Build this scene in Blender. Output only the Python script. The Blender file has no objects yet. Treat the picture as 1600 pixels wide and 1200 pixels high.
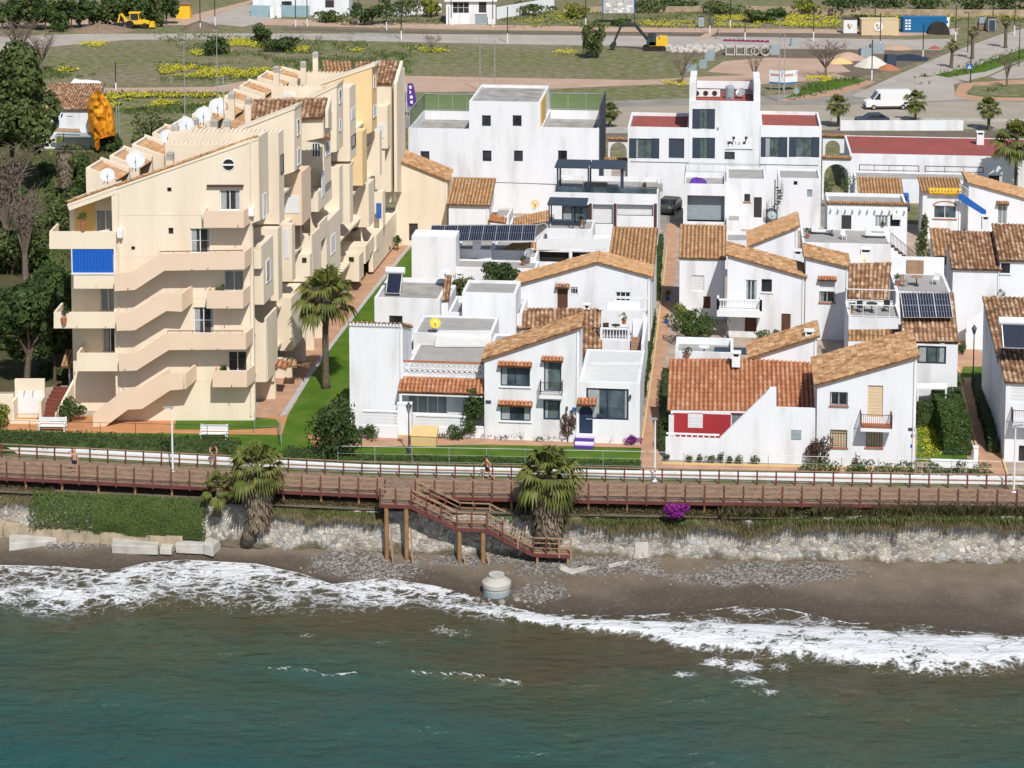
import bpy, math, random
from mathutils import Vector, noise
D = bpy.data
SC = bpy.context.scene
COL = SC.collection
RN = random.Random(11)
# ------------------------------------------------------------------ camera
F, CX, CY = 3200.0, 800.0, -31.0   # perspective-corrected lens: the optical axis meets the picture above its middle
PIT = math.radians(6.4)
H = 49.05
CAM = Vector((0, 0, H))
FWD = Vector((0, math.cos(PIT), -math.sin(PIT)))
UP = Vector((0, math.sin(PIT), math.cos(PIT)))
cd = D.cameras.new('camera'); cd.sensor_width = 36; cd.lens = F / 1600 * 36
cd.shift_y = (CY - 600) / 1600; cd.clip_start = 1; cd.clip_end = 5000
co = D.objects.new('camera', cd); COL.objects.link(co)
co.location = CAM; co.rotation_euler = (math.pi / 2 - PIT, 0, 0)
SC.camera = co
# ------------------------------------------------------------------ light
AZ, EL = math.radians(16), math.radians(50)
W = D.worlds.new('World'); SC.world = W; W.use_nodes = True
wn = W.node_tree.nodes; wl = W.node_tree.links
sky = wn.new('ShaderNodeTexSky'); sky.sky_type = 'NISHITA'; sky.sun_disc = False
sky.sun_elevation = EL; sky.sun_rotation = math.pi - AZ
wl.new(sky.outputs[0], wn['Background'].inputs[0]); wn['Background'].inputs[1].default_value = 0.095
sd = D.lights.new('sun', 'SUN'); sd.energy = 4.4; sd.angle = math.radians(0.5); sd.color = (1, 0.965, 0.91)
so = D.objects.new('sun', sd); COL.objects.link(so)
LD = Vector((-math.sin(AZ) * math.cos(EL), math.cos(AZ) * math.cos(EL), -math.sin(EL)))
so.rotation_euler = LD.to_track_quat('-Z', 'Y').to_euler(); so.location = (40, 0, 120)
SC.view_settings.view_transform = 'Standard'; SC.view_settings.look = 'None'
SC.view_settings.exposure = 0.06; SC.view_settings.gamma = 1.0
SC.render.engine = 'CYCLES'
SC.cycles.max_bounces = 6; SC.cycles.transparent_max_bounces = 6

# ------------------------------------------------------------------ pixel helpers
def ray(px, py): return FWD + Vector((1, 0, 0)) * ((px - CX) / F) - UP * ((py - CY) / F)
def P(px, py, z=0.0):
    d = ray(px, py); return CAM + d * ((z - H) / d.z)
def hit(O, t, px, py):
    """pixel on the vertical plane through O along t -> (s, z)"""
    n = Vector((t[1], -t[0], 0)); d = ray(px, py)
    k = ((O[0] - CAM.x) * n.x + (O[1] - CAM.y) * n.y) / (d.x * n.x + d.y * n.y)
    h = CAM + d * k
    return (h.x - O[0]) * t[0] + (h.y - O[1]) * t[1], h.z
def V2(p): return Vector((p[0], p[1], 0))
def zat(p, px, py):
    """height of pixel row py on the upright line over p, facing the camera"""
    return hit(Vector(p), Vector((1, 0, 0)), px, py)[1]
TH = math.radians(-6)
UX = Vector((math.cos(TH), math.sin(TH), 0)); UY = Vector((-math.sin(TH), math.cos(TH), 0))
class Fr:
    def __init__(s, o, th=TH):
        s.o = Vector((o[0], o[1], o[2] if len(o) > 2 else 0))
        s.ux = Vector((math.cos(th), math.sin(th), 0)); s.uy = Vector((-math.sin(th), math.cos(th), 0))
    def w(s, x, y, z=0): return s.o + s.ux * x + s.uy * y + Vector((0, 0, z))

# ------------------------------------------------------------------ mesh builder
class MB:
    def __init__(s): s.v = []; s.f = []; s.m = []; s.uv = {}
    def add(s, pts, m=0, uv=None):
        k = len(s.v); s.v += [Vector(p) for p in pts]; s.f.append(tuple(range(k, k + len(pts)))); s.m.append(m)
        if uv: s.uv[len(s.f) - 1] = uv
    def hexa(s, b, t, m=0):
        """b, t: bottom and top rings, bottom ring counter-clockwise from above"""
        k = len(s.v); n = len(b); s.v += [Vector(p) for p in b] + [Vector(p) for p in t]
        s.f.append(tuple(range(k + n - 1, k - 1, -1))); s.m.append(m)
        s.f.append(tuple(range(k + n, k + 2 * n))); s.m.append(m)
        for i in range(n):
            j = (i + 1) % n; s.f.append((k + i, k + j, k + n + j, k + n + i)); s.m.append(m)
    def box(s, fr, x0, x1, y0, y1, z0, z1, m=0):
        c = [(x0, y0), (x1, y0), (x1, y1), (x0, y1)]
        s.hexa([fr.w(x, y, z0) for x, y in c], [fr.w(x, y, z1) for x, y in c], m)
    def ext(s, pts, d, m=0):
        """closed polygon pts pushed by vector d"""
        d = Vector(d); pts = [Vector(p) for p in pts]
        k = len(s.v); n = len(pts); s.v += pts + [p + d for p in pts]
        s.f.append(tuple(range(k, k + n))); s.m.append(m)
        s.f.append(tuple(range(k + 2 * n - 1, k + n - 1, -1))); s.m.append(m)
        for i in range(n):
            j = (i + 1) % n; s.f.append((k + i, k + n + i, k + n + j, k + j)); s.m.append(m)
    def tube(s, pts, rad, n=6, m=0, cap=True):
        pts = [Vector(p) for p in pts]
        if not hasattr(rad, '__len__'): rad = [rad] * len(pts)
        k = len(s.v); N = len(pts)
        for i, p in enumerate(pts):
            t = (pts[min(i + 1, N - 1)] - pts[max(i - 1, 0)]).normalized()
            a = t.cross(Vector((0, 0, 1)) if abs(t.z) < .9 else Vector((1, 0, 0))).normalized(); b = t.cross(a)
            for j in range(n):
                q = 2 * math.pi * j / n; s.v.append(p + (a * math.cos(q) + b * math.sin(q)) * rad[i])
        for i in range(N - 1):
            for j in range(n):
                j2 = (j + 1) % n
                s.f.append((k + i * n + j, k + (i + 1) * n + j, k + (i + 1) * n + j2, k + i * n + j2)); s.m.append(m)
        if cap:
            s.f.append(tuple(k + j for j in range(n))); s.m.append(m)
            s.f.append(tuple(k + (N - 1) * n + n - 1 - j for j in range(n))); s.m.append(m)
    def bar(s, a, b, w, h=None, m=0):
        """square bar from a to b"""
        a, b = Vector(a), Vector(b); h = h or w; t = (b - a).normalized()
        x = t.cross(Vector((0, 0, 1)) if abs(t.z) < .95 else Vector((0, 1, 0))).normalized() * (w / 2); y = x.cross(t).normalized() * (h / 2)
        s.hexa([a - x - y, a + x - y, a + x + y, a - x + y], [b - x - y, b + x - y, b + x + y, b - x + y], m)
    def lathe(s, o, prof, n=14, m=0):
        k = len(s.v)
        for r, z in prof:
            for j in range(n):
                q = 2 * math.pi * j / n; s.v.append(Vector(o) + Vector((r * math.cos(q), r * math.sin(q), z)))
        for i in range(len(prof) - 1):
            for j in range(n):
                j2 = (j + 1) % n
                s.f.append((k + i * n + j, k + i * n + j2, k + (i + 1) * n + j2, k + (i + 1) * n + j)); s.m.append(m)
        s.f.append(tuple(k + (len(prof) - 1) * n + j for j in range(n))); s.m.append(m)
    def build(s, name, mats, parent=None, smooth=False, label=None, origin=None):
        if not s.v: return None
        if not isinstance(mats, (list, tuple)): mats = [mats]
        r = parent
        while r is not None and r.parent is not None: r = r.parent
        if r is not None: o = r.location.copy()
        elif origin is not None: o = Vector(origin)
        else:
            n = len(s.v); o = Vector((sum(p.x for p in s.v) / n, sum(p.y for p in s.v) / n, min(p.z for p in s.v)))
        me = D.meshes.new(name)
        me.from_pydata([tuple(p - o) for p in s.v], [], s.f)
        for m in mats: me.materials.append(m)
        me.polygons.foreach_set('material_index', s.m)
        if smooth: me.polygons.foreach_set('use_smooth', [True] * len(s.f))
        if s.uv:
            L = me.uv_layers.new(name='UV').data
            for fi, uv in s.uv.items():
                for li in me.polygons[fi].loop_indices: L[li].uv = uv
        me.update()
        ob = D.objects.new(name, me); COL.objects.link(ob)
        if parent is not None: ob.parent = parent
        else: ob.location = o
        if label: ob['label'] = label
        return ob
def tag(o, label=None, cat=None, group=None, kind=None):
    if label: o['label'] = label
    if cat: o['category'] = cat
    if group: o['group'] = group
    if kind: o['kind'] = kind
    return o
def thing(name, label, cat, loc, group=None, rz=0):
    o = D.objects.new(name, None); COL.objects.link(o); o.location = loc; o.rotation_euler = (0, 0, rz)
    o.empty_display_size = .3
    return tag(o, label, cat, group)
def dup(src, loc, rz=0, label=None, group=None, scale=1):
    r = src.copy(); COL.objects.link(r); r.location = loc; r.rotation_euler = (0, 0, rz); r.scale = (scale,) * 3
    if label: r['label'] = label
    if group: r['group'] = group
    for ch in src.children:
        c = ch.copy(); COL.objects.link(c); c.parent = r
        for g in ch.children:
            d = g.copy(); COL.objects.link(d); d.parent = c
    return r

# ------------------------------------------------------------------ materials
MATS = {}
def newmat(name):
    m = D.materials.new(name); m.use_nodes = True; MATS[name] = m
    n = m.node_tree.nodes; return m, n, m.node_tree.links, n['Principled BSDF']
def ramp(n, stops, interp='LINEAR'):
    r = n.new('ShaderNodeValToRGB'); e = r.color_ramp.elements; r.color_ramp.interpolation = interp
    while len(e) < len(stops): e.new(0.5)
    for k, (p, c) in enumerate(stops):
        e[k].position = p; e[k].color = (*c, 1) if len(c) == 3 else c
    return r
def pm(name, c1, c2=None, sc=1.5, rough=.85, bump=0.0, bsc=20, spec=.3, metal=0, c3=None, streak=0):
    """paint-like procedural: two or three noise-mixed colours in metres, fine bump"""
    m, n, l, b = newmat(name); c2 = c2 or tuple(x * .9 for x in c1)
    g = n.new('ShaderNodeNewGeometry'); t = n.new('ShaderNodeTexNoise'); t.inputs['Scale'].default_value = sc; t.inputs['Detail'].default_value = 6
    if streak:
        mp = n.new('ShaderNodeMapping'); mp.inputs['Scale'].default_value = (1, 1, streak); l.new(g.outputs['Position'], mp.inputs[0]); l.new(mp.outputs[0], t.inputs['Vector'])
    else: l.new(g.outputs['Position'], t.inputs['Vector'])
    st = [(.32, c1), (.68, c2)] if c3 is None else [(.3, c1), (.52, c2), (.7, c3)]
    r = ramp(n, st); l.new(t.outputs['Fac'], r.inputs[0]); l.new(r.outputs[0], b.inputs['Base Color'])
    b.inputs['Roughness'].default_value = rough; b.inputs['Metallic'].default_value = metal; b.inputs['Specular IOR Level'].default_value = spec
    if bump:
        t2 = n.new('ShaderNodeTexNoise'); t2.inputs['Scale'].default_value = bsc; t2.inputs['Detail'].default_value = 4; l.new(g.outputs['Position'], t2.inputs['Vector'])
        bp = n.new('ShaderNodeBump'); bp.inputs['Strength'].default_value = bump; bp.inputs['Distance'].default_value = .05
        l.new(t2.outputs['Fac'], bp.inputs['Height']); l.new(bp.outputs[0], b.inputs['Normal'])
    return m
def tilemat(name, cols, dirt=(.095, .05, .025), da=.55):
    m, n, l, b = newmat(name)
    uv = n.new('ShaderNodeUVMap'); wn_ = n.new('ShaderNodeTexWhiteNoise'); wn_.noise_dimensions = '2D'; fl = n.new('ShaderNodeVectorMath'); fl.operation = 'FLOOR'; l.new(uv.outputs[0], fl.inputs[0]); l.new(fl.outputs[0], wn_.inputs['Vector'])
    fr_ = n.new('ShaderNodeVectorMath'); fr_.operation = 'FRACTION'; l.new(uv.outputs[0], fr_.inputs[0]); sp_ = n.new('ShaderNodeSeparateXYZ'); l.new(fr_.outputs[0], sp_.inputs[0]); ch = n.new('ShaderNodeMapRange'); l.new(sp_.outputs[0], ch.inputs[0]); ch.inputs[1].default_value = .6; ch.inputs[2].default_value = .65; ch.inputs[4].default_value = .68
    r = ramp(n, [(i / max(1, len(cols) - 1), c) for i, c in enumerate(cols)]); l.new(wn_.outputs['Value'], r.inputs[0])
    g = n.new('ShaderNodeNewGeometry'); t = n.new('ShaderNodeTexNoise'); t.inputs['Scale'].default_value = 2.2; t.inputs['Detail'].default_value = 8; l.new(g.outputs['Position'], t.inputs['Vector'])
    r2 = ramp(n, [(.47, (0, 0, 0)), (.64, (da, da, da))]); l.new(t.outputs['Fac'], r2.inputs[0])
    mx = n.new('ShaderNodeMix'); mx.data_type = 'RGBA'; l.new(r2.outputs[0], mx.inputs['Factor']); l.new(r.outputs[0], mx.inputs[6]); mx.inputs[7].default_value = (*dirt, 1)
    m2 = n.new('ShaderNodeMix'); m2.data_type = 'RGBA'; l.new(ch.outputs[0], m2.inputs['Factor']); l.new(mx.outputs[2], m2.inputs[6]); m2.inputs[7].default_value = (*dirt, 1)  # channel and slab faces mixed towards the same dark brown, darker than the ribs
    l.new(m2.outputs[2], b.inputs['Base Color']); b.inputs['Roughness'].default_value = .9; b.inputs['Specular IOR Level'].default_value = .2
    return m
def leafmat(name, c1, c2, c3=None, tr=.25, sc=.6):
    m, n, l, b = newmat(name); g = n.new('ShaderNodeNewGeometry')
    t = n.new('ShaderNodeTexNoise'); t.inputs['Scale'].default_value = sc; t.inputs['Detail'].default_value = 3; l.new(g.outputs['Position'], t.inputs['Vector'])
    a = n.new('ShaderNodeMath'); a.operation = 'MULTIPLY_ADD'; a.inputs[1].default_value = .55; l.new(g.outputs['Random Per Island'], a.inputs[0])
    a2 = n.new('ShaderNodeMath'); a2.operation = 'MULTIPLY'; a2.inputs[1].default_value = .55; l.new(t.outputs['Fac'], a2.inputs[0]); l.new(a2.outputs[0], a.inputs[2])
    r = ramp(n, [(.15, c1), (.55, c2), (.9, c3 or c2)]); l.new(a.outputs[0], r.inputs[0])
    l.new(r.outputs[0], b.inputs['Base Color']); b.inputs['Roughness'].default_value = .6; b.inputs['Specular IOR Level'].default_value = .25
    tb = n.new('ShaderNodeBsdfTranslucent'); l.new(r.outputs[0], tb.inputs[0]); ms = n.new('ShaderNodeMixShader'); ms.inputs[0].default_value = tr
    l.new(b.outputs[0], ms.inputs[1]); l.new(tb.outputs[0], ms.inputs[2]); l.new(ms.outputs[0], n['Material Output'].inputs[0])
    return m
def glassmat(name, c, rough=.05):
    m, n, l, b = newmat(name); b.inputs['Base Color'].default_value = (*c, 1); b.inputs['Roughness'].default_value = rough; b.inputs['Specular IOR Level'].default_value = .6
    g = n.new('ShaderNodeNewGeometry'); t = n.new('ShaderNodeTexNoise'); t.inputs['Scale'].default_value = .9; l.new(g.outputs['Position'], t.inputs['Vector'])
    r = ramp(n, [(.35, tuple(x * .5 for x in c)), (.65, tuple(min(1, x * 1.6 + .01) for x in c))]); l.new(t.outputs['Fac'], r.inputs[0]); l.new(r.outputs[0], b.inputs['Base Color'])
    return m

M = {}
M['white'] = pm('white_stucco', (.765, .775, .80), (.725, .735, .755), .8, .9, .25, 9, .2, c3=(.60, .595, .585), streak=.18)
M['white2'] = pm('whitewash', (.77, .78, .80), (.72, .73, .74), 1.2, .9, .2, 14, .2)
M['cream'] = pm('cream_stucco', (.785, .68, .535), (.74, .635, .495), .6, .9, .15, 10, .2, c3=(.685, .575, .44), streak=.15)
M['cream2'] = pm('salmon_stucco', (.73, .56, .42), (.69, .525, .39), .5, .9, .15, 10, .2)
M['peach'] = pm('peach_stucco', (.76, .56, .31), (.72, .53, .29), .6, .9, .1, 10, .2)
M['yellow'] = pm('yellow_stucco', (.72, .47, .17), (.68, .44, .15), .6, .9, .1, 10, .2)
M['cream3'] = pm('pale_cream_stucco', (.78, .675, .52), (.72, .62, .475), .4, .9, .15, 10, .2)
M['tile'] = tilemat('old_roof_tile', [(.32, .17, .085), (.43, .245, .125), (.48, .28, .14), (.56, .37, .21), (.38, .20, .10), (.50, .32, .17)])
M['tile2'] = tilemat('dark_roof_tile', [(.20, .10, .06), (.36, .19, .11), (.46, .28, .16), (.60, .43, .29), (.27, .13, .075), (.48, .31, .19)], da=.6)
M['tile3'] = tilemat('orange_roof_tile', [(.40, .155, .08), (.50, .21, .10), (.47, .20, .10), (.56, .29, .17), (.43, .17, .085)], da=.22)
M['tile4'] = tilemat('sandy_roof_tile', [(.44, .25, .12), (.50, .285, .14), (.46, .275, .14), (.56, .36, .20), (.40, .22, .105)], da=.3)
M['tilered'] = pm('red_roof_paint', (.34, .085, .07), (.28, .075, .06), .35, .8, .1, 6, .25, c3=(.25, .09, .075))
M['concrete'] = pm('roof_concrete', (.40, .38, .35), (.30, .29, .27), .7, .95, .2, 12, .2, c3=(.22, .21, .19))
M['greyroof'] = pm('grey_terrace_floor', (.36, .35, .33), (.30, .29, .28), 1, .9, .1, 12, .2)
M['plaza'] = pm('terracotta_paving', (.50, .245, .11), (.43, .20, .09), 1.3, .85, .1, 12, .2)
M['walk'] = pm('salmon_paving', (.50, .30, .19), (.42, .25, .16), .8, .9, .1, 10, .2, c3=(.36, .22, .15))
M['asphalt'] = pm('worn_asphalt', (.30, .27, .235), (.25, .23, .20), .25, .95, .1, 8, .2, c3=(.21, .195, .175))
M['asphalt2'] = pm('pale_asphalt', (.41, .37, .325), (.34, .305, .265), .2, .95, .1, 8, .2)
M['dirt'] = pm('pink_dirt', (.48, .33, .25), (.40, .28, .20), .25, .95, .2, 3, .2)
M['brown'] = pm('brown_soil', (.17, .135, .10), (.125, .10, .075), .3, .95, .2, 3, .2)
M['kerb'] = pm('yellow_kerb', (.66, .46, .20), (.58, .42, .20), 1.5, .9)
M['kerbg'] = pm('grey_kerb', (.45, .44, .42), (.36, .35, .34), 1.5, .9)
M['red'] = pm('red_painted_timber', (.155, .048, .042), (.115, .036, .032), 1.2, .6, .1, 20, .3)
M['wood'] = pm('weathered_timber', (.29, .205, .145), (.225, .155, .11), 2.5, .85, .2, 14, .2, c3=(.155, .105, .075))
M['wood2'] = pm('pale_timber', (.36, .235, .15), (.27, .175, .11), 2.5, .8, .2, 14, .2)
M['pile'] = pm('timber_pile', (.33, .19, .09), (.24, .135, .065), 2, .8, .2, 9, .2)
M['metal'] = pm('galvanised_metal', (.52, .53, .53), (.44, .45, .45), 2, .45, 0, 10, .5, metal=.5)
M['wmetal'] = pm('white_painted_metal', (.78, .78, .78), (.72, .72, .72), 2, .4, 0, 10, .5)
M['dmetal'] = pm('dark_painted_metal', (.035, .036, .04), (.028, .028, .03), 2, .5, 0, 10, .4)
M['brownm'] = pm('brown_painted_metal', (.085, .035, .03), (.07, .03, .025), 2, .5, 0, 10, .4)
M['navy'] = pm('navy_window_frame', (.025, .04, .085), (.02, .03, .07), 2, .5)
M['slate'] = pm('slate_blue_shutter', (.045, .06, .085), (.038, .052, .075), 2, .6)
M['blue'] = pm('blue_canvas', (.012, .11, .47), (.010, .095, .42), 3, .6, .2, 6, .3)
M['purple'] = pm('purple_paint', (.10, .035, .28), (.085, .03, .24), 3, .7)
M['redwall'] = pm('red_wall_paint', (.38, .035, .04), (.33, .03, .035), 1, .8)
M['bluep'] = pm('blue_paint', (.02, .12, .42), (.016, .10, .36), 2, .6)
M['yelp'] = pm('bright_yellow_paint', (.80, .50, .03), (.72, .44, .03), 2, .55)
M['orange'] = pm('orange_cloth', (.72, .32, .02), (.62, .25, .015), .6, .8, .6, 2.2, .2, c3=(.42, .16, .01))
M['g_dark'] = glassmat('dark_glass', (.022, .026, .03))
M['g_blue'] = glassmat('bluish_glass', (.05, .075, .09))
M['g_curt'] = pm('curtained_glass', (.30, .33, .33), (.16, .19, .20), 2.2, .15, 0, 10, .5, streak=.1)
M['g_green'] = pm('green_lit_room', (.12, .17, .16), (.05, .07, .07), 1.5, .1, 0, 10, .6)
M['curtain'] = pm('curtain_cloth', (.36, .38, .39), (.28, .30, .31), 3, .9)
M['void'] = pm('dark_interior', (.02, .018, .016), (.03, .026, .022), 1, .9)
M['shutw'] = pm('white_roller_shutter', (.70, .70, .70), (.64, .64, .65), 2, .6)
M['shutc'] = pm('cream_roller_shutter', (.66, .52, .34), (.62, .48, .31), 2, .6)
M['doorb'] = pm('brown_door', (.12, .055, .03), (.09, .04, .025), 2, .6)
M['doord'] = pm('dark_door', (.05, .045, .045), (.04, .036, .036), 2, .6)
M['awn'] = pm('white_awning', (.62, .62, .60), (.56, .56, .55), 2, .7)
M['solar'] = pm('solar_cells', (.012, .016, .032), (.016, .021, .045), 3, .15, 0, 10, .6)
M['trunkm'] = pm('palm_bark', (.17, .135, .105), (.10, .08, .06), 6, .95, .6, 14, .1, c3=(.22, .18, .14))
M['bark'] = pm('tree_bark', (.12, .09, .07), (.08, .06, .045), 5, .95, .4, 14, .1)
M['twig'] = pm('bare_twigs', (.20, .15, .12), (.14, .105, .085), 5, .95)
M['palmg'] = leafmat('palm_frond', (.075, .105, .022), (.15, .175, .04), (.27, .25, .075), .35, 1.2)
M['palmd'] = leafmat('dead_palm_frond', (.105, .08, .055), (.17, .13, .09), (.24, .19, .13), .1, 2)
M['leafd'] = leafmat('dark_leaves', (.028, .05, .015), (.052, .086, .024), (.09, .13, .038), .25)
M['leafo'] = leafmat('olive_leaves', (.045, .065, .02), (.09, .122, .034), (.15, .18, .06), .25)
M['dish'] = pm('dish_grey_white', (.55, .57, .59), (.48, .50, .52), 2, .5)
M['leafg'] = leafmat('green_leaves', (.03, .058, .014), (.055, .095, .022), (.095, .145, .035), .25)
M['leafy'] = leafmat('yellow_green_leaves', (.10, .13, .02), (.18, .20, .03), (.30, .30, .04), .25)
M['leafr'] = leafmat('reddish_leaves', (.07, .035, .025), (.10, .05, .03), (.13, .08, .04), .2)
M['ivy'] = leafmat('ivy_leaves', (.035, .06, .012), (.065, .10, .02), (.11, .15, .035), .25, 1)
M['dry'] = leafmat('dry_grass_blades', (.13, .11, .05), (.20, .17, .085), (.29, .25, .14), .25, .8)
M['gblade'] = leafmat('green_grass_blades', (.06, .10, .02), (.10, .15, .035), (.17, .20, .06), .25, .8)
M['flower'] = leafmat('yellow_flowers', (.38, .35, .02), (.52, .46, .03), (.60, .54, .05), .2)
M['boug'] = leafmat('purple_flowers', (.15, .012, .15), (.26, .02, .25), (.38, .05, .36), .25)
M['skin'] = pm('skin', (.50, .28, .19), (.46, .25, .17), 8, .6)
M['cloth_d'] = pm('dark_cloth', (.02, .02, .025), (.03, .03, .035), 8, .9)
M['hair'] = pm('dark_hair', (.03, .02, .015), (.04, .028, .02), 20, .7)
M['terr'] = pm('terracotta', (.42, .16, .08), (.36, .13, .065), 3, .85)
M['pink'] = pm('pale_concrete', (.52, .49, .44), (.44, .42, .38), 1.2, .9, .3, 6, .2, c3=(.36, .34, .30))
M['gcon'] = pm('grey_green_metal', (.30, .36, .38), (.26, .31, .33), 2, .6)

# ------------------------------------------------------------------ roof tiles
TU = [0]
def tiles(mb, a, b, c, d, pitch=.33, row=.45, m=0, amp=.105, slab=.12):
    """barrel tiles on the quad: a->b eave, d->c ridge"""
    a, b, c, d = map(Vector, (a, b, c, d)); TU[0] += 37
    nc = max(2, round(((b - a).length + (c - d).length) / 2 / pitch)); nr = max(2, round(((d - a).length + (c - b).length) / 2 / row))
    nm = (b - a).cross(d - a).normalized()
    if nm.z < 0: nm = -nm
    pr = [(0, 0), (.12, .75), (.33, 1), (.54, .75), (.66, 0)]
    for r in range(nr):
        v0, v1 = r / nr, min(1, (r + 1.12) / nr)
        L0, R0 = a.lerp(d, v0), b.lerp(c, v0); L1, R1 = a.lerp(d, v1), b.lerp(c, v1)
        for i in range(nc):
            k = len(mb.v)
            jit = RN.uniform(-.022, .03)
            for (u, h) in pr + [(1, 0)]:
                t = (i + u) / nc
                mb.v.append(L0.lerp(R0, t) + nm * (h * amp + .045 + jit)); mb.v.append(L1.lerp(R1, t) + nm * (h * amp * .9 + .012))
            for q in range(5):
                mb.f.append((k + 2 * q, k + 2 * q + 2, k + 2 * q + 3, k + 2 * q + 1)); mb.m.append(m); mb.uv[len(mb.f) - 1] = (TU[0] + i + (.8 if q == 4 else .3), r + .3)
            # end of the tile
            mb.f.append((k, k + 2, k + 4, k + 6, k + 8)); mb.m.append(m); mb.uv[len(mb.f) - 1] = (TU[0] + i + .3, r + .3)
    o = nm * .012; q = nm * -slab
    top = [a + o, b + o, c + o, d + o]; bot = [p + q for p in top]
    k = len(mb.v); mb.v += top + bot
    for fc in ((4, 7, 6, 5), (0, 4, 5, 1), (1, 5, 6, 2), (2, 6, 7, 3), (3, 7, 4, 0)):
        mb.f.append(tuple(k + x for x in fc)); mb.m.append(m); mb.uv[len(mb.f) - 1] = (TU[0] + .7, 900.3)

# ------------------------------------------------------------------ walls and openings
def wall(mb, A, B, z0, prof, holes=(), rec=.16, m=0):
    A, B = V2(A), V2(B); L = (B - A).length; t = (B - A) / L; n = Vector((t.y, -t.x, 0))
    if not hasattr(prof, '__len__'): prof = [(0, prof), (L, prof)]
    def top(s):
        for (s0, a), (s1, b) in zip(prof, prof[1:]):
            if s <= s1 + 1e-6: return a + (b - a) * (s - s0) / max(1e-6, s1 - s0)
        return prof[-1][1]
    xs = sorted({0, L} | {min(L, max(0, p[0])) for p in prof} | {min(L, max(0, h[i])) for h in holes for i in (0, 1)})
    W3 = lambda s, z, d=0: A + t * s - n * d + Vector((0, 0, z))
    for xa, xb in zip(xs, xs[1:]):
        if xb - xa < 1e-4: continue
        mid = (xa + xb) / 2; cur = z0
        for h in sorted([h for h in holes if h[0] < mid < h[1]], key=lambda h: h[2]):
            if h[2] > cur + 1e-4: mb.add([W3(xa, cur), W3(xb, cur), W3(xb, h[2]), W3(xa, h[2])], m)
            cur = h[3]
        ta, tb = top(xa), top(xb)
        if min(ta, tb) > cur: mb.add([W3(xa, cur), W3(xb, cur), W3(xb, tb), W3(xa, ta)], m)
    for h in holes:
        s0, s1, a, b = h[:4]
        mb.add([W3(s0, a), W3(s0, b), W3(s0, b, rec), W3(s0, a, rec)], m); mb.add([W3(s1, a), W3(s1, a, rec), W3(s1, b, rec), W3(s1, b)], m)
        mb.add([W3(s0, b), W3(s1, b), W3(s1, b, rec), W3(s0, b, rec)], m); mb.add([W3(s0, a), W3(s0, a, rec), W3(s1, a, rec), W3(s1, a)], m)
class PF:
    """plane frame on a wall: s along, y inwards"""
    def __init__(s, A, t): s.A = V2(A); s.t = Vector(t); s.n = Vector((s.t.y, -s.t.x, 0))
    def w(s, x, y, z): return s.A + s.t * x - s.n * y + Vector((0, 0, z))
OPK = {  # kind: part, frame, pane, columns, rows
    'w': ('window', 'wmetal', 'g_dark', 2, 1), 'w1': ('window', 'wmetal', 'g_dark', 1, 1), 'w4': ('window', 'wmetal', 'g_curt', 4, 1), 'wc': ('window', 'wmetal', 'g_curt', 2, 1),
    'ww': ('window', 'wmetal', 'g_dark', 3, 2), 'wd': ('glass_door', 'wmetal', 'g_dark', 2, 2), 'b': ('window', 'navy', 'g_blue', 2, 1), 'b1': ('window', 'navy', 'g_green', 1, 1),
    'k': ('window', 'dmetal', 'g_dark', 2, 1), 'k1': ('window', 'dmetal', 'g_dark', 1, 1), 'kg': ('window', 'dmetal', 'g_green', 3, 1), 'sl': ('window', 'slate', 'g_green', 2, 1),
    'v': ('vent', 'doord', 'void', 1, 1), 'n': ('window', 'slate', 'g_dark', 1, 1), 'gl': ('window', 'wmetal', 'g_blue', 2, 1)}
DOORK = {'s': ('shutter', 'shutw'), 'sc': ('shutter', 'shutc'), 'dr': ('door', 'doorb'), 'd': ('door', 'doord'), 'db': ('door', 'navy'), 'wh': ('door', 'wmetal'), 'pl': ('window', 'slate'), 'gr': ('shutter', 'gcon')}
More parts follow.
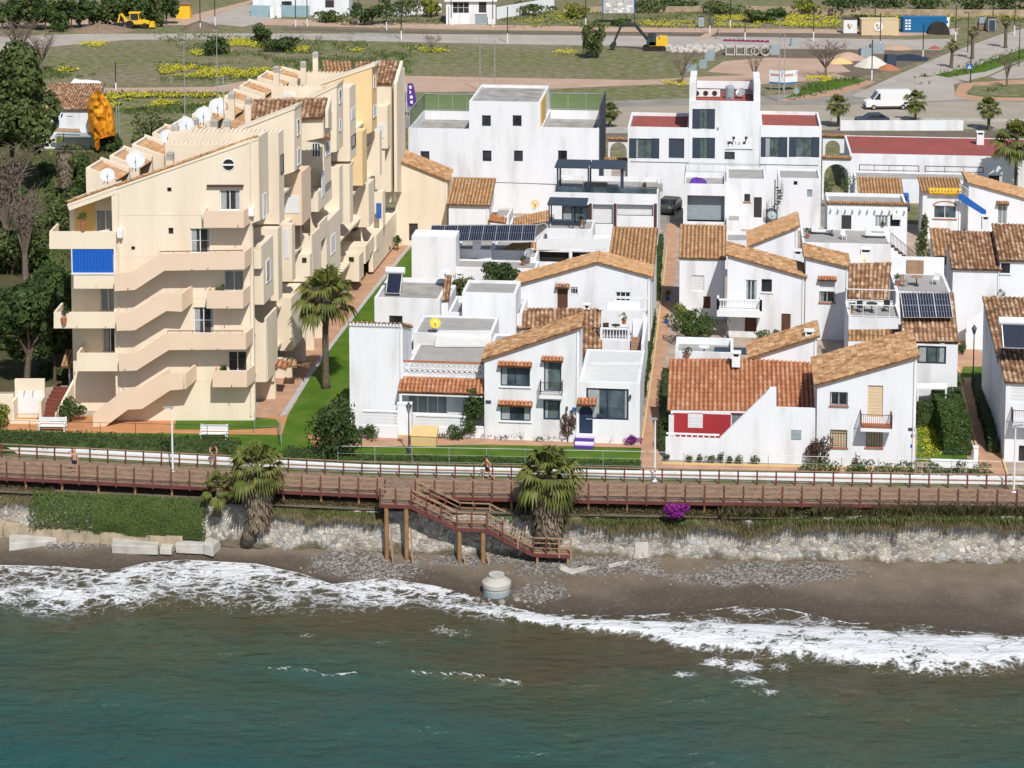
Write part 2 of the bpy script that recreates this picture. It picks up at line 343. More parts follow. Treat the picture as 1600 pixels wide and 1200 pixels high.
def opening(root, pf, s0, s1, z0, z1, kind, rec=.16, sill=False, hood=None, bars=False, fw=.07):
    d0 = rec - .07
    if kind == 'o':
        mb = MB(); mb.add([pf.w(s0, rec, z0), pf.w(s1, rec, z0), pf.w(s1, rec, z1), pf.w(s0, rec, z1)]); mb.build('recess_shade', M['void'], root); return  # near-black sheet: shade inside the open porch put into the colour
    if kind in DOORK:
        nm, mt = DOORK[kind]; mb = MB(); mb.box(pf, s0, s1, rec - .06, rec, z0, z1)
        n = max(2, int((z1 - z0) / .22)) if nm == 'shutter' else 0
        for i in range(1, n): mb.box(pf, s0 + .03, s1 - .03, rec - .075, rec - .06, z0 + (z1 - z0) * i / n - .02, z0 + (z1 - z0) * i / n + .02)
        if nm == 'door':
            for i in (0, 1): mb.box(pf, s0 + .12, s1 - .12, rec - .08, rec - .06, z0 + .15 + i * (z1 - z0) * .5, z0 + (z1 - z0) * (.42 + .5 * i))
        w = mb.build(nm, M[mt], root)
    else:
        nm, fm, gm, nc, nr = OPK[kind]; mb = MB()
        mb.box(pf, s0, s1, d0, rec - .01, z0, z0 + fw); mb.box(pf, s0, s1, d0, rec - .01, z1 - fw, z1)
        mb.box(pf, s0, s0 + fw, d0, rec - .01, z0 + fw, z1 - fw); mb.box(pf, s1 - fw, s1, d0, rec - .01, z0 + fw, z1 - fw)
        for i in range(1, nc): x = s0 + (s1 - s0) * i / nc; mb.box(pf, x - fw * .45, x + fw * .45, d0 + .01, rec - .01, z0 + fw, z1 - fw)
        for i in range(1, nr):
            z = z0 + (z1 - z0) * i / nr
            for j in range(nc): mb.box(pf, s0 + (s1 - s0) * j / nc + fw, s0 + (s1 - s0) * (j + 1) / nc - fw, d0 + .02, rec - .01, z - fw * .35, z + fw * .35)
        w = mb.build(nm, M[fm], root)
        g = MB(); g.add([pf.w(s0, rec - .025, z0), pf.w(s1, rec - .025, z0), pf.w(s1, rec - .025, z1), pf.w(s0, rec - .025, z1)]); g.build('pane', M[gm], w)
        if kind in ('w', 'b', 'k', 'kg', 'wd', 'sl', 'gl', 'b1') and RN.random() < .75:
            g = MB(); a, b = (s0 + fw, s0 + (s1 - s0) * RN.uniform(.2, .42)); c = s1 - (s1 - s0) * RN.uniform(.0, .25)
            for u, v in ((a, b), (c, s1 - fw)):
                k = max(2, int((v - u) / .09))
                for i in range(k if v - u > .12 else 0): g.add([pf.w(u + (v - u) * i / k, rec - .03 - .008 * (i % 2), z0 + fw), pf.w(u + (v - u) * (i + 1) / k, rec - .03 - .008 * ((i + 1) % 2), z0 + fw), pf.w(u + (v - u) * (i + 1) / k, rec - .03 - .008 * ((i + 1) % 2), z1 - fw), pf.w(u + (v - u) * i / k, rec - .03 - .008 * (i % 2), z1 - fw)])
            g.build('curtain', M['curtain'], w)
    if sill:
        g = MB(); g.box(pf, s0 - .1, s1 + .1, -.1, .1, z0 - .09, z0 - .003); g.build('sill', M[sill if isinstance(sill, str) else 'white2'], w)
    if bars:
        g = MB(); n = max(3, int((s1 - s0) / .16))
        for i in range(n + 1): x = s0 + (s1 - s0) * i / n; g.bar(pf.w(x, -.05, z0), pf.w(x, -.05, z1), .03)
        g.bar(pf.w(s0, -.05, z0 + .1), pf.w(s1, -.05, z0 + .1), .03); g.bar(pf.w(s0, -.05, z1 - .1), pf.w(s1, -.05, z1 - .1), .03); g.build('grille', M['wmetal' if bars == 'w' else 'dmetal'], w)
    if hood:
        g = MB(); tiles(g, pf.w(s0 - .15, -.42, z1 + .06), pf.w(s1 + .15, -.42, z1 + .06), pf.w(s1 + .15, 0, z1 + .3), pf.w(s0 - .15, 0, z1 + .3), .26, .3); g.build('hood', M[hood], w)
class House:
    def __init__(s, name, label, cat='house', group=None, th=TH):
        s.name, s.label, s.cat, s.group = name, label, cat, group; s.th = th; s.root = None
        s.ux = Vector((math.cos(th), math.sin(th), 0)); s.uy = Vector((-math.sin(th), math.cos(th), 0)); s.walls = {}; s.floors = {}
    def wm(s, m): return s.walls.setdefault(m, MB())
    def blk(s, x0, x1, yt, d, yb=None, z=None, dy=None, z0=0., prof=None, roof='flat', rise=1., par=.5, holes=(), rholes=(), m='white', rm='tile', fl='greyroof', ov=.2, ft=None, th=None, nof=False):
        ux, uy = s.ux, s.uy
        if th is not None: ux = Vector((math.cos(th), math.sin(th), 0)); uy = Vector((-math.sin(th), math.cos(th), 0))
        if yb is not None: O = V2(P(x0, yb, z0))
        elif z is not None: O = V2(P(x0, yt, z))
        else:
            q = s.O + s.uy * dy; O = V2(q + s.ux * hit(q, s.ux, x0, yt)[0])
        if s.root is None:
            s.O = O; s.root = thing(s.name, s.label, s.cat, (O.x, O.y, z0), s.group)
        z = hit(O, ux, x0, yt)[1]; w = hit(O, ux, x1, yt)[0]
        C = [O, O + ux * w, O + ux * w + uy * d, O + uy * d]; wm = s.wm(m)
        pf = PF(O, ux); pr = PF(C[1], uy)
        pp = [(max(0, min(w, a)), b) for a, b in (hit(O, ux, *q) for q in prof)] if prof else [(0, z), (w, z)]
        if prof: pp[0] = (0, pp[0][1]); pp[-1] = (w, pp[-1][1])
        def conv(pl, t, hs):
            r = []
            for h in hs:
                a, zt = hit(pl.A, t, h[0], h[1]); b, zb = hit(pl.A, t, h[2], h[3]); _, zb2 = hit(pl.A, t, h[0], h[3])
                r.append((min(a, b), max(a, b), max(min(zb2, zb), z0 + .02), zt, h[4], h[5] if len(h) > 5 else {}))
            return r
        H1 = conv(pf, ux, holes); H2 = conv(pr, uy, rholes)
        zl, zr = pp[0][1], pp[-1][1]
        if not nof: wall(wm, C[0], C[1], z0, pp, H1)
        if roof == 'front': sp = [(0, zr), (d, zr + rise)]; sl = [(0, zl + rise), (d, zl)]; bk = z + rise
        elif roof == 'back': sp = [(0, zr), (d, zr - rise)]; sl = [(0, zl - rise), (d, zl)]; bk = z - rise
        else: sp = zr; sl = zl; bk = None
        wall(wm, C[1], C[2], z0, sp, H2); wall(wm, C[3], C[0], z0, sl)
        wall(wm, C[2], C[3], z0, bk if bk is not None else [(w - a, b) for a, b in reversed(pp)])
        for h in H1: opening(s.root, pf, *h[:5], **h[5])
        for h in H2: opening(s.root, pr, *h[:5], **h[5])
        W3 = lambda x, y, zz: O + ux * x + uy * y + Vector((0, 0, zz))
        if roof == 'flat':
            t = min(.22, w / 4, d / 4); o = [(0, 0), (w, 0), (w, d), (0, d)]; i_ = [(t, t), (w - t, t), (w - t, d - t), (t, d - t)]
            for k in range(4):
                j = (k + 1) % 4
                wm.add([W3(*o[k], z), W3(*o[j], z), W3(*i_[j], z), W3(*i_[k], z)]); wm.add([W3(*i_[k], z), W3(*i_[j], z), W3(*i_[j], z - par), W3(*i_[k], z - par)])
            s.floors.setdefault(fl, MB()).add([W3(*q, z - par) for q in i_])
        elif roof == 'prof':
            for (a, za), (b, zb) in zip(pp, pp[1:]):
                if b - a < .05: continue
                e = ov if a < .05 else 0; g = ov if b > w - .05 else 0; k = (zb - za) / (b - a)
                A0, A1 = (a - e, za - e * k + .13), (b + g, zb + g * k + .13)
                mb = MB()
                if zb >= za: tiles(mb, W3(A0[0], d + .1, A0[1]), W3(A0[0], -ov, A0[1]), W3(A1[0], -ov, A1[1]), W3(A1[0], d + .1, A1[1]), .42, .42, amp=.15)
                else: tiles(mb, W3(A1[0], -ov, A1[1]), W3(A1[0], d + .1, A1[1]), W3(A0[0], d + .1, A0[1]), W3(A0[0], -ov, A0[1]), .42, .42, amp=.15)
                mb.build('roof', M[rm], s.root)
            if w > 3: g = MB(); g.tube([W3(w - .16, -.06, z0 + .1), W3(w - .16, -.06, zr - .35), W3(w - .1, -.1, zr - .05)], .045, 6); g.build('drainpipe', M['wmetal'], s.root)
        elif roof in ('front', 'back'):
            mb = MB(); k = rise / d
            if roof == 'front': tiles(mb, W3(-ov, -ov * 1.5, z - ov * 1.5 * k + .13), W3(w + ov, -ov * 1.5, z - ov * 1.5 * k + .13), W3(w + ov, d + .05, z + rise + .13), W3(-ov, d + .05, z + rise + .13))
            else: tiles(mb, W3(w + ov, d + ov, z - rise + .13), W3(-ov, d + ov, z - rise + .13), W3(-ov, -.05, z + .13), W3(w + ov, -.05, z + .13))
            mb.build('roof', M[rm], s.root)
            if w > 3: g = MB(); g.tube([W3(w - .16, -.06, z0 + .1), W3(w - .16, -.06, zr - .35), W3(w - .1, -.1, zr - .05)], .045, 6); g.build('drainpipe', M['wmetal'], s.root)
        elif roof == 'none': pass
        b = lambda: None
        b.O, b.w, b.z, b.d, b.W, b.pf, b.pr = O, w, z, d, W3, pf, pr
        b.fr = Fr(O, s.th if th is None else th)
        return b
    def done(s):
        for k, mb in s.walls.items(): mb.build('wall', M[k], s.root)
        for k, mb in s.floors.items(): mb.build('flat_roof', M[k], s.root)
        return s.root
def chimney(root, p, w=.55, h=1.1, m='white2', cap='tile3', th=TH):
    fr = Fr(p, th); mb = MB(); mb.box(fr, -w / 2, w / 2, -w / 2, w / 2, 0, h); mb.box(fr, -w / 2 - .06, w / 2 + .06, -w / 2 - .06, w / 2 + .06, h + .25, h + .33)
    for x in (-1, 1):
        for y in (-1, 1): mb.box(fr, x * (w / 2 - .06) - .06, x * (w / 2 - .06) + .06, y * (w / 2 - .06) - .06, y * (w / 2 - .06) + .06, h, h + .25)
    c = mb.build('chimney', M[m], root)
    g = MB(); g.box(fr, -w / 2 + .12, w / 2 - .12, -w / 2 + .12, w / 2 - .12, h, h + .24); g.build('flue', M['void'], c)
    return c
def rail(mb, pts, h=1.0, step=.14, r=.025, post=True, bars=True, m=0):
    """railing along 3-D points (foot level)"""
    Z = Vector((0, 0, 1))
    for a, b in zip(pts, pts[1:]):
        a, b = Vector(a), Vector(b); mb.bar(a + Z * h, b + Z * h, r * 1.6, m=m); mb.bar(a + Z * .12, b + Z * .12, r * 1.2, m=m)
        n = max(1, int((b - a).length / step))
        for i in range(n + 1):
            if bars or i in (0, n): q = a.lerp(b, i / n); mb.bar(q, q + Z * h, r if i not in (0, n) else r * 1.6, m=m)
# ================================================================== GROUND
def lerpl(pl, x):
    if x <= pl[0][0]: return pl[0][1] + (pl[1][1] - pl[0][1]) * (x - pl[0][0]) / (pl[1][0] - pl[0][0])
    for (a, b), (c, d) in zip(pl, pl[1:]):
        if x <= c: return b + (d - b) * (x - a) / (c - a)
    (a, b), (c, d) = pl[-2:]; return d + (d - b) * (x - c) / (c - a)
def wl_(px, z=0): return [tuple(P(x, y, z)[:2]) for x, y in px]
DECKF = wl_([(-500, 722), (0, 744), (320, 760), (590, 772), (850, 779), (1080, 783), (1300, 786), (1600, 790), (2100, 797)])
DECKB = wl_([(-500, 692), (0, 714), (320, 731), (590, 744), (900, 751), (1200, 757), (1600, 764), (2100, 773)])
def sheet(name, px, mat, lv, z=0, stuff=None, world=None):
    mb = MB(); pts = world or [P(x, y, z) for x, y in px]
    pts = [Vector((p[0], p[1], z + lv * .004)) for p in pts]
    a = sum(p.x * q.y - q.x * p.y for p, q in zip(pts, pts[1:] + pts[:1]))
    if a < 0: pts.reverse()
    mb.add(pts); o = mb.build(name, mat); tag(o, kind='structure'); return o
# field soil with green and brown patches
m, n, l, b = newmat('field_soil')
g = n.new('ShaderNodeNewGeometry')
def nz(sc, det=5, mp=None):
    t = n.new('ShaderNodeTexNoise'); t.inputs['Scale'].default_value = sc; t.inputs['Detail'].default_value = det
    if mp: q = n.new('ShaderNodeMapping'); q.inputs['Scale'].default_value = mp; l.new(g.outputs['Position'], q.inputs[0]); l.new(q.outputs[0], t.inputs['Vector'])
    else: l.new(g.outputs['Position'], t.inputs['Vector'])
    return t.outputs['Fac']
r1 = ramp(n, [(.35, (.155, .132, .085)), (.5, (.20, .172, .11)), (.62, (.25, .21, .145))]); l.new(nz(.9, 8), r1.inputs[0])
r2 = ramp(n, [(.35, (.085, .11, .03)), (.6, (.13, .16, .045)), (.75, (.18, .19, .065))]); l.new(nz(1.6, 8), r2.inputs[0])
r3 = ramp(n, [(.38, (0, 0, 0)), (.54, (1, 1, 1))]); l.new(nz(.03, 7, (1, 1.6, 1)), r3.inputs[0])
r4 = ramp(n, [(.40, (0, 0, 0)), (.62, (1, 1, 1))]); l.new(nz(.8, 7), r4.inputs[0])
mm = n.new('ShaderNodeMath'); mm.operation = 'MULTIPLY'; l.new(r3.outputs[0], mm.inputs[0]); l.new(r4.outputs[0], mm.inputs[1])
mx = n.new('ShaderNodeMix'); mx.data_type = 'RGBA'; l.new(mm.outputs[0], mx.inputs['Factor']); l.new(r1.outputs[0], mx.inputs[6]); l.new(r2.outputs[0], mx.inputs[7])
l.new(mx.outputs[2], b.inputs['Base Color']); b.inputs['Roughness'].default_value = 1; b.inputs['Specular IOR Level'].default_value = .1
M['field'] = m
M['lawn'] = pm('mown_lawn', (.055, .115, .012), (.075, .145, .016), .5, .95, .6, 25, .1, c3=(.125, .155, .032))
back = [Vector((x, y, 0)) for x, y in DECKB]
sheet('ground', None, M['field'], -3, world=[Vector((-1200, back[0].y + 30, 0))] + back + [Vector((1200, back[-1].y - 30, 0)), Vector((1600, 2500, 0)), Vector((-1600, 2500, 0))])
# --- promenade level around the houses
M['court'] = pm('warm_court_paving', (.44, .36, .29), (.36, .29, .235), .6, .95, .15, 8, .2, c3=(.30, .24, .19))
sheet('pavement', [(-300, 690), (2000, 752), (1800, 395), (1250, 330), (985, 330), (985, 250), (640, 255), (620, 392), (380, 600), (-300, 600)], M['court'], -2)
sheet('promenade', [(-300, 640), (145, 650), (560, 648), (560, 700), (-300, 700)], M['plaza'], 0)
sheet('lawn', [(-300, 664), (0, 671), (110, 676), (270, 677), (480, 680), (492, 704), (440, 712), (300, 712), (-300, 700)], M['lawn'], 1)
sheet('lawn', [(275, 656), (398, 652), (432, 655), (440, 668), (360, 672), (272, 671)], M['lawn'], 2)
sheet('lawn', [(440, 680), (450, 648), (490, 582), (530, 523), (645, 383), (665, 383), (640, 440), (600, 470), (560, 560), (560, 640), (566, 680)], M['lawn'], 1)
sheet('path', [(395, 655), (438, 648), (482, 585), (520, 533), (592, 440), (640, 382), (611, 382), (560, 440), (470, 540), (405, 630)], M['walk'], 2)
sheet('kerb', [(437, 651), (447, 648), (487, 587), (523, 536), (596, 441), (643, 382), (640, 382), (590, 441), (517, 536), (478, 587)], M['kerbg'], 3)
# --- white house promenade strips
sheet('path', [(540, 688), (560, 684), (760, 684), (1004, 689), (1004, 701), (760, 695), (540, 700)], M['walk'], 3)
sheet('lawn', [(500, 716), (530, 699), (760, 695), (1002, 700), (1001, 733), (760, 729), (500, 727)], M['lawn'], 3)
sheet('path', [(998, 742), (1003, 692), (1022, 560), (1035, 440), (1043, 385), (1040, 350), (1058, 350), (1056, 420), (1048, 470), (1040, 560), (1030, 690), (1029, 742)], M['walk'], 5)
sheet('path', [(1030, 724), (1260, 730), (1560, 742), (1800, 750), (1800, 758), (1260, 738), (1030, 733)], M['walk'], 4)
sheet('path', [(1531, 745), (1528, 715), (1503, 610), (1494, 560), (1480, 520), (1520, 520), (1535, 560), (1545, 650), (1572, 745)], M['walk'], 5)
sheet('lawn', [(1433, 721), (1433, 640), (1470, 636), (1502, 650), (1512, 722)], M['lawn'], 2)
sheet('lawn', [(1500, 590), (1505, 573), (1536, 573), (1538, 590)], M['lawn'], 6)
# yellow kerbs, real steps
def kerb(px, w=.13, h=.12, m='kerb'):
    mb = MB(); pts = [P(x, y) for x, y in px]
    for a, b2 in zip(pts, pts[1:]):
        t = (b2 - a).normalized(); q = Vector((-t.y, t.x, 0)) * w / 2
        mb.hexa([a - q, b2 - q, b2 + q, a + q], [p + Vector((0, 0, h)) for p in (a - q, b2 - q, b2 + q, a + q)])
    o = mb.build('kerb', M[m]); tag(o, kind='structure')
kerb([(570, 682), (640, 682), (760, 684), (900, 689)]); kerb([(930, 689), (1003, 692), (1021, 565), (1034, 460), (1042, 388)])
kerb([(1035, 725), (1260, 730.5), (1440, 734)]); kerb([(1529, 712), (1504, 610), (1497, 575)]); kerb([(1574, 742), (1546, 650), (1536, 575)])
# car court behind the houses
sheet('road', [(985, 330), (1000, 290), (1320, 300), (1340, 345), (1280, 365), (1060, 352), (1056, 362), (1040, 362)], M['asphalt'], 1)
# --- roads and the works beyond
sheet('road', [(630, 200), (900, 200), (1300, 200), (1800, 205), (1800, 168), (1490, 153), (1330, 137), (1230, 148), (950, 158), (630, 160)], M['asphalt'], 0)
M['roadb'] = pm('beige_road', (.36, .31, .245), (.31, .27, .215), .3, .95, .1, 6, .2)
sheet('road', [(950, 205), (950, 168), (1120, 164), (1320, 164), (1510, 158), (1800, 166), (1800, 200), (1300, 203)], M['roadb'], 1)
sheet('road', [(1330, 150), (1400, 118), (1480, 84), (1560, 55), (1640, 34), (1800, 10), (1800, 52), (1690, 66), (1600, 92), (1545, 118), (1490, 132), (1492, 146), (1520, 154), (1420, 160)], M['asphalt2'], 2)
sheet('road', [(-400, 70), (120, 53), (400, 52), (800, 54), (1200, 58), (1420, 62), (1490, 60), (1470, 78), (1200, 76), (800, 69), (420, 61), (200, 62), (0, 80), (-400, 95)], M['asphalt2'], 0)
sheet('pavement', [(-100, 32), (380, 28), (700, 38), (1000, 43), (1420, 47), (1500, 44), (1490, 53), (1420, 56), (1000, 50), (700, 46), (380, 38), (-100, 44)], M['dirt'], 1)
sheet('flower_bed', [(440, 43), (700, 49), (1000, 50), (1290, 52), (1400, 55), (1290, 59), (1000, 56), (700, 53), (440, 47)], M['brown'], 2)
sheet('pavement', [(1085, 62), (1112, 47), (1125, 47), (1102, 62)], M['dirt'], 3)
sheet('road', [(300, 34), (330, 18), (430, 0), (400, -8), (480, -8), (460, 12), (420, 32), (380, 42)], M['asphalt2'], 2)
sheet('pavement', [(260, 34), (330, 16), (400, -2), (390, 6), (335, 24), (300, 38)], M['dirt'], 3)
sheet('dirt_track', [(-400, 145), (70, 138), (330, 136), (420, 120), (620, 118), (760, 121), (1000, 125), (1110, 119), (1300, 113), (1330, 122), (1180, 132), (1020, 132), (760, 143), (640, 144), (420, 142), (240, 145), (70, 146), (-400, 158)], M['dirt'], 0)
sheet('dirt_track', [(1105, 112), (1130, 96), (1200, 90), (1300, 92), (1330, 112), (1220, 122)], M['dirt'], 1)
sheet('dirt_track', [(960, 72), (1180, 76), (1360, 78), (1480, 80), (1400, 108), (1330, 122), (1200, 92), (1060, 86)], M['brown'], -1)
sheet('verge', [(1240, 146), (1270, 128), (1335, 122), (1352, 126), (1300, 140), (1225, 154)], M['lawn'], 1)
sheet('pavement', [(1200, 160), (1310, 140), (1355, 126), (1370, 128), (1320, 146), (1230, 158)], M['walk'], 1)
sheet('verge', [(1460, 117), (1520, 104), (1600, 76), (1640, 64), (1640, 72), (1600, 92), (1540, 112), (1480, 121)], M['lawn'], 4)
sheet('verge', [(1512, 146), (1520, 134), (1700, 128), (1700, 152), (1530, 150)], M['field'], 4)
sheet('pavement', [(1490, 150), (1500, 130), (1700, 118), (1700, 128), (1520, 134), (1510, 148), (1540, 152), (1700, 154), (1700, 159), (1520, 157)], M['walk'], 3)
sheet('pavement', [(1545, 120), (1600, 96), (1700, 68), (1700, 118), (1560, 124)], M['asphalt2'], 3)
sheet('pavement', [(640, 215), (950, 215), (1320, 216), (1800, 222), (1800, 206), (1300, 204), (640, 200)], M['brown'], 1)
# verge strips on the near side
sheet('verge', [(500, 727), (1001, 733), (1001, 740), (500, 735)], M['lawn'], 0)
# step down to the bank under the boardwalk
mb = MB()
bxs = [-110, -60] + list(range(-50, 51, 5)) + [60, 110]
for xa, xb in zip(bxs, bxs[1:]):
    q = [(xa, lerpl(DECKF, xa) - .6), (xb, lerpl(DECKF, xb) - .6), (xb, lerpl(DECKB, xb)), (xa, lerpl(DECKB, xa))]
    mb.add([(x, y, -.9) for x, y in q]); mb.add([(*q[3], -.9), (*q[2], -.9), (*q[2], -.012), (*q[3], -.012)])
tag(mb.build('bank', M['brown']), kind='structure')

# ================================================================== BEACH AND SEA
ZS = -4.2
SHORE = wl_([(-600, 880), (-200, 884), (0, 882), (90, 884), (150, 889), (190, 888), (230, 878), (290, 874), (400, 880), (470, 895), (520, 912), (600, 902), (680, 914), (740, 930), (790, 945), (850, 958), (1000, 960), (1100, 952), (1150, 946), (1230, 950), (1330, 972), (1420, 968), (1480, 983), (1600, 990), (2200, 1000)], ZS)
FL = wl_([(-600, 976), (0, 976), (60, 984), (150, 986), (220, 976), (300, 966), (400, 972), (520, 969), (600, 974), (680, 964), (740, 982), (800, 985), (870, 958), (2200, 950)], ZS)
WT = wl_([(700, 945), (760, 953), (900, 973), (1000, 974), (1100, 975), (1200, 979), (1300, 982), (1400, 992), (1500, 996), (1600, 998), (2200, 1010)], ZS)
WB = wl_([(700, 950), (760, 958), (850, 980), (900, 990), (1000, 998), (1060, 1015), (1200, 1026), (1300, 1034), (1400, 1050), (1480, 1052), (1570, 1048), (1620, 1040), (2200, 1060)], ZS)
CR = [wl_([(430, 1045), (480, 1048), (510, 1056), (545, 1053)], ZS), wl_([(640, 1052), (720, 1056), (800, 1067)], ZS)]
PT = [(P(x, y, ZS), r, k) for x, y, r, k in [(1120, 1032, 1.5, .55), (1165, 1038, 1.8, .6), (1070, 1055, .9, .5), (1180, 1065, 1.4, .42), (1200, 1085, 1.2, .4), (940, 935, 1.3, .35), (970, 950, 1.5, .45), (1010, 955, 2.2, .4), (840, 945, 1.2, .5), (1280, 960, 2.4, .5), (1180, 955, 2, .4), (1330, 985, 1.5, .5), (480, 990, 1.0, .3), (600, 1000, 1.6, .22), (700, 985, 1.8, .28), (1220, 1040, 1.5, .4)]]
def grade(a, b, n, k=1.0): return [a + (b - a) * (i / n) ** k for i in range(n + 1)]
XS = [-700, -500, -350, -250, -180, -140, -110, -90, -75, -62] + [-54 + .24 * i for i in range(451)] + [62, 75, 90, 110, 140, 180, 250, 350, 500, 700]
DS = [-.9, -.5, -.25] + [.2 * i for i in range(0, 171)] + [36, 40, 46, 55, 70, 90, 120, 160, 220, 320, 500]
def sm(x, a, b): t = max(0, min(1, (x - a) / (b - a))); return t * t * (3 - 2 * t)
vs, fo, sw = [], [], []
for d in DS:
    for x in XS:
        ys = lerpl(SHORE, x); y = ys - d; z = ZS
        fm = 0; q = Vector((x, y, 0))
        wob = noise.noise(q * .35) * .9 + noise.noise(q * 1.1) * .4
        if d < 60:
            fl = lerpl(FL, x)
            if x < 6:
                tt = (ys - y) / max(.3, ys - fl + wob)
                fm = max(fm, (1 - sm(tt, .45, 1.05)) * (.47 + .30 * noise.noise(q * .3 + Vector((5, 0, 0))) + .18 * (1 - sm(abs(tt - .12), 0, .16))) * (1 - sm(x, -3, 5)))
                if -.1 < d + wob * .1 < .14: fm = max(fm, .8 * (1 - sm(x, -6, 0)))
            wt, wb = lerpl(WT, x), lerpl(WB, x)
            if x > -6:
                k = sm(x, -6, -1); mid = (wt + wb) / 2; hw = max(.12, (wt - wb) / 2)
                e = 1 - sm(abs(y - mid + wob * .35) / hw, .55, 1.35)
                fm = max(fm, e * k * (.76 + .44 * noise.noise(q * .55) + .14 * noise.noise(q * 1.7)))
                if y > mid: fm = max(fm, (1 - sm(y - wt, 0, 2.6)) * .50 * k * (.7 + .8 * noise.noise(q * .3)))
                z += .38 * e * k * sm(x, -4, 6)
                if .0 < d + wob * .25 < .22: fm = max(fm, .5 * k)
            for c in CR:
                if c[0][0] - .5 < x < c[-1][0] + .5:
                    e = y - lerpl(c, x) + wob * .12; z += .16 * math.exp(-(e / .35) ** 2); fm = max(fm, .78 * math.exp(-(e / .13) ** 2) * (.75 + .5 * noise.noise(q * 1.3)))
            for p, rr, kk in PT:
                dd = ((x - p.x) ** 2 + ((y - p.y) * 1.6) ** 2) ** .5
                if dd < rr * 1.4: fm = max(fm, kk * (1 - sm(dd / rr + wob * .5, .2, 1.2)))
        a = sm(d, 1, 6)
        z += a * (.12 * math.sin(y * .95 + x * .18 + wob * 1.6) + .05 * noise.noise(Vector((x * .5, y * 1.2, 0))) + .035 * noise.noise(Vector((x * 1.3, y * 2.6, 3))) + .02 * noise.noise(Vector((x * 2.4, y * 4.6, 7))))
        if d <= 0: z = ZS + .10 * (-d) + .004 * (0 if d > -.3 else 1) - (.2 if d < -.6 else 0)
        vs.append((x, y, z)); fo.append(max(0, fm)); sw.append(d)
nx = len(XS); fs = [(j * nx + i, (j + 1) * nx + i, (j + 1) * nx + i + 1, j * nx + i + 1) for j in range(len(DS) - 1) for i in range(nx - 1)]
me = D.meshes.new('sea'); me.from_pydata(vs, [], fs)
at = me.attributes.new('foam', 'FLOAT', 'POINT'); at.data.foreach_set('value', fo)
at = me.attributes.new('off', 'FLOAT', 'POINT'); at.data.foreach_set('value', sw)
me.polygons.foreach_set('use_smooth', [True] * len(fs))
sea = D.objects.new('sea', me); COL.objects.link(sea); tag(sea, kind='structure')
m, n, l, b = newmat('sea_water'); g = n.new('ShaderNodeNewGeometry')
ao = n.new('ShaderNodeAttribute'); ao.attribute_name = 'off'; af = n.new('ShaderNodeAttribute'); af.attribute_name = 'foam'
def mth(op, a, b2, c=None):
    x = n.new('ShaderNodeMath'); x.operation = op
    for i, v in enumerate((a, b2, c)):
        if v is None: continue
        if hasattr(v, 'default_value'): l.new(v, x.inputs[i])
        else: x.inputs[i].default_value = v
    return x.outputs[0]
big = nz(.085, 5, (1, 1.7, 1)); med = nz(.45, 8, (1, 1.9, 1))
sx = n.new('ShaderNodeSeparateXYZ'); l.new(g.outputs['Position'], sx.inputs[0])
dd = mth('ADD', mth('MULTIPLY_ADD', mth('SUBTRACT', big, .5), 26.0, ao.outputs['Fac']), mth('MULTIPLY_ADD', mth('SUBTRACT', med, .5), 11.0, mth('MULTIPLY', sx.outputs[0], -.06)))
rc = ramp(n, [(0, (.075, .060, .036)), (.2, (.066, .060, .030)), (.36, (.050, .070, .041)), (.62, (.032, .072, .054)), (1, (.013, .066, .060))])
l.new(mth('DIVIDE', dd, 31.0), rc.inputs[0])
# lacy foam
dn = n.new('ShaderNodeTexNoise'); dn.inputs['Scale'].default_value = .9; dn.inputs['Detail'].default_value = 4; l.new(g.outputs['Position'], dn.inputs['Vector'])
va = n.new('ShaderNodeVectorMath'); va.operation = 'MULTIPLY_ADD'; va.inputs[1].default_value = (1.7, 1.7, 0); l.new(dn.outputs['Color'], va.inputs[0]); l.new(g.outputs['Position'], va.inputs[2])
mpf = n.new('ShaderNodeMapping'); mpf.inputs['Scale'].default_value = (.8, 1.15, 0); mpf.inputs['Rotation'].default_value = (0, 0, .5); l.new(va.outputs[0], mpf.inputs[0])
vo = n.new('ShaderNodeTexVoronoi'); vo.feature = 'DISTANCE_TO_EDGE'; vo.inputs['Scale'].default_value = 1.0; l.new(mpf.outputs[0], vo.inputs['Vector'])
vo2 = n.new('ShaderNodeTexVoronoi'); vo2.feature = 'DISTANCE_TO_EDGE'; vo2.inputs['Scale'].default_value = 2.8; l.new(mpf.outputs[0], vo2.inputs['Vector'])
fn = nz(6, 5)
lace = mth('MULTIPLY_ADD', vo2.outputs[0], .7, mth('MULTIPLY_ADD', vo.outputs[0], 1.0, mth('MULTIPLY', mth('SUBTRACT', fn, .5), .45)))
lim = mth('MULTIPLY_ADD', af.outputs['Fac'], .92, -.20)
ff = n.new('ShaderNodeMapRange'); ff.interpolation_type = 'SMOOTHSTEP'; l.new(mth('SUBTRACT', lim, lace), ff.inputs[0]); ff.inputs[1].default_value = -.16; ff.inputs[2].default_value = .20
ff.inputs[4].default_value = .88
mx = n.new('ShaderNodeMix'); mx.data_type = 'RGBA'; l.new(ff.outputs[0], mx.inputs['Factor']); l.new(rc.outputs[0], mx.inputs[6]); mx.inputs[7].default_value = (.72, .73, .74, 1)
l.new(mx.outputs[2], b.inputs['Base Color'])
rr = n.new('ShaderNodeMapRange'); l.new(ff.outputs[0], rr.inputs[0]); rr.inputs[3].default_value = .16; rr.inputs[4].default_value = .9; l.new(rr.outputs[0], b.inputs['Roughness'])
b.inputs['Specular IOR Level'].default_value = .4
bp = n.new('ShaderNodeBump'); bp.inputs['Strength'].default_value = 1; bp.inputs['Distance'].default_value = .22
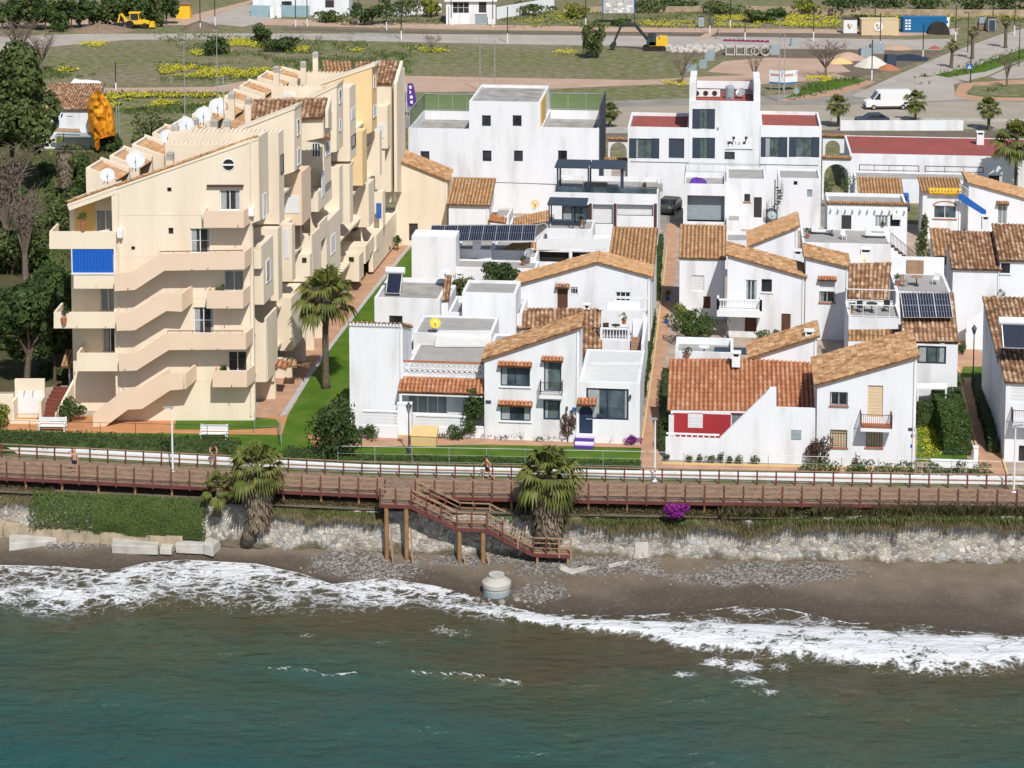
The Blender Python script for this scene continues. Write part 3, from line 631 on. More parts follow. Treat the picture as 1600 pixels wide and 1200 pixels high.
hh = mth('ADD', mth('MULTIPLY', nz(.8, 7, (.7, 2.0, 1)), 1.3), mth('ADD', mth('MULTIPLY', nz(4.5, 5, (.8, 1.6, 1)), .42), mth('MULTIPLY', ff.outputs[0], .5)))
l.new(hh, bp.inputs['Height']); l.new(bp.outputs[0], b.inputs['Normal'])
me.materials.append(m)
# beach: sand, pebbles, wet strip
BASE = wl_([(-600, 815), (0, 828), (320, 838), (420, 850), (600, 852), (900, 858), (1070, 862), (1600, 862), (2200, 866)], -3.5)
BX = [-700, -400, -200, -120, -90, -70] + [-56 + .4 * i for i in range(281)] + [70, 90, 120, 200, 400, 700]
PB = [(P(x, y, -3.9), rx, ry) for x, y, rx, ry in [(550, 880, 3.2, 2.2), (600, 890, 3, 2), (130, 848, 4, 1.4), (830, 870, 4.5, 1.2), (960, 880, 3, 1.8), (900, 890, 5, 1.5), (1200, 900, 5, 2.0), (1260, 897, 4, 1.6), (1140, 905, 4, 1.2), (740, 878, 4, 1.0), (840, 925, 2, 1.5), (1010, 892, 1.2, 1.2)]]
vs, wt_, pb_ = [], [], []
NR = 46
for j in range(NR + 1):
    for x in BX:
        yb, ys = lerpl(BASE, x) + .8, lerpl(SHORE, x); t = j / NR * 1.6
        y = yb + (ys - yb) * t
        z = -3.45 + (ZS + .03 + 3.45) * t + .05 * noise.noise(Vector((x * .5, y * .5, 0))) * (1 - sm(t, .7, 1)) if t <= 1 else ZS + .03 - (t - 1) * 1.6
        q = Vector((x, y, 0)); vs.append((x, y, z)); k = noise.noise(q * .35) * .25
        wt_.append(sm(t + k, .45, .85) * .8 + .2 * sm(t, .9, 1.0))
        pb_.append(max([0] + [1 - sm((((x - p.x) / rx) ** 2 + ((y - p.y) / ry) ** 2) ** .5 + noise.noise(q * .8) * .4, .55, 1.1) for p, rx, ry in PB]))
nx = len(BX); fs = [(j * nx + i, (j + 1) * nx + i, (j + 1) * nx + i + 1, j * nx + i + 1) for j in range(NR) for i in range(nx - 1)]
me = D.meshes.new('beach'); me.from_pydata(vs, [], fs)
at = me.attributes.new('wet', 'FLOAT', 'POINT'); at.data.foreach_set('value', wt_)
at = me.attributes.new('peb', 'FLOAT', 'POINT'); at.data.foreach_set('value', pb_)
me.polygons.foreach_set('use_smooth', [True] * len(fs))
beach = D.objects.new('beach', me); COL.objects.link(beach); tag(beach, kind='structure')
m, n, l, b = newmat('beach_sand'); g = n.new('ShaderNodeNewGeometry')
aw = n.new('ShaderNodeAttribute'); aw.attribute_name = 'wet'; ap = n.new('ShaderNodeAttribute'); ap.attribute_name = 'peb'
r1 = ramp(n, [(.3, (.13, .102, .072)), (.55, (.16, .128, .092)), (.75, (.19, .152, .11))]); l.new(nz(.6, 9), r1.inputs[0])
mw = n.new('ShaderNodeMix'); mw.data_type = 'RGBA'; l.new(aw.outputs['Fac'], mw.inputs['Factor']); l.new(r1.outputs[0], mw.inputs[6]); mw.inputs[7].default_value = (.068, .053, .04, 1)
vp = n.new('ShaderNodeTexVoronoi'); vp.inputs['Scale'].default_value = 7.5; l.new(g.outputs['Position'], vp.inputs['Vector'])
bw = n.new('ShaderNodeRGBToBW'); l.new(vp.outputs['Color'], bw.inputs[0])
r5 = ramp(n, [(.25, (.075, .067, .06)), (.5, (.15, .137, .125)), (.7, (.22, .205, .19)), (.9, (.36, .335, .31))]); l.new(bw.outputs[0], r5.inputs[0])
# scattered single stones everywhere, dense in the pebble patches
sc_ = n.new('ShaderNodeMapRange'); l.new(mth('ADD', mth('MULTIPLY', nz(2.2, 5), .55), mth('MULTIPLY', bw.outputs[0], .35)), sc_.inputs[0]); sc_.inputs[1].default_value = .52; sc_.inputs[2].default_value = .56
pf_ = mth('MAXIMUM', mth('MULTIPLY', sc_.outputs[0], .12), mth('MULTIPLY', ap.outputs['Fac'], .92))
mp_ = n.new('ShaderNodeMix'); mp_.data_type = 'RGBA'; l.new(pf_, mp_.inputs['Factor']); l.new(mw.outputs[2], mp_.inputs[6]); l.new(r5.outputs[0], mp_.inputs[7])
l.new(mp_.outputs[2], b.inputs['Base Color'])
rr = n.new('ShaderNodeMapRange'); l.new(aw.outputs['Fac'], rr.inputs[0]); rr.inputs[3].default_value = .95; rr.inputs[4].default_value = .42; l.new(rr.outputs[0], b.inputs['Roughness']); b.inputs['Specular IOR Level'].default_value = .3
bp = n.new('ShaderNodeBump'); bp.inputs['Strength'].default_value = .7; bp.inputs['Distance'].default_value = .08
l.new(mth('ADD', mth('MULTIPLY', mth('MULTIPLY', vp.outputs['Distance'], pf_), -1.0), mth('MULTIPLY', nz(4, 6), .3)), bp.inputs['Height']); l.new(bp.outputs[0], b.inputs['Normal'])
me.materials.append(m)
# ================================================================== SEA WALL
m, n, l, b = newmat('rubble_masonry'); g = n.new('ShaderNodeNewGeometry')
dn = n.new('ShaderNodeTexNoise'); dn.inputs['Scale'].default_value = 1.3; l.new(g.outputs['Position'], dn.inputs['Vector'])
va = n.new('ShaderNodeVectorMath'); va.operation = 'MULTIPLY_ADD'; va.inputs[1].default_value = (.35, .35, .35); l.new(dn.outputs['Color'], va.inputs[0]); l.new(g.outputs['Position'], va.inputs[2])
vm = n.new('ShaderNodeMapping'); vm.inputs['Scale'].default_value = (1, .4, 1.25); l.new(va.outputs[0], vm.inputs[0])
vo = n.new('ShaderNodeTexVoronoi'); vo.inputs['Scale'].default_value = 3.2; l.new(vm.outputs[0], vo.inputs['Vector'])
ve = n.new('ShaderNodeTexVoronoi'); ve.feature = 'DISTANCE_TO_EDGE'; ve.inputs['Scale'].default_value = 3.2; l.new(vm.outputs[0], ve.inputs['Vector'])
bw = n.new('ShaderNodeRGBToBW'); l.new(vo.outputs['Color'], bw.inputs[0])
r1 = ramp(n, [(.15, (.19, .175, .155)), (.35, (.40, .36, .30)), (.5, (.29, .295, .295)), (.65, (.48, .445, .39)), (.8, (.36, .32, .265)), (.95, (.55, .53, .49))]); l.new(bw.outputs[0], r1.inputs[0])
r2 = ramp(n, [(.015, (.35, .35, .35)), (.07, (1, 1, 1))]); l.new(ve.outputs[0], r2.inputs[0])
mj = n.new('ShaderNodeMix'); mj.data_type = 'RGBA'; l.new(r2.outputs[0], mj.inputs['Factor']); mj.inputs[6].default_value = (.17, .14, .11, 1); l.new(r1.outputs[0], mj.inputs[7])
sx = n.new('ShaderNodeSeparateXYZ'); l.new(g.outputs['Position'], sx.inputs[0])
mo = n.new('ShaderNodeMapRange'); l.new(mth('ADD', mth('MULTIPLY', nz(.55, 6, (1, 1, .5)), 2.6), sx.outputs[2]), mo.inputs[0]); mo.inputs[1].default_value = -1.95; mo.inputs[2].default_value = -2.35; mo.inputs[3].default_value = 0; mo.inputs[4].default_value = .85
mq = n.new('ShaderNodeMix'); mq.data_type = 'RGBA'; l.new(mo.outputs[0], mq.inputs['Factor']); l.new(mj.outputs[2], mq.inputs[6]); mq.inputs[7].default_value = (.085, .062, .026, 1)
l.new(mq.outputs[2], b.inputs['Base Color']); b.inputs['Roughness'].default_value = .95
bp = n.new('ShaderNodeBump'); bp.inputs['Strength'].default_value = 1; bp.inputs['Distance'].default_value = .15
l.new(mth('MINIMUM', ve.outputs[0], .15), bp.inputs['Height']); l.new(bp.outputs[0], b.inputs['Normal'])
M['rubble'] = m
def topz(x):
    # wall head: lower on the left, up to the deck on the right
    return -1.0 + .45 * sm(x, 12, 30)
vs, fs = [], []
SX = [-700, -300, -120, -80] + [-58 + .3 * i for i in range(387)] + [80, 120, 300, 700]; SR = 16
for j in range(SR + 1):
    for x in SX:
        yf = lerpl(DECKF, x) - .35; t = j / SR; zt = topz(x); z = zt + (-3.75 - zt) * t; q = Vector((x, 0, z))
        y = yf - .55 * t - .35 * noise.noise(q * .8) - .14 * noise.noise(q * 2.6)
        vs.append((x, y, z))
nx = len(SX); fs = [((j + 1) * nx + i, (j + 1) * nx + i + 1, j * nx + i + 1, j * nx + i) for j in range(SR) for i in range(nx - 1)]
k0 = len(vs)
for x in SX: vs.append((x, lerpl(DECKF, x) + 1.2, topz(x) + .02))
fs += [(i, i + 1, k0 + i + 1, k0 + i) for i in range(nx - 1)]
me = D.meshes.new('sea_wall'); me.from_pydata(vs, [], fs); me.materials.append(M['rubble']); me.materials.append(M['brown']); me.polygons.foreach_set('material_index', [0] * (len(fs) - nx + 1) + [1] * (nx - 1)); me.polygons.foreach_set('use_smooth', [True] * len(fs))
o = D.objects.new('sea_wall', me); COL.objects.link(o)
tag(o, 'long rubble stone retaining wall above the beach under the boardwalk', 'wall')
# ================================================================== CREAM APARTMENT BUILDING
CO = V2(P(404, 657)); CT = Vector((1, 0, 0)); CV = Vector((math.sin(math.radians(7.6)), math.cos(math.radians(7.6)), 0))
apt = thing('apartment_building', 'long stepped cream apartment block with zigzag outside stairs and sawtooth tiled roofs', 'apartment building', CO)
def Q(x, y, s=0.0, dy=0.0):
    o = CO + CV * s + Vector((0, dy, 0)); a, z = hit(o, CT, x, y); return o + CT * a + Vector((0, 0, z))
def QV(o, x, y):
    a, z = hit(o, CV, x, y); return o + CV * a + Vector((0, 0, z))
def sdep(x, y): return hit(CO, CV, x, y)[0]
BACK = Vector((0, 1, 0))
cm, cm2, cm3, ym = MB(), MB(), MB(), MB()
# end wall with its openings
A, B = Q(182, 657), Q(398, 657)
def eh(x0, y0, x1, y1):
    a, b = Q(x0, y0), Q(x1, y1); return (a.x - A.x, b.x - A.x, max(.02, b.z), a.z)
holes = [(343, 297, 375, 329, 'w', {}), (297, 357, 328, 396, 'wd', {}), (350, 423, 381, 456, 'wc', {}), (302, 480, 334, 522, 'wd', {}), (356, 549, 386, 581, 'w', {}),
         (261, 293, 268, 300, 'v', {}), (263, 356, 271, 366, 'v', {}), (205, 385, 211, 391, 'v', {})]
hh_ = [eh(*h[:4]) for h in holes]
wall(cm, A, B, 0, [(0, Q(182, 297).z), (B.x - A.x, Q(404, 217).z)], hh_, .2)
pfe = PF(A, CT)
for h, q in zip(hh_, holes): opening(apt, pfe, *h, q[4], rec=.2)
# body behind it, roofs lower than the unit gables
L = 50
zl, zr = Q(182, 303).z, Q(398, 224).z
b0 = [V2(A), V2(B), V2(B) + CV * L, V2(A) + CV * L]
wall(cm, b0[1] - CT * 3.2 + CV * .3, b0[2] - CT * 3.2, 0, zr - 3.4); wall(cm, b0[2], b0[3], 0, [(0, zr - 4), (B.x - A.x, zl - .8)]); cm.hexa([V2(B) - CT * 3.4 + CV * .2, V2(B) - CT * .02 + CV * .2, V2(B) - CT * .02 + CV * .5, V2(B) - CT * 3.4 + CV * .5], [v + Vector((0, 0, zr - .8)) for v in (V2(B) - CT * 3.4 + CV * .2, V2(B) - CT * .02 + CV * .2, V2(B) - CT * .02 + CV * .5, V2(B) - CT * 3.4 + CV * .5)])
fl_ = MB()
for zf_ in (2.9, 5.9, 8.9, 11.9, 14.6):
    q_ = [V2(B) - CT * 3.3 + CV * .6, V2(B) - CT * .5 + CV * .6, V2(B) - CT * .5 + CV * 48, V2(B) - CT * 3.3 + CV * 48]; fl_.hexa([v + Vector((0, 0, zf_ - .2)) for v in q_], [v + Vector((0, 0, zf_)) for v in q_])
fl_.build('floor_slab', M['cream'], apt); wall(cm, b0[3], b0[0], 0, zl - .8)
rf = MB(); k = (zr - zl) / (B.x - A.x); tiles(rf, b0[3] + Vector((0, 0, zl - .7)), b0[0] + CV * 1 + Vector((0, 0, zl - .7)), b0[1] - CT * 3.2 + CV * 1 + Vector((0, 0, zr - 3.3)), b0[2] - CT * 3.2 + Vector((0, 0, zr - 3.3)), .4, .6)
# unit one roof edge, front slab with overhang on the left
cm3.ext([Q(105, 319, 0, -.03), Q(181.5, 291, 0, -.03), Q(181.5, 303, 0, -.03), Q(108, 329, 0, -.03)], BACK * 2.2)
tiles(rf, Q(106, 316, 0, 4.3), Q(106, 316, 0, .05), Q(404, 213, 0, .05), Q(404, 213, 0, 3.6) , .33, .45)
cm.ext([Q(105, 319, 0, -.06), Q(404, 214.5, 0, -.06), Q(404, 218, 0, -.06), Q(105, 322.5, 0, -.06)], BACK * .2)
cm.ext([Q(386, 222, 0, -.02), Q(404, 215, 0, -.02), Q(404, 345, 0, -.02), Q(386, 352, 0, -.02)], CV * 2.6)
# recessed left bay
RD = 2.2
A2, B2 = Q(114, 560, 0, RD), Q(183, 560, 0, RD)
def eh2(x0, y0, x1, y1):
    a, b = Q(x0, y0, 0, RD), Q(x1, y1, 0, RD); return (a.x - A2.x, b.x - A2.x, b.z, a.z)
hl = [(149, 328, 180, 362, 'wc', {}), (156, 449, 181, 487, 'wc', {}), (160, 510, 184, 551, 'w', {})]
h2 = [eh2(*h[:4]) for h in hl]
wall(cm, A2, B2, 0, [(0, Q(114, 322, 0, RD).z), (B2.x - A2.x, Q(183, 298, 0, RD).z)], h2, .2)
for h, q in zip(h2, hl): opening(apt, PF(A2, CT), *h, q[4], rec=.2)
wall(cm, V2(A2) + CV * 30, V2(A2), 0, Q(114, 322, 0, RD).z)
cm.ext([Q(182, 300, 0, .01), Q(182, 655, 0, .01), Q(182, 655, 0, RD), Q(182, 300, 0, RD)], CT * .2)
ym.ext([Q(117, 324, 0, RD - .05), Q(148, 312, 0, RD - .05), Q(148, 362, 0, RD - .05), Q(117, 362, 0, RD - .05)], BACK * .03)
ym.build('yellow_wall', M['yellow'], apt)
# balcony boxes: front parapet px rect, depth backwards
def para(name, x0, yt, x1, yb, dy, dep, mt, ret=0, rail_=False):
    mb = MB(); mb.ext([Q(x0, yt, 0, dy), Q(x1, yt, 0, dy), Q(x1, yb, 0, dy), Q(x0, yb, 0, dy)], BACK * .16)
    z0 = Q(x0, yb, 0, dy).z; a, c = Q(x0, yb, 0, dy), Q(x1, yb, 0, dy); zt = Q(x0, yt, 0, dy).z
    fr = Fr((a.x, a.y, 0), 0); w = c.x - a.x
    mb.box(fr, 0.003, .16, .165, dep, z0, zt - .003)
    if not ret: mb.box(fr, w - .16, w - .003, .165, dep, z0, zt - .003)
    else: mb.ext([fr.w(w - .003, .01, z0), fr.w(w - .003, .01, zt), fr.w(w + ret, dep, zt + .1), fr.w(w + ret, dep, z0 + .1)], (-.16, 0, 0))
    mb.box(fr, .165, w - .165 + max(0, ret) * .5, .17, dep, z0 + .003, z0 + .2)
    o = mb.build(name, M[mt], apt)
    if rail_:
        r = MB(); r.bar(fr.w(.1, .08, zt + .16), fr.w(w, .08, zt + .16), .05)
        for i in range(6): r.bar(fr.w(.1 + (w - .1) * i / 5, .08, zt), fr.w(.1 + (w - .1) * i / 5, .08, zt + .16), .03)
        r.build('railing', M['brownm'], o)
para('balcony', 318, 330, 381, 356, -1.3, 1.3, 'cream2', .35); para('balcony', 323, 455, 380, 482, -1.3, 1.3, 'cream2', .35); para('balcony', 332, 580, 386, 605, -1.3, 1.3, 'cream2', .45)
para('balcony', 77, 362, 181, 389, -.4, 2.6, 'cream3'); para('balcony', 115, 430, 180, 451, -.4, 2.6, 'cream3'); para('balcony', 84, 488, 181, 513, -.4, 2.6, 'cream3'); para('balcony', 120, 552, 185, 580, -.4, 2.6, 'cream3')
# blue roller blind of the enclosed balcony
aw = MB(); N = 26
pts0 = [Q(112.5 + 64 * i / N, 388 + .8, 0, -.38) for i in range(N + 1)]; pts1 = [Q(113.5 + 63 * i / N, 426, 0, -.38) for i in range(N + 1)]
for i in range(N):
    e0, e1 = Vector((0, .05 * (i % 2), 0)), Vector((0, .05 * ((i + 1) % 2), 0))
    aw.add([pts1[i] + e0, pts1[i + 1] + e1, pts0[i + 1] + e1, pts0[i] + e0])
a_ = aw.build('awning', M['blue'], apt)
g = MB(); g.bar(Q(112, 427.5, 0, -.4), Q(178, 427.5, 0, -.4), .12); g.bar(Q(179.5, 389, 0, -.4), Q(179.5, 428, 0, -.4), .14); g.bar(Q(112, 389, 0, -.38), Q(113, 428, 0, -.38), .07); g.build('awning_frame', M['wmetal'], a_)
# zigzag stairs on the end wall
def band(pts, dy=-1.35, th=.16, nm='stair_parapet', mt='cream2'):
    mb = MB(); mb.ext([Q(x, y, 0, dy) for x, y in pts], BACK * th); return mb.build(nm, M[mt], apt)
S1 = [(178, 428), (207, 425), (250, 397), (379, 394), (379, 421), (257, 423), (211, 453), (179, 455)]
S2 = [(181, 490), (207, 489), (250, 460), (281, 459), (281, 487), (260, 486), (211, 516), (182, 517)]
S3 = [(185, 552), (212, 552), (262, 521), (381, 521), (381, 546), (264, 547), (213, 579), (186, 580)]
S4 = [(145, 647), (197, 607), (220, 606), (265, 584), (287, 583), (288, 608), (266, 610), (222, 639), (200, 640), (165, 666), (145, 667)]
for S in (S1, S2, S3, S4): band(S)
st = MB()
def slab(x0, y0, x1, y1, dy0=-1.18, dep=1.15, t=5):
    st.ext([Q(x0, y0, 0, dy0), Q(x1, y1, 0, dy0), Q(x1, y1 + t, 0, dy0), Q(x0, y0 + t, 0, dy0)], BACK * dep)
for a_ in ((258, 417, 379, 415), (211, 447, 257, 418), (180, 450, 210, 447), (260, 481, 280, 481), (211, 511, 259, 482), (183, 512, 210, 511), (264, 542, 381, 541), (213, 574, 263, 543), (187, 575, 212, 574), (266, 604, 287, 603), (222, 633, 265, 605), (200, 634, 221, 633), (150, 662, 199, 635)): slab(*a_)
# returning flights seen under the outer ones
for p in ([(212, 490), (257, 459), (257, 486), (212, 516)], [(214, 552), (261, 521), (261, 547), (214, 578)], [(219, 607), (265, 577), (265, 600), (219, 634)]):
    st.ext([Q(x, y - 1, 0, -.12) for x, y in p], BACK * .1)
for S in ((379, 394, 421), (381, 521, 546)):   # landing returns to the wall
    a, b2 = Q(S[0], S[1], 0, -1.35), Q(S[0], S[2], 0, -1.35); st.ext([a, b2, b2 + Vector((.35, 1.3, .1)), a + Vector((.35, 1.3, .1))], CT * .15)
for S in ((281, 459, 487), (287, 583, 608)):
    a, b2 = Q(S[0], S[1], 0, -1.35), Q(S[0], S[2], 0, -1.35); st.ext([a, b2, b2 + Vector((.6, 1.3, .3)), a + Vector((.6, 1.3, .3))], CT * .15)
st.build('staircase', M['cream2'], apt)
for (x0, y0, x1, y1) in ((250, 393, 379, 391), (262, 517, 379, 517)):
    r = MB(); r.bar(Q(x0, y0, 0, -1.28), Q(x1, y1, 0, -1.28), .05)
    for i in range(7): x = x0 + (x1 - x0) * i / 6; r.bar(Q(x, y0 + 4, 0, -1.28), Q(x, y0 + (y1 - y0) * i / 6, 0, -1.28), .03)
    r.build('railing', M['brownm'], apt)
# round window
mb = MB(); c = Q(357, 257.5, 0, -.03); mb.v = []; rr_ = .47; n_ = 20
ring = [c + Vector((math.cos(2 * math.pi * i / n_), 0, math.sin(2 * math.pi * i / n_))) * rr_ for i in range(n_)]
for i in range(n_):
    j = (i + 1) % n_; o_, i_ = ring, [c + (p - c) * .88 for p in ring]
    mb.ext([o_[i], o_[j], i_[j], i_[i]], BACK * .06)
mb.bar(c + Vector((-.42, .0, 0)), c + Vector((.42, .0, 0)), .12)
w = mb.build('round_window', M['wmetal'], apt); g = MB(); g.add([c + (p - c) * .87 + BACK * .018 for p in ring]); g.build('pane', M['void'], w)
mb = MB(); mb.box(Fr(Q(323, 292, 0, -.25), 0), 0, Q(380, 292).x - Q(323, 292).x, 0, .28, 0, .12); mb.build('awning_box', M['brownm'], apt)
# --- bays and gables of the receding side
def bay(x, yt, yb, wpx, ln, m=None, s=None, top=None):
    s = sdep(x, yt) if s is None else s
    p = Q(x, yt, s); q = Q(x - wpx, yt, s) - CT * (1.6 if wpx > 4 else .3); zb = Q(x, yb, s).z
    b_ = [V2(q), V2(p), V2(p) + CV * ln, V2(q) + CV * ln]; zt = p.z
    (m or cm).hexa([v + Vector((0, 0, zb)) for v in b_], [v + Vector((0, 0, zt + (top if top and i > 1 else 0))) for i, v in enumerate(b_)])
    return V2(p), s, zt, zb
def fwin(x0, y0, x1, y1, s, kind, dy=-.07):
    a, b2 = Q(x0, y0, s, dy), Q(x1, y1, s, dy); opening(apt, PF(V2(a), CT), 0, b2.x - a.x, b2.z, a.z, kind, rec=.08)
def rwin(p, s0, s1, z0, z1, kind):
    opening(apt, PF(p + Vector((CV.y, -CV.x, 0)) * .07, CV), s0, s1, z0, z1, kind, rec=.08)
def gable(pts, d, m, yw=None):
    """gable slab: px polygon standing at the depth of its second point"""
    s = sdep(*pts[1]); m.ext([Q(x, y, s) for x, y in pts], CV * d); return s
# unit two and three parapet blocks showing over the front gable
s_ = sdep(435, 208); bay(435, 208, 350, 140, 1.6, s=s_)
for i in range(20):
    a = Q(296 + i * 7, 207.5, s_); cm.box(Fr(a, 0), 0, .18, .1, 1.4, 0, .09)
s1_ = sdep(404, 214) + 3.0; a = Q(258, 226, s1_); b2 = Q(372, 226, s1_); cm.ext([a, b2, b2 - Vector((0, 0, 3)), a - Vector((0, 0, 3))], CV * 1.2)
for i in range(15): cm.box(Fr(Q(260 + i * 7, 225.8, s1_), 0), 0, .18, .1, 1.0, 0, .09)
p1, s1, zt1, zb1 = bay(404, 216, 345, 3.9, 2.7, s=0.02)
rwin(p1, .9, 2.0, zt1 - 6.2, zt1 - 4.4, 'wc')
p2 = V2(Q(435, 208, s_)); rwin(p2, .5, 1.4, Q(435, 275, s_).z, Q(435, 245, s_).z, 'k1')
sg2 = gable([(363, 206), (460, 168), (460, 268), (363, 300)], 2.4, cm)
cm.ext([Q(363, 204.5, sg2, -.08), Q(461, 166.5, sg2, -.08), Q(461, 170, sg2, -.08), Q(363, 208, sg2, -.08)], CV * 2.6)
pg = V2(Q(460, 170, sg2)); rwin(pg, .7, 1.7, Q(460, 215, sg2).z, Q(460, 190, sg2).z, 'w1'); rwin(pg, .7, 1.7, Q(460, 262, sg2).z, Q(460, 236, sg2).z, 'w1')
def rq(x0, y0, x1, y1, x2, y2, x3, y3, s0, s1, m='tile2'):
    mb = MB(); tiles(mb, Q(x0, y0, s0), Q(x1, y1, s0), Q(x2, y2, s1), Q(x3, y3, s1), .36, .5, slab=.15); mb.build('roof', M[m], apt)
rq(392, 187, 505, 184, 512, 153, 397, 156, sg2 + 2.6, sg2 + 6.0)
cm.ext([Q(400, 187, sg2 + 2.9), Q(505, 185, sg2 + 2.9), Q(505, 215, sg2 + 2.9), Q(400, 235, sg2 + 2.9)], CV * 3.2)
cm.ext([Q(508, 172, sg2 + 3), Q(513, 152, sg2 + 6.2), Q(513, 200, sg2 + 6.2), Q(508, 200, sg2 + 3)], CT * .25)
p3, s3, zt3, zb3 = bay(471, 270, 352, 22, 3.2, cm2); fwin(445, 306, 467, 333, s3, 's')
bay(506, 213, 303, 33, 2.6); s5 = sdep(506, 213)
rq(472, 209, 516, 218, 517, 199, 474, 194, s5 - .4, s5 + 2.8, 'tile')
fwin(487, 223, 501, 246, s5, 'ww'); rwin(V2(Q(506, 213, s5)), .5, 2.2, Q(506, 247, s5).z, Q(506, 224, s5).z, 'gl')
p, s, zt, zb = bay(497, 300, 331, 13, 5.2); rwin(V2(p), 1.2, 2.4, zb + .9, zt + 1.4, 's')
p, s, zt, zb = bay(510, 348, 440, 6, 5.4); rwin(p, 1.5, 3.2, zt - 3.2, zt - 1.6, 'wc')
sg3 = gable([(445, 172), (526, 133), (526, 237), (445, 250)], 2.6, cm)
cm.ext([Q(445, 170, sg3, -.08), Q(527, 131, sg3, -.08), Q(527, 134.5, sg3, -.08), Q(445, 174, sg3, -.08)], CV * 2.8)
pg = V2(Q(526, 133, sg3)); rwin(pg, .8, 1.9, Q(526, 165, sg3).z, Q(526, 143, sg3).z, 'w1'); rwin(pg, .8, 1.6, Q(526, 208, sg3).z, Q(526, 190, sg3).z, 'w1')
p, s, zt, zb = bay(546, 137, 252, 10, 2.6); rwin(p, .6, 2.3, Q(546, 190, s).z, Q(546, 172, s).z, 's'); rwin(p, .6, 2.3, Q(546, 235, s).z, Q(546, 215, s).z, 'k1')
pch = MB(); sg4 = gable([(488, 135), (581, 104), (581, 206), (488, 250)], 2.4, pch)
cm.ext([Q(488, 133, sg4, -.08), Q(586, 100, sg4, -.08), Q(586, 103.5, sg4, -.08), Q(488, 137, sg4, -.08)], CV * 2.5)
rwin(V2(Q(581, 104, sg4)), .6, 1.5, Q(581, 140, sg4).z, Q(581, 122, sg4).z, 'w1'); rwin(V2(Q(581, 104, sg4)), .4, 1.9, Q(581, 186, sg4).z, Q(581, 168, sg4).z, 'gl')
bay(566, 206, 290, 14, 2.0, pch); bay(593, 205, 275, 12, 1.0)
p, s, zt, zb = bay(605, 166, 232, 24, 2.0); fwin(586, 194, 601, 216, s, 's')
p, s, zt, zb = bay(615, 120, 270, 4, 6); rwin(p, 1, 2.6, Q(615, 190, s).z, Q(615, 170, s).z, 's'); rwin(p, 1, 2.6, Q(615, 225, s).z, Q(615, 208, s).z, 'k1')
sl_ = sdep(600, 130); rq(552, 131, 612, 131, 623, 96, 556, 97, sl_ + 3, sl_ + 7.5)
cm.ext([Q(560, 131, sl_ + 3.2), Q(611, 131, sl_ + 3.2), Q(611, 300, sl_ + 3.2), Q(560, 300, sl_ + 3.2)], CV * 4.2)
cm.ext([Q(615, 131, sl_ + 3.2), Q(625, 95, sl_ + 7.6), Q(627, 300, sl_ + 7.6), Q(616, 300, sl_ + 3.2)], CT * .3)
p, s, zt, zb = bay(615, 270, 316, 30, 2.0); fwin(596, 276, 612, 292, s, 's')
bay(576, 288, 355, 25, 2.6); bay(571, 385, 412, 34, 2); p, s, zt, zb = bay(561, 400, 440, 34, 2); fwin(545, 402, 553, 409, s, 'v')
p, s, zt, zb = bay(588, 368, 396, 11, 12); bay(583, 396, 425, 2, 12)
p, s, zt, zb = bay(411, 382, 476, 22, 3.0); rwin(p, .7, 1.9, zb + 1.4, zb + 3.1, 'w1')
p, s, zt, zb = bay(455, 466, 548, 25, 3.6)
for (px_, s__) in (([(424, 136), (505, 136), (505, 175), (424, 175)], sg3 + 3.2), ([(466, 114.5), (560, 114.5), (560, 150), (466, 150)], sg4 + 3.2)):
    cm.ext([Q(x, y, s__) for x, y in px_], CV * .4)
    for i in range(14): cm.box(Fr(Q(px_[0][0] + 3 + i * 5.8, px_[0][1] - .3, s__), 0), 0, .2, .05, .4, 0, .1)
cm.ext([Q(450, 136.2, sg3 + 3.1), Q(450.5, 136.2, sg3 + 3.1), Q(450.5, 160, sg3 + 3.1), Q(450, 160, sg3 + 3.1)], CV * .05); fwin(444, 144, 461, 152, sg3 + 3.2, 's')
rq(506, 113, 552, 113, 549, 97, 503, 95, sg4 + 4.2, sg4 + 7, 'tile')
bay(434, 357, 470, 8, 1.2); p, s, zt, zb = bay(456, 352, 440, 6, 1.0); fwin(444, 357, 452, 404, s, 's'); p, s, zt, zb = bay(484, 398, 440, 16, .8); fwin(472, 403, 479, 410, s, 'v'); bay(530, 262, 352, 7, 1.4); bay(546, 258, 350, 6, 1.4); bay(598, 300, 372, 6, 1.2)
# curved balcony fronts
def balc(x, yt, yb, wpx, ln, m=None, rise=22):
    m = m or cm; s = sdep(x, yt); W_ = Q(x - wpx, yt, s); n_ = 9
    pts = [Q(x - wpx, yt - rise, s)]
    for i in range(n_ + 1):
        a = math.pi / 2 * i / n_; pts.append(Q(x - wpx + wpx * .72 * (1 - math.cos(a)) + .4, yt + 6 - (rise + 6) * (1 - math.sin(a)), s))
    pts += [Q(x - wpx * .12, yt + 2, s), Q(x, yt - 2, s), Q(x, yb, s), Q(x - wpx, yb, s)]
    m.ext(pts, CV * .18); p = Q(x, yt - 2, s); zb = Q(x, yb, s).z
    m.ext([V2(p) + CV * .19 + Vector((0, 0, zb)), V2(p) + CV * .19 + Vector((0, 0, p.z)), V2(p) + CV * ln + Vector((0, 0, p.z)), V2(p) + CV * ln + Vector((0, 0, zb))], (-.18, 0, 0))
    b_ = [V2(W_) + CV * .19, V2(p) + CV * .19 - CT * .19, V2(p) + CV * ln - CT * .19, V2(W_) + CV * ln]
    zf = p.z - 1.0; m.hexa([v + Vector((0, 0, zb)) for v in b_], [v + Vector((0, 0, max(zf, zb + .2))) for v in b_])
balc(416, 500, 597, 24, 3.3); balc(487, 370, 440, 18, 3.4); balc(578, 378, 398, 14, 2); balc(499, 352, 380, 14, 3.0, rise=18); balc(408, 387, 420, 20, 2.5, rise=14)
p, s, zt, zb = bay(428, 548, 596, 1.2, .3)
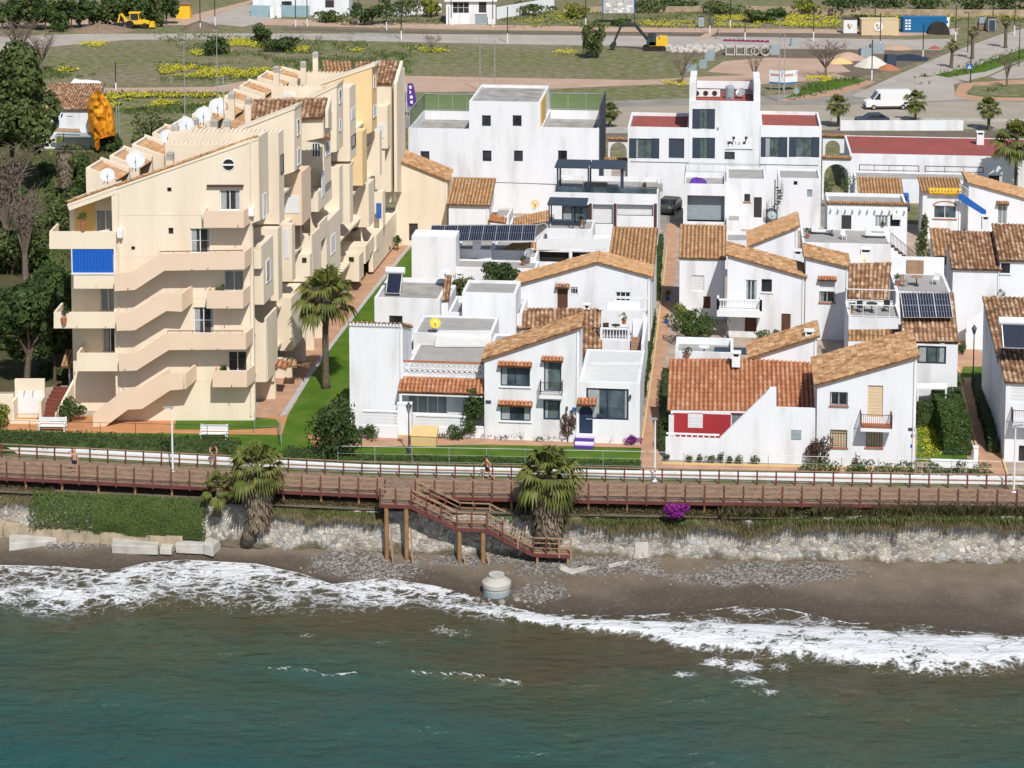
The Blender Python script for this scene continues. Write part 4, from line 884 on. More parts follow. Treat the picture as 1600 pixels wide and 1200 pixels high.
# ground floor fins and porch roofs
for (x, y0, y1) in ((430, 596, 640), (456, 560, 618), (476, 505, 560), (490, 490, 545), (505, 478, 530)): bay(x, y0, y1 + 6, 8, .35)
rq(425, 570, 448, 577, 452, 566, 430, 560, 5, 6.6, 'tile3'); rq(447, 572, 464, 572, 466, 563, 449, 563, 7.4, 8.8, 'tile4')
# sawtooth roof terraces on the far side of the slope
tt = MB()
teeth = [(134, 262, 46, 17), (171, 243, 46, 17), (206, 225, 50, 18), (238, 207, 40, 14), (268, 194, 36, 14), (300, 178, 34, 12), (326, 164, 40, 14), (350, 150, 44, 14), (374, 134, 40, 13), (402, 120, 40, 12), (428, 114, 36, 10)]
for i, (x, y, w, dr) in enumerate(teeth):
    a = P(x, y, 17.3); b_, = [hit(a, CT, x + w, y + dr)]
    pa, pb = a, V2(a) + CT * b_[0] + Vector((0, 0, b_[1])); dn = Vector((0, 0, -4.2))
    cm.ext([pa, pb, pb + dn * .5, pa + dn], CV * .3); pe = CV * 3.3
    cm.ext([pa + CV * .301, pa + pe, pa + pe + dn, pa + CV * .301 + dn], CT * .25)
    cm.ext([pa + pe + Vector((0, 0, .12)), pb + pe + Vector((0, 0, .12)), pb + pe + dn * .5, pa + pe + dn], CV * .35)
    tt = MB(); z_ = Vector((0, 0, -.28)); tiles(tt, pb + CV * .32 + z_, pb + pe + z_, pa + pe + CT * .26 + z_, pa + CV * .32 + CT * .26 + z_, .36, .5); tt.build('roof', M['tile4'], apt)
rf.build('roof', M['tile'], apt)
for nm, mb, mt in (('wall', cm, 'cream'), ('wall', cm2, 'cream2'), ('wall', cm3, 'cream3'), ('wall', pch, 'peach')): mb.build(nm, M[mt], apt)
# chimneys with grey louvred caps
def lchim(x, y, s, h=.95, w=.5):
    p = Q(x, y, s); fr = Fr(p, 0); mb = MB(); mb.box(fr, -w / 2, w / 2, -w / 2, w / 2, -1.2, h * .45); c = mb.build('chimney', M['cream'], apt)
    g = MB()
    for i in range(4): g.box(fr, -w * .55, w * .55, -w * .55, w * .55, h * (.47 + .13 * i), h * (.47 + .13 * i) + .09)
    g.box(fr, -w * .3, w * .3, -w * .3, w * .3, h * .46, h * 1.06); g.build('chimney_cap', M['pink'], c)
for a in ((266, 258, 2.2), (274, 215, 8), (305, 203, 14), (335, 206, 10), (355, 206, 10), (362, 162, 26), (388, 170, 24), (432, 120, 40), (474, 112, 44), (493, 97, 47)): lchim(*a)
# air conditioners and wall boxes
for x, y in ((183, 360), (386, 326), (316, 332)):
    mb = MB(); fr = Fr(Q(x, y + 12, 0, -.42), 0); mb.box(fr, 0, .38 if x < 350 else .5, 0, .42, 0, .62)
    for i in range(4): mb.box(fr, .05, .3, -.015, -.001, .1 + .12 * i, .15 + .12 * i)
    mb.build('air_conditioner', M['wmetal'], apt)
mb = MB()
for x, y in ((360, 425), (300, 422), (325, 421), (200, 452), (150, 449), (120, 513), (165, 513), (300, 547), (340, 547), (195, 579), (372, 354), (355, 481), (362, 604)): mb = MB(); mb.tube([Q(x, y - 2, 0, -1.37), Q(x, y - 1, 0, -1.6)], .035, 5); mb.build('drain_spout', M['brownm'], apt)
# porch and service block by the steps
pm_ = MB(); fr = Fr(P(108, 609), 0); w = P(132, 609).x - P(108, 609).x
pm_.box(fr, 0, .12, 0, .12, 0, 1.9); pm_.box(fr, w - .12, w, 0, .12, 0, 1.9); pm_.box(fr, .13, w - .13, 0, .1, 1.75, 1.9); pm_.box(fr, w * .5, w * .5 + .08, .02, .1, 0, 1.74); pw = pm_.build('glazed_porch', M['wmetal'], apt)
g = MB(); g.add([fr.w(.12, .06, 0), fr.w(w - .12, .06, 0), fr.w(w - .12, .06, 1.75), fr.w(.12, .06, 1.75)]); g.build('pane', M['g_dark'], pw)
g = MB(); tiles(g, fr.w(-.5, -.5, 1.95), fr.w(w + .4, -.5, 1.95), fr.w(w + .4, 1.5, 2.7), fr.w(-.5, 1.5, 2.7), .3, .4); g.build('roof', M['tile4'], apt)
# --- satellite dishes along the roof
def dish(x, y, s, r, label, group='satellite dishes on the cream roof', p=None, mat='dish', az=0.25):
    p = p or Q(x, y, s); t = thing('satellite_dish', label, 'satellite dish', p, group)
    mb = MB(); n_ = 20; N_ = Vector((math.sin(az) * .8, -math.cos(az) * .8, .6)).normalized(); X = N_.cross(Vector((0, 0, 1))).normalized(); Y = X.cross(N_)
    c = p + Vector((0, 0, r + .1)); r *= .88; R_ = [(0, -.16), (.35, -.14), (.7, -.07), (1, .02)]; k = len(mb.v)
    for (q, e) in R_:
        for j in range(n_): a = 2 * math.pi * j / n_; mb.v.append(c + (X * math.cos(a) + Y * math.sin(a)) * (q * r + .001) + N_ * e * r)
    for i in range(3):
        for j in range(n_): j2 = (j + 1) % n_; mb.f.append((i * n_ + j, i * n_ + j2, (i + 1) * n_ + j2, (i + 1) * n_ + j)); mb.m.append(0)
    mb.build('reflector', M[mat], t, True)
    g = MB(); g.bar(p, c - N_ * r * .16, .07); g.bar(p + X * .3, c - N_ * r * .2, .04); g.bar(c - Y * r * .95, c + N_ * r * .75, .035); g.bar(c + N_ * r * .75, c + N_ * r * .62, .11); g.build('arm', M['metal'], t)
    return t
DL = ['satellite dish lowest on the sloping cream roof, above the yellow balcony', 'large satellite dish on the second roof step of the cream block', 'satellite dish leaning against the parapet beside a louvred chimney', 'satellite dish third from the top of the sawtooth roof', 'pale satellite dish second from the top of the sawtooth roof', 'big satellite dish highest on the sawtooth roof beside the aerial mast']
for (x, y, s, r), lb in zip(((168, 288, 3, .62), (212, 268, 5, .82), (262, 228, 9, .66), (291, 209, 13, .70), (318, 196, 16, .78), (340, 182, 19, .78)), DL): dish(x, y, s, r, lb)
t = thing('aerial_mast', 'thin television aerial mast standing on the cream sawtooth roof', 'aerial', Q(350, 202, 14)); mb = MB()
p = Q(350, 202, 14); mb.tube([p - Vector((0, 0, 1)), p + Vector((0, 0, 4.2))], .035, 5)
for i in range(4): q = p + Vector((0, 0, 4.1 - .35 * i)); mb.bar(q - CT * (.5 + .1 * i), q + CT * (.5 + .1 * i), .025)
mb.build('mast', M['metal'], t)
# ================================================================== WHITE HOUSES
def roofpx(root, c, m='tile', pitch=.33, row=.45):
    mb = MB(); tiles(mb, *[P(*q) for q in c], pitch, row); return mb.build('roof', M[m], root)
def slabpx(root, name, c, m, t=.12):
    mb = MB(); p = [P(*q) for q in c]; mb.hexa([q - Vector((0, 0, t)) for q in p], p); return mb.build(name, M[m], root)
def polypx(root, name, O, t, pts, th, m):
    """px polygon on the upright plane through O along t, pushed inwards by th"""
    n = Vector((t.y, -t.x, 0)); mb = MB(); w = []
    for q in pts: a, z = hit(O, t, *q); w.append(V2(O) + t * a + Vector((0, 0, max(z, 0.01))))
    mb.ext(w, n * -th); return mb.build(name, M[m], root)
def balcony(root, pf, s0, s1, z, out=1.1, style='bars', m='white2', h=.95):
    mb = MB(); mb.box(pf, s0, s1, -out, -.003, z - .22, z); b_ = mb.build('balcony', M[m], root); r = MB()
    if style == 'bars': rail(r, [pf.w(s0 + .05, -.02, z), pf.w(s0 + .05, -out + .06, z), pf.w(s1 - .05, -out + .06, z), pf.w(s1 - .05, -.02, z)], h, .13, .022); r.build('railing', M['brownm'], b_)
    else:
        balus(r, [pf.w(s0 + .08, -.02, z), pf.w(s0 + .08, -out + .08, z), pf.w(s1 - .08, -out + .08, z), pf.w(s1 - .08, -.02, z)], h); r.build('balustrade', M['white2'], b_)
    return b_
def balus(mb, pts, h=.9, step=.22):
    Z = Vector((0, 0, 1))
    for a, b in zip(pts, pts[1:]):
        mb.bar(a + Z * (h - .06), b + Z * (h - .06), .16, .12); mb.bar(a + Z * .05, b + Z * .05, .16, .1); n = max(1, int((b - a).length / step))
        for i in range(n + 1):
            q = a.lerp(b, i / n)
            if i in (0, n): mb.bar(q, q + Z * h, .17)
            else: mb.lathe(q + Z * .1, [(.035, 0), (.06, .2 * h), (.03, .55 * h), (.05, h - .2)], 6)
def lattice(root, pf, s0, s1, z0, z1, y=0, cell=.24, name='lattice', diag=True):
    mb = MB(); nr = max(1, round((z1 - z0) / cell)); nc = max(1, round((s1 - s0) / cell)); ch, cw = (z1 - z0) / nr, (s1 - s0) / nc; b_ = .028
    for i in range(nr + 1): mb.box(pf, s0, s1, y, y + .1, z0 + i * ch - b_, z0 + i * ch + b_)
    for i in range(nc + 1):
        x = s0 + i * cw
        for j in range(nr): mb.box(pf, x - b_, x + b_, y + .003, y + .097, z0 + j * ch + b_, z0 + (j + 1) * ch - b_)
    if diag:
        for i in range(nc):
            for j in range(nr):
                c = [(s0 + (i + .5) * cw, z0 + (j + .12) * ch), (s0 + (i + .88) * cw, z0 + (j + .5) * ch), (s0 + (i + .5) * cw, z0 + (j + .88) * ch), (s0 + (i + .12) * cw, z0 + (j + .5) * ch)]
                for k in range(4): a, d = c[k], c[(k + 1) % 4]; mb.bar(pf.w(a[0], y + .05, a[1]), pf.w(d[0], y + .05, d[1]), .08, .05)
    return mb.build(name, M['white2'], root)
def sz(pf, x, y): return hit(pf.A, pf.t, x, y)
def coping(root, b, m='tile4', ys=None):
    g = MB(); tiles(g, b.W(-.12, -.15, b.z + .03), b.W(b.w + .12, -.15, b.z + .03), b.W(b.w + .12, .22, b.z + .2), b.W(-.12, .22, b.z + .2), .26, .35); g.build('coping', M[m], root)
def ac_unit(root, pf, s, z):
    mb = MB(); mb.box(pf, s, s + .85, -.34, -.003, z, z + .58)
    for i in range(5): mb.box(pf, s + .08, s + .5, -.352, -.341, z + .08 + .09 * i, z + .12 + .09 * i)
    mb.build('air_conditioner', M['wmetal'], root)
def lantern(root, pf, s, z):
    mb = MB(); mb.box(pf, s - .06, s + .06, -.2, -.05, z, z + .26); mb.box(pf, s - .02, s + .02, -.05, -.003, z + .1, z + .16); mb.build('wall_lantern', M['dmetal'], root)

# ---- W1: tower house with the tiled porch
h = House('white_house', 'white house with a tall blank tower, tiled porch awning and pierced block balustrade')
b1 = h.blk(547, 629, 507, 4.2, yb=671, roof='back', rise=1.4, rm='tile4', ov=.1)
g = MB()
for i in range(16): q = 547 + 82 * i / 16; a = b1.fr.w(b1.w * i / 16, -.12, b1.z); g.box(Fr(a, TH), 0.02, .2, 0, .3, -.05, .12)
g.build('coping', M['white2'], h.root)
b2 = h.blk(630, 757, 583, 7.5, dy=.3, roof='flat', par=.02, fl='greyroof', holes=[(637, 603, 699, 646, 'w4', {}), (734, 602, 751, 631, 'k1', {})])
g = MB(); tiles(g, b2.W(-.2, -1.3, b2.z - 1.0), b2.W(b2.w + .1, -1.3, b2.z - 1.0), b2.W(b2.w + .1, -.02, b2.z - .25), b2.W(-.2, -.02, b2.z - .25), .3, .4); g.build('porch_roof', M['tile3'], h.root)
g = MB(); g.box(b2.fr, -.1, b2.w, -1.2, -1.05, b2.z - 1.25, b2.z - 1.1); g.box(b2.fr, -.1, .08, -1.2, -1.02, 0, b2.z - 1.26); g.build('porch_beam', M['white2'], h.root)
lattice(h.root, b2.pf, .05, b2.w - .1, b2.z + .003, b2.z + .82, 0, .38); g = MB(); g.box(b2.fr, 0, b2.w - .05, -.03, .14, b2.z + .85, b2.z + .95); g.build('handrail', M['terr'], h.root)
b3 = h.blk(646, 768, 520, 5, dy=8.5, par=.1); slabpx(h.root, 'awning', [(679, 540, 4.4), (766, 540, 4.4), (770, 516, 4.9), (683, 516, 4.9)], 'awn')
h.blk(630, 646, 552, 6, dy=7.5, par=.1)
b4 = h.blk(700, 815, 488, 5, z=4.6, par=.5, fl='greyroof'); h.blk(722, 806, 457, 4, dy=14.5, par=.2, holes=[])
h.done()
# chair-like grille and skylight on the terrace
mb = MB(); q = P(700, 558, 3.2); mb.box(Fr(q, TH), -.6, .9, -.4, .4, 0, .1); tag(mb.build('skylight', M['wood2']), 'flat timber hatch lying on the white roof terrace', 'hatch')
# ---- front garden walls of W1
def gwall(name, label, x0, x1, yt, yb, th=.2, cat='garden wall', m='white2', lat=None, d=None, kb=0.3):
    O = V2(P(x0, yb)); w = hit(O, UX, x1, yb)[0]; z = hit(O, UX, x0, yt)[1]; fr = Fr(O, TH); r = thing(name, label, cat, O)
    pf = PF(O, UX)
    if lat:
        z1 = hit(O, UX, x0, lat)[1]; mb = MB(); mb.box(fr, 0, w, 0, th, 0, z1); mb.build('wall', M[m], r); lattice(r, pf, .03, w - .03, z1 + .03, z - .1, .05, .26); mb = MB(); mb.box(fr, -.02, w + .02, -.02, th + .02, z - .098, z); mb.build('coping', M[m], r)
    else:
        mb = MB(); mb.box(fr, 0, w, 0, th, 0, z); mb.box(fr, -.03, w + .03, -.03, th + .03, z + .003, z + .07); mb.build('wall', M[m], r)
    return r
gwall('garden_wall', 'white garden wall of pierced blocks in front of the blank tower', 567, 621, 641, 683, lat=664)
gwall('gate_pier', 'plain white pier between the two pierced garden walls', 621, 643, 632, 681, .5, 'pier')
gwall('garden_wall', 'white balustrade wall of pierced blocks below the curtained porch doors', 650, 727, 648, 682, lat=666)
gwall('garden_wall', 'low white wall beside the climbing bush at the porch corner', 727, 757, 668, 684)
o = thing('chimney_pier', 'short white pier with a tile cap against the left side of the tower', 'pier', P(556, 648)); mb = MB(); fr = Fr(P(549, 650), TH); mb.box(fr, 0, .55, 0, .6, 0, 1.7); mb.build('shaft', M['white2'], o); g = MB(); tiles(g, fr.w(-.1, -.1, 1.75), fr.w(.65, -.1, 1.75), fr.w(.65, .7, 2.3), fr.w(-.1, .7, 2.3), .25, .3); g.build('tile_cap', M['tile3'], o)

# ---- W2: two storey house with blue windows and its glazed annexe
h = House('white_house', 'two storey white house with navy blue windows and little tiled hoods facing the promenade')
hd = {'hood': 'tile3', 'sill': 'white2'}
b1 = h.blk(757, 905, 563, 3.4, yb=686, prof=[(757, 563), (905, 514)], roof='prof', holes=[(782, 571, 828, 603, 'b', hd), (850, 563, 877, 611, 'b1', {'hood': 'tile3'}), (782, 632, 829, 657, 'b', hd), (849, 625, 875, 656, 'b1', {'fw': .12})])
s0, z0 = sz(b1.pf, 844, 613); s1, _ = sz(b1.pf, 880, 613); balcony(h.root, b1.pf, s0, s1, z0, .75)
h.blk(762, 903, 548, 4.5, dy=3.42, par=.12); slabpx(h.root, 'skylight', [(808, 532, 5.7), (852, 532, 5.7), (868, 517, 6.2), (814, 517, 6.2)], 'gcon', .08)
b2 = h.blk(905, 1000, 596, 8, dy=.0, roof='flat', par=.05, fl='awn', holes=[(916, 606, 982, 655, 'b', {'fw': .12}), (905, 633, 926, 678, 'db', {})])
slabpx(h.root, 'patio_roof', [(919, 594, 3.95), (1001, 595, 3.95), (1000, 566, 4.5), (921, 566, 4.5)], 'awn', .08)
s0, z0 = sz(b2.pf, 903, 629); s1, _ = sz(b2.pf, 932, 629); g = MB(); tiles(g, b2.pf.w(s0, -.6, z0), b2.pf.w(s1, -.6, z0), b2.pf.w(s1, 0, z0 + .35), b2.pf.w(s0, 0, z0 + .35), .26, .3); g.build('porch_hood', M['tile3'], h.root)
g = MB(); a0, zz = sz(b2.pf, 905, 633); a1, _ = sz(b2.pf, 926, 633)   # white arch head over the blue door
for i in range(8):
    a, c = math.pi * i / 8, math.pi * (i + 1) / 8; rx = (a1 - a0) / 2; cx_ = (a0 + a1) / 2
    p = [(cx_ - rx * math.cos(a), zz - .45 + .42 * math.sin(a)), (cx_ - rx * math.cos(c), zz - .45 + .42 * math.sin(c))]
    g.ext([b2.pf.w(p[0][0], -.01, p[0][1]), b2.pf.w(p[1][0], -.01, p[1][1]), b2.pf.w(p[1][0], -.01, zz + .02), b2.pf.w(p[0][0], -.01, zz + .02)], UY * .15)
g.build('arch', M['white2'], h.root)
mb = MB(); a0, _ = sz(b2.pf, 900, 690); a1, _ = sz(b2.pf, 929, 690)
for i in range(4): mb.box(b2.pf, a0, a1, -1.4 + .3 * i, -.003, .17 * i + (.003 if i else 0), .17 * (i + 1), i % 2)
mb.build('entrance_steps', [M['purple'], M['white2']], h.root)
for x, y in ((871, 640), (985, 622)): a, z = sz(b2.pf if x > 905 else b1.pf, x + 15 if x < 900 else x, y); lantern(h.root, b2.pf if x > 905 else b1.pf, a, z)
mb = MB(); a, z = sz(b1.pf, 897, 639); mb.tube([b1.pf.w(a, -.05, z), b1.pf.w(a, 0, z)], .14, 12); mb.build('round_plaque', M['bluep'], h.root)
for x, y in ((763, 628), (937, 649)):
    pf = b1.pf if x < 905 else b2.pf; mb = MB(); a, z = sz(pf, x, y); mb.box(pf, a - .2, a + .2, -.03, -.003, z - .12, z + .12); mb.build('name_plaque', M['slate'], h.root)
# lower rear parts under old tiles, roof terrace with balusters
roofpx(h.root, [(803, 514, 3.5), (912, 514, 3.5), (910, 482, 4.5), (806, 482, 4.5)], 'tile2'); roofpx(h.root, [(906, 554, 3.1), (941, 554, 3.1), (941, 482, 4.7), (908, 484, 4.7)], 'tile2')
chimney(h.root, P(917, 492, 4.2), .5, .6)
b3 = h.blk(937, 984, 531, 4.0, z=3.6, par=.02); g = MB(); balus(g, [b3.W(.1, .1, b3.z), b3.W(b3.w - .1, .1, b3.z)], .95); g.build('balustrade', M['white2'], h.root)
b4 = h.blk(984, 1001, 530, 6, z=3.4, par=.0, roof='none')
mb = MB()
for i in range(12): mb.box(b3.fr, b3.w + .1, b3.w + 1.0, -2.6 + .28 * i, -2.6 + .28 * i + .29, 1.3 + .2 * i, 1.3 + .2 * (i + 1) - .003)
mb.build('outside_steps', M['wood2'], h.root)
mb = MB(); mb.box(b3.fr, b3.w + 1.01, b3.w + 1.25, -3.2, 4, 0, 4.4); mb.build('stair_wall', M['white2'], h.root)
mb = MB()
for x in (.1, b3.w + 1.0): mb.box(b3.fr, x, x + .12, .0, .12, b3.z, b3.z + 2.4); mb.box(b3.fr, x, x + .12, 3.4, 3.52, b3.z, b3.z + 2.4)
mb.box(b3.fr, -.1, b3.w + 1.3, -.06, .14, b3.z + 2.403, b3.z + 2.55); mb.box(b3.fr, -.1, b3.w + 1.3, 3.36, 3.56, b3.z + 2.403, b3.z + 2.55)
mb.build('pergola', M['wmetal'], h.root)
slabpx(h.root, 'canopy', [(948, 484, 6.2), (1000, 484, 6.2), (999, 472, 6.3), (950, 472, 6.3)], 'white2')
h.done()
# closed navy parasol by the annexe
o = thing('parasol', 'closed navy parasol leaning at the corner of the glazed annexe', 'parasol', P(990, 688)); mb = MB(); p = P(990, 688); mb.tube([p, p + Vector((.3, 0, 2.9))], .03, 6); mb.build('pole', M['wmetal'], o)
mb = MB(); mb.tube([p + Vector((.12, 0, 1.3)), p + Vector((.16, 0, 1.6)), p + Vector((.24, 0, 2.3)), p + Vector((.3, 0, 2.95))], [.22, .24, .17, .03], 9); mb.build('canopy', M['navy'], o)

# ---- W3: wide gabled house
h = House('white_house', 'wide white gabled house with a long sandy tile roof behind the balustraded terrace')
b1 = h.blk(810, 1016, 446, 3.2, z=5.6, prof=[(810, 446), (934, 411), (1016, 433)], roof='prof', rm='tile4', holes=[(871, 449, 887, 484, 'dr', {'hood': 'tile2'}), (962, 456, 985, 471, 'ww', {'sill': 'white2'}), (891, 448, 903, 460, 'w1', {'bars': 'w'})])
h.blk(948, 1019, 437, 11, z=5.3, roof='front', rise=1.75, rm='tile4', ov=.12)
lantern(h.root, b1.pf, b1.w - .3, 3.6)
h.done()
# ---- W4: terrace house with a long white awning
h = House('white_house', 'low white terrace house with a long pale awning over a shaded porch')
b1 = h.blk(838, 952, 389, 6, z=3.5, par=.3, holes=[(842, 393, 889, 409, 'o', {'rec': .5}), (894, 393, 946, 409, 'o', {'rec': .5})])
slabpx(h.root, 'awning', [(836, 389, 3.55), (953, 389, 3.55), (953, 373, 3.9), (840, 373, 3.9)], 'awn', .1)
h.blk(820, 838, 402, 6, z=3.4, par=.2); b2 = h.blk(855, 926, 357, 4, z=4.4, par=.1)
roofpx(h.root, [(802, 356, 3.6), (858, 346, 3.6), (858, 328, 4.4), (803, 340, 4.4)], 'tile4'); roofpx(h.root, [(780, 392, 3.4), (838, 392, 3.4), (838, 378, 4.0), (800, 380, 4.0)], 'tile4')
b3 = h.blk(697, 838, 417, 3, z=3.0, par=.1)
for y0 in (0,):
    mb = MB(); q = b2.fr
    for x in (.1, b2.w * .55, b2.w - .9):
        for y in (.2, 2.6): mb.box(q, x, x + .12, y, y + .12, b2.z, b2.z + 2.2)
    mb.box(q, 0, b2.w - .6, 0, 2.9, b2.z + 2.203, b2.z + 2.38); mb.build('pergola', M['slate'], h.root)
h.done()
# ---- W5: modern house with the dark roof pergola
h = House('white_house', 'modern white house with brown posts and a dark pergola on its roof terrace')
b1 = h.blk(866, 1028, 300, 8, z=6.4, par=.45, fl='greyroof', holes=[(878, 319, 921, 354, 'kg', {'rec': .9}), (926, 319, 958, 350, 's', {'rec': .5}), (964, 319, 1021, 337, 's', {'rec': .5})])
mb = MB()
for x in (920.5, 959, 1022): a, z = sz(b1.pf, x, 318); mb.box(b1.pf, a, a + .28, -.06, .04, 0, z)
mb.build('post', M['brownm'], h.root)
mb = MB(); 
for x in (.2, 3.2, 6.4):
    for y in (.5, 3.6): mb.box(b1.fr, x, x + .16, y, y + .16, b1.z - .45, b1.z + 2.3)
mb.box(b1.fr, 0, 3.3, .3, 4, b1.z + 2.303, b1.z + 2.45); mb.box(b1.fr, 3.4, 6.8, .3, 4, b1.z + 2.303, b1.z + 2.45); mb.build('pergola', M['slate'], h.root)
g = MB(); g.box(b1.fr, .1, b1.w - .1, .05, .09, b1.z + .003, b1.z + .55); g.build('glass_rail', M['g_blue'], h.root)
g = MB()
for i in range(8): x = b1.w * (.02 + .96 * i / 7); g.box(b1.fr, x, x + .06, .1, .16, b1.z, b1.z + .6)
g.box(b1.fr, .05, b1.w - .05, .1, .16, b1.z + .603, b1.z + .66); g.build('railing', M['dmetal'], h.root)
h.done()
for x, y, lb in ((960, 290, 'pale outdoor sofa on the pergola roof terrace'), (905, 292, 'low outdoor bench under the dark roof pergola')):
    q = b1.W(8 if x > 950 else 2.6, 2.4, b1.z - .45); o = thing('outdoor_sofa', lb, 'sofa', q); mb = MB(); fr = Fr(q, TH); mb.box(fr, 0, 2.4, 0, .8, .15, .4); mb.box(fr, 0, 2.4, .65, .8, .403, .85); mb.box(fr, 0, .15, 0, .64, .403, .6); mb.box(fr, 2.25, 2.4, 0, .64, .403, .6)
    for i in (0, 1): mb.box(fr, .2 + 1.05 * i, 1.15 + 1.05 * i, .05, .6, .403, .52)
    mb.build('seat', M['concrete'], o)
# ---- W6: block with the solar heater
h = House('white_house', 'square white house with a grey flat roof carrying the solar water heater')
bH = h.blk(585, 687, 465, 6.5, z=5.4, par=.35, fl='concrete', holes=[(608, 493, 629, 505, 'k', {})])
h.blk(687, 700, 470, 5, dy=1.2, z0=0, par=.2)
roofpx(h.root, [(690, 470, 5.0), (702, 470, 5.0), (706, 430, 6.2), (696, 430, 6.2)], 'tile2', .25, .4)
h.done()
# ---- W7: solar panel house
h = House('white_house', 'plain white house in front of the long row of solar panels')
bG = h.blk(643, 712, 369, 2.6, z=5.8, par=.08, fl='white2'); h.blk(713, 768, 389, 5, z=3.8, par=.3, holes=[(734, 403, 746, 420, 'wc', {'sill': 'white2'})]); chimney(h.root, P(745, 388, 4.0), .7, .8); h.blk(768, 832, 391, 4, z=3.6, par=.1); h.done()
# ---- W8: small house under orange tiles with a sail
h = House('white_house', 'small white house with one steep orange tile roof below the big blank building')
h.blk(701, 764, 319, 4.5, z=4.6, roof='front', rise=1.6, rm='tile4'); h.blk(703, 795, 336, 4, z=3.2, par=.2)
slabpx(h.root, 'shade_sail', [(702, 333, 3.4), (778, 331, 3.4), (780, 319, 3.7), (700, 317, 3.7)], 'awn', .04); roofpx(h.root, [(762, 346, 3.3), (790, 349, 3.3), (792, 340, 3.8), (768, 333, 3.8)], 'tile3')
h.blk(795, 866, 352, 4, z=3, par=.3); h.done()
# cream wing closing the walk
h = House('cream_house', 'cream gabled wing with an old tile roof at the end of the paved walk', th=math.radians(-3))
b1 = h.blk(618, 699, 252, 5, yb=383, prof=[(618, 250), (699, 283)], roof='prof', rm='tile', m='cream', holes=[(639, 349, 653, 376, 'd', {})]); h.done()

# ---- big blank white building
h = House('white_building', 'large blank white building with flat roofs and small grey windows', 'building')
wn = [(x, y, x + 14, y + 17, 'n', {}) for x, y in ((753, 180), (801, 180), (754, 235), (803, 235), (657, 236), (872, 235))]
b1 = h.blk(638, 733, 200, 11, z=9.0, par=1.0, fl='concrete', holes=[w for w in wn if w[0] < 733]); b2 = h.blk(733, 844, 158, 11, dy=-.02, par=.3, fl='concrete', holes=[w for w in wn if 733 < w[0] < 844]); b3 = h.blk(844, 936, 199, 11, dy=0, par=1.0, fl='concrete', holes=[w for w in wn if w[0] > 844])
mb = MB(); mb.box(b2.fr, b2.w + .003, b2.w + .1, .4, 6, b3.z - .9, b2.z); mb.build('side_wall', M['yelp'] if 0 else M['yellow'], h.root)
mb = MB(); mb.box(b3.fr, b3.w + .003, b3.w + .08, .2, 10.9, 0, b3.z + 2.2); mb.build('side_cladding', M['slate'], h.root)
r = MB(); rail(r, [b1.W(.1, .2, b1.z), b1.W(.1, 10.8, b1.z), b1.W(b1.w, 10.8, b1.z)], 1.9, 1.6, .05, bars=True); rail(r, [b3.W(.1, 10.8, b3.z), b3.W(b3.w - .1, 10.8, b3.z)], 1.9, 1.6, .05); r.build('fence', M['metal'], h.root)
m_, n_, l_, b_ = newmat('green_netting'); b_.inputs['Base Color'].default_value = (.16, .24, .09, 1); b_.inputs['Roughness'].default_value = .9
tp = n_.new('ShaderNodeBsdfTransparent'); ms = n_.new('ShaderNodeMixShader'); ms.inputs[0].default_value = .6; l_.new(tp.outputs[0], ms.inputs[1]); l_.new(b_.outputs[0], ms.inputs[2]); l_.new(ms.outputs[0], n_['Material Output'].inputs[0]); M['net'] = m_
for p, q in ((b1.W(.1, .2, b1.z), b1.W(.1, 10.8, b1.z)), (b1.W(.1, 10.8, b1.z), b1.W(b1.w, 10.8, b1.z)), (b3.W(.1, 10.8, b3.z), b3.W(b3.w - .1, 10.8, b3.z))): g = MB(); g.ext([p, q, q + Vector((0, 0, 1.85)), p + Vector((0, 0, 1.85))], Vector((.02, .02, 0))); g.build('netting', M['net'], h.root)
mb = MB(); mb.tube([b1.W(2, -.03, 3.4), b1.W(b1.w + b2.w + b3.w - .5, -.03, 3.2)], .03, 5); mb.tube([b3.W(2.2, -.1, 0), b3.W(2.2, -.1, 4.5)], .03, 5); mb.build('cable', M['dmetal'], h.root)
h.done()
# ---- building with the blue shutters
h = House('white_building', 'white building with slate blue shutters, red flat roofs and a central tower', 'building')
b1 = h.blk(981, 1077, 198, 9, z=8.8, par=.35, fl='tilered', holes=[(983, 216, 1030, 247, 'sl', {}), (1045, 216, 1069, 247, 'pl', {})])
b2 = h.blk(1077, 1188, 157, 9, dy=-.05, par=.7, fl='tilered', holes=[(1082, 170, 1117, 201, 'sl', {}), (1082, 215, 1117, 247, 'sl', {}), (1132, 237, 1148, 249, 'n', {})])
b3 = h.blk(1188, 1284, 196, 9, dy=0, par=.35, fl='tilered', holes=[(1182 + 7, 214, 1230, 245, 'sl', {}), (1233, 214, 1280, 245, 'sl', {})])
mb = MB(); 
for x in (0, b2.w - .7): mb.box(b2.fr, x, x + .7, .25, 8.5, b2.z, b2.z + 1.9)
mb.box(b2.fr, .7, b2.w - .7, 8.2, 8.5, b2.z, b2.z + .8); mb.build('parapet', M['white'], h.root)
for (pf, x0, x1, y0, y1) in ((b1.pf, 983, 994, 216, 247), (b1.pf, 1019, 1030, 216, 247), (b2.pf, 1082, 1094, 170, 201), (b2.pf, 1106, 1117, 170, 201), (b2.pf, 1082, 1094, 215, 247), (b2.pf, 1106, 1117, 215, 247), (b3.pf, 1189, 1196, 214, 245), (b3.pf, 1218, 1230, 214, 245), (b3.pf, 1233, 1244, 214, 245), (b3.pf, 1269, 1280, 214, 245)):
    a, zt = sz(pf, x0, y0); c, zb = sz(pf, x1, y1); sh = MB(); sh.box(pf, a, c, -.03, .04, zb, zt)
    for k in range(8): z = zb + (zt - zb) * (k + .5) / 8; sh.box(pf, a + .08, c - .08, -.045, -.03, z - .04, z + .04)
    sh.build('shutter', M['slate'], h.root)
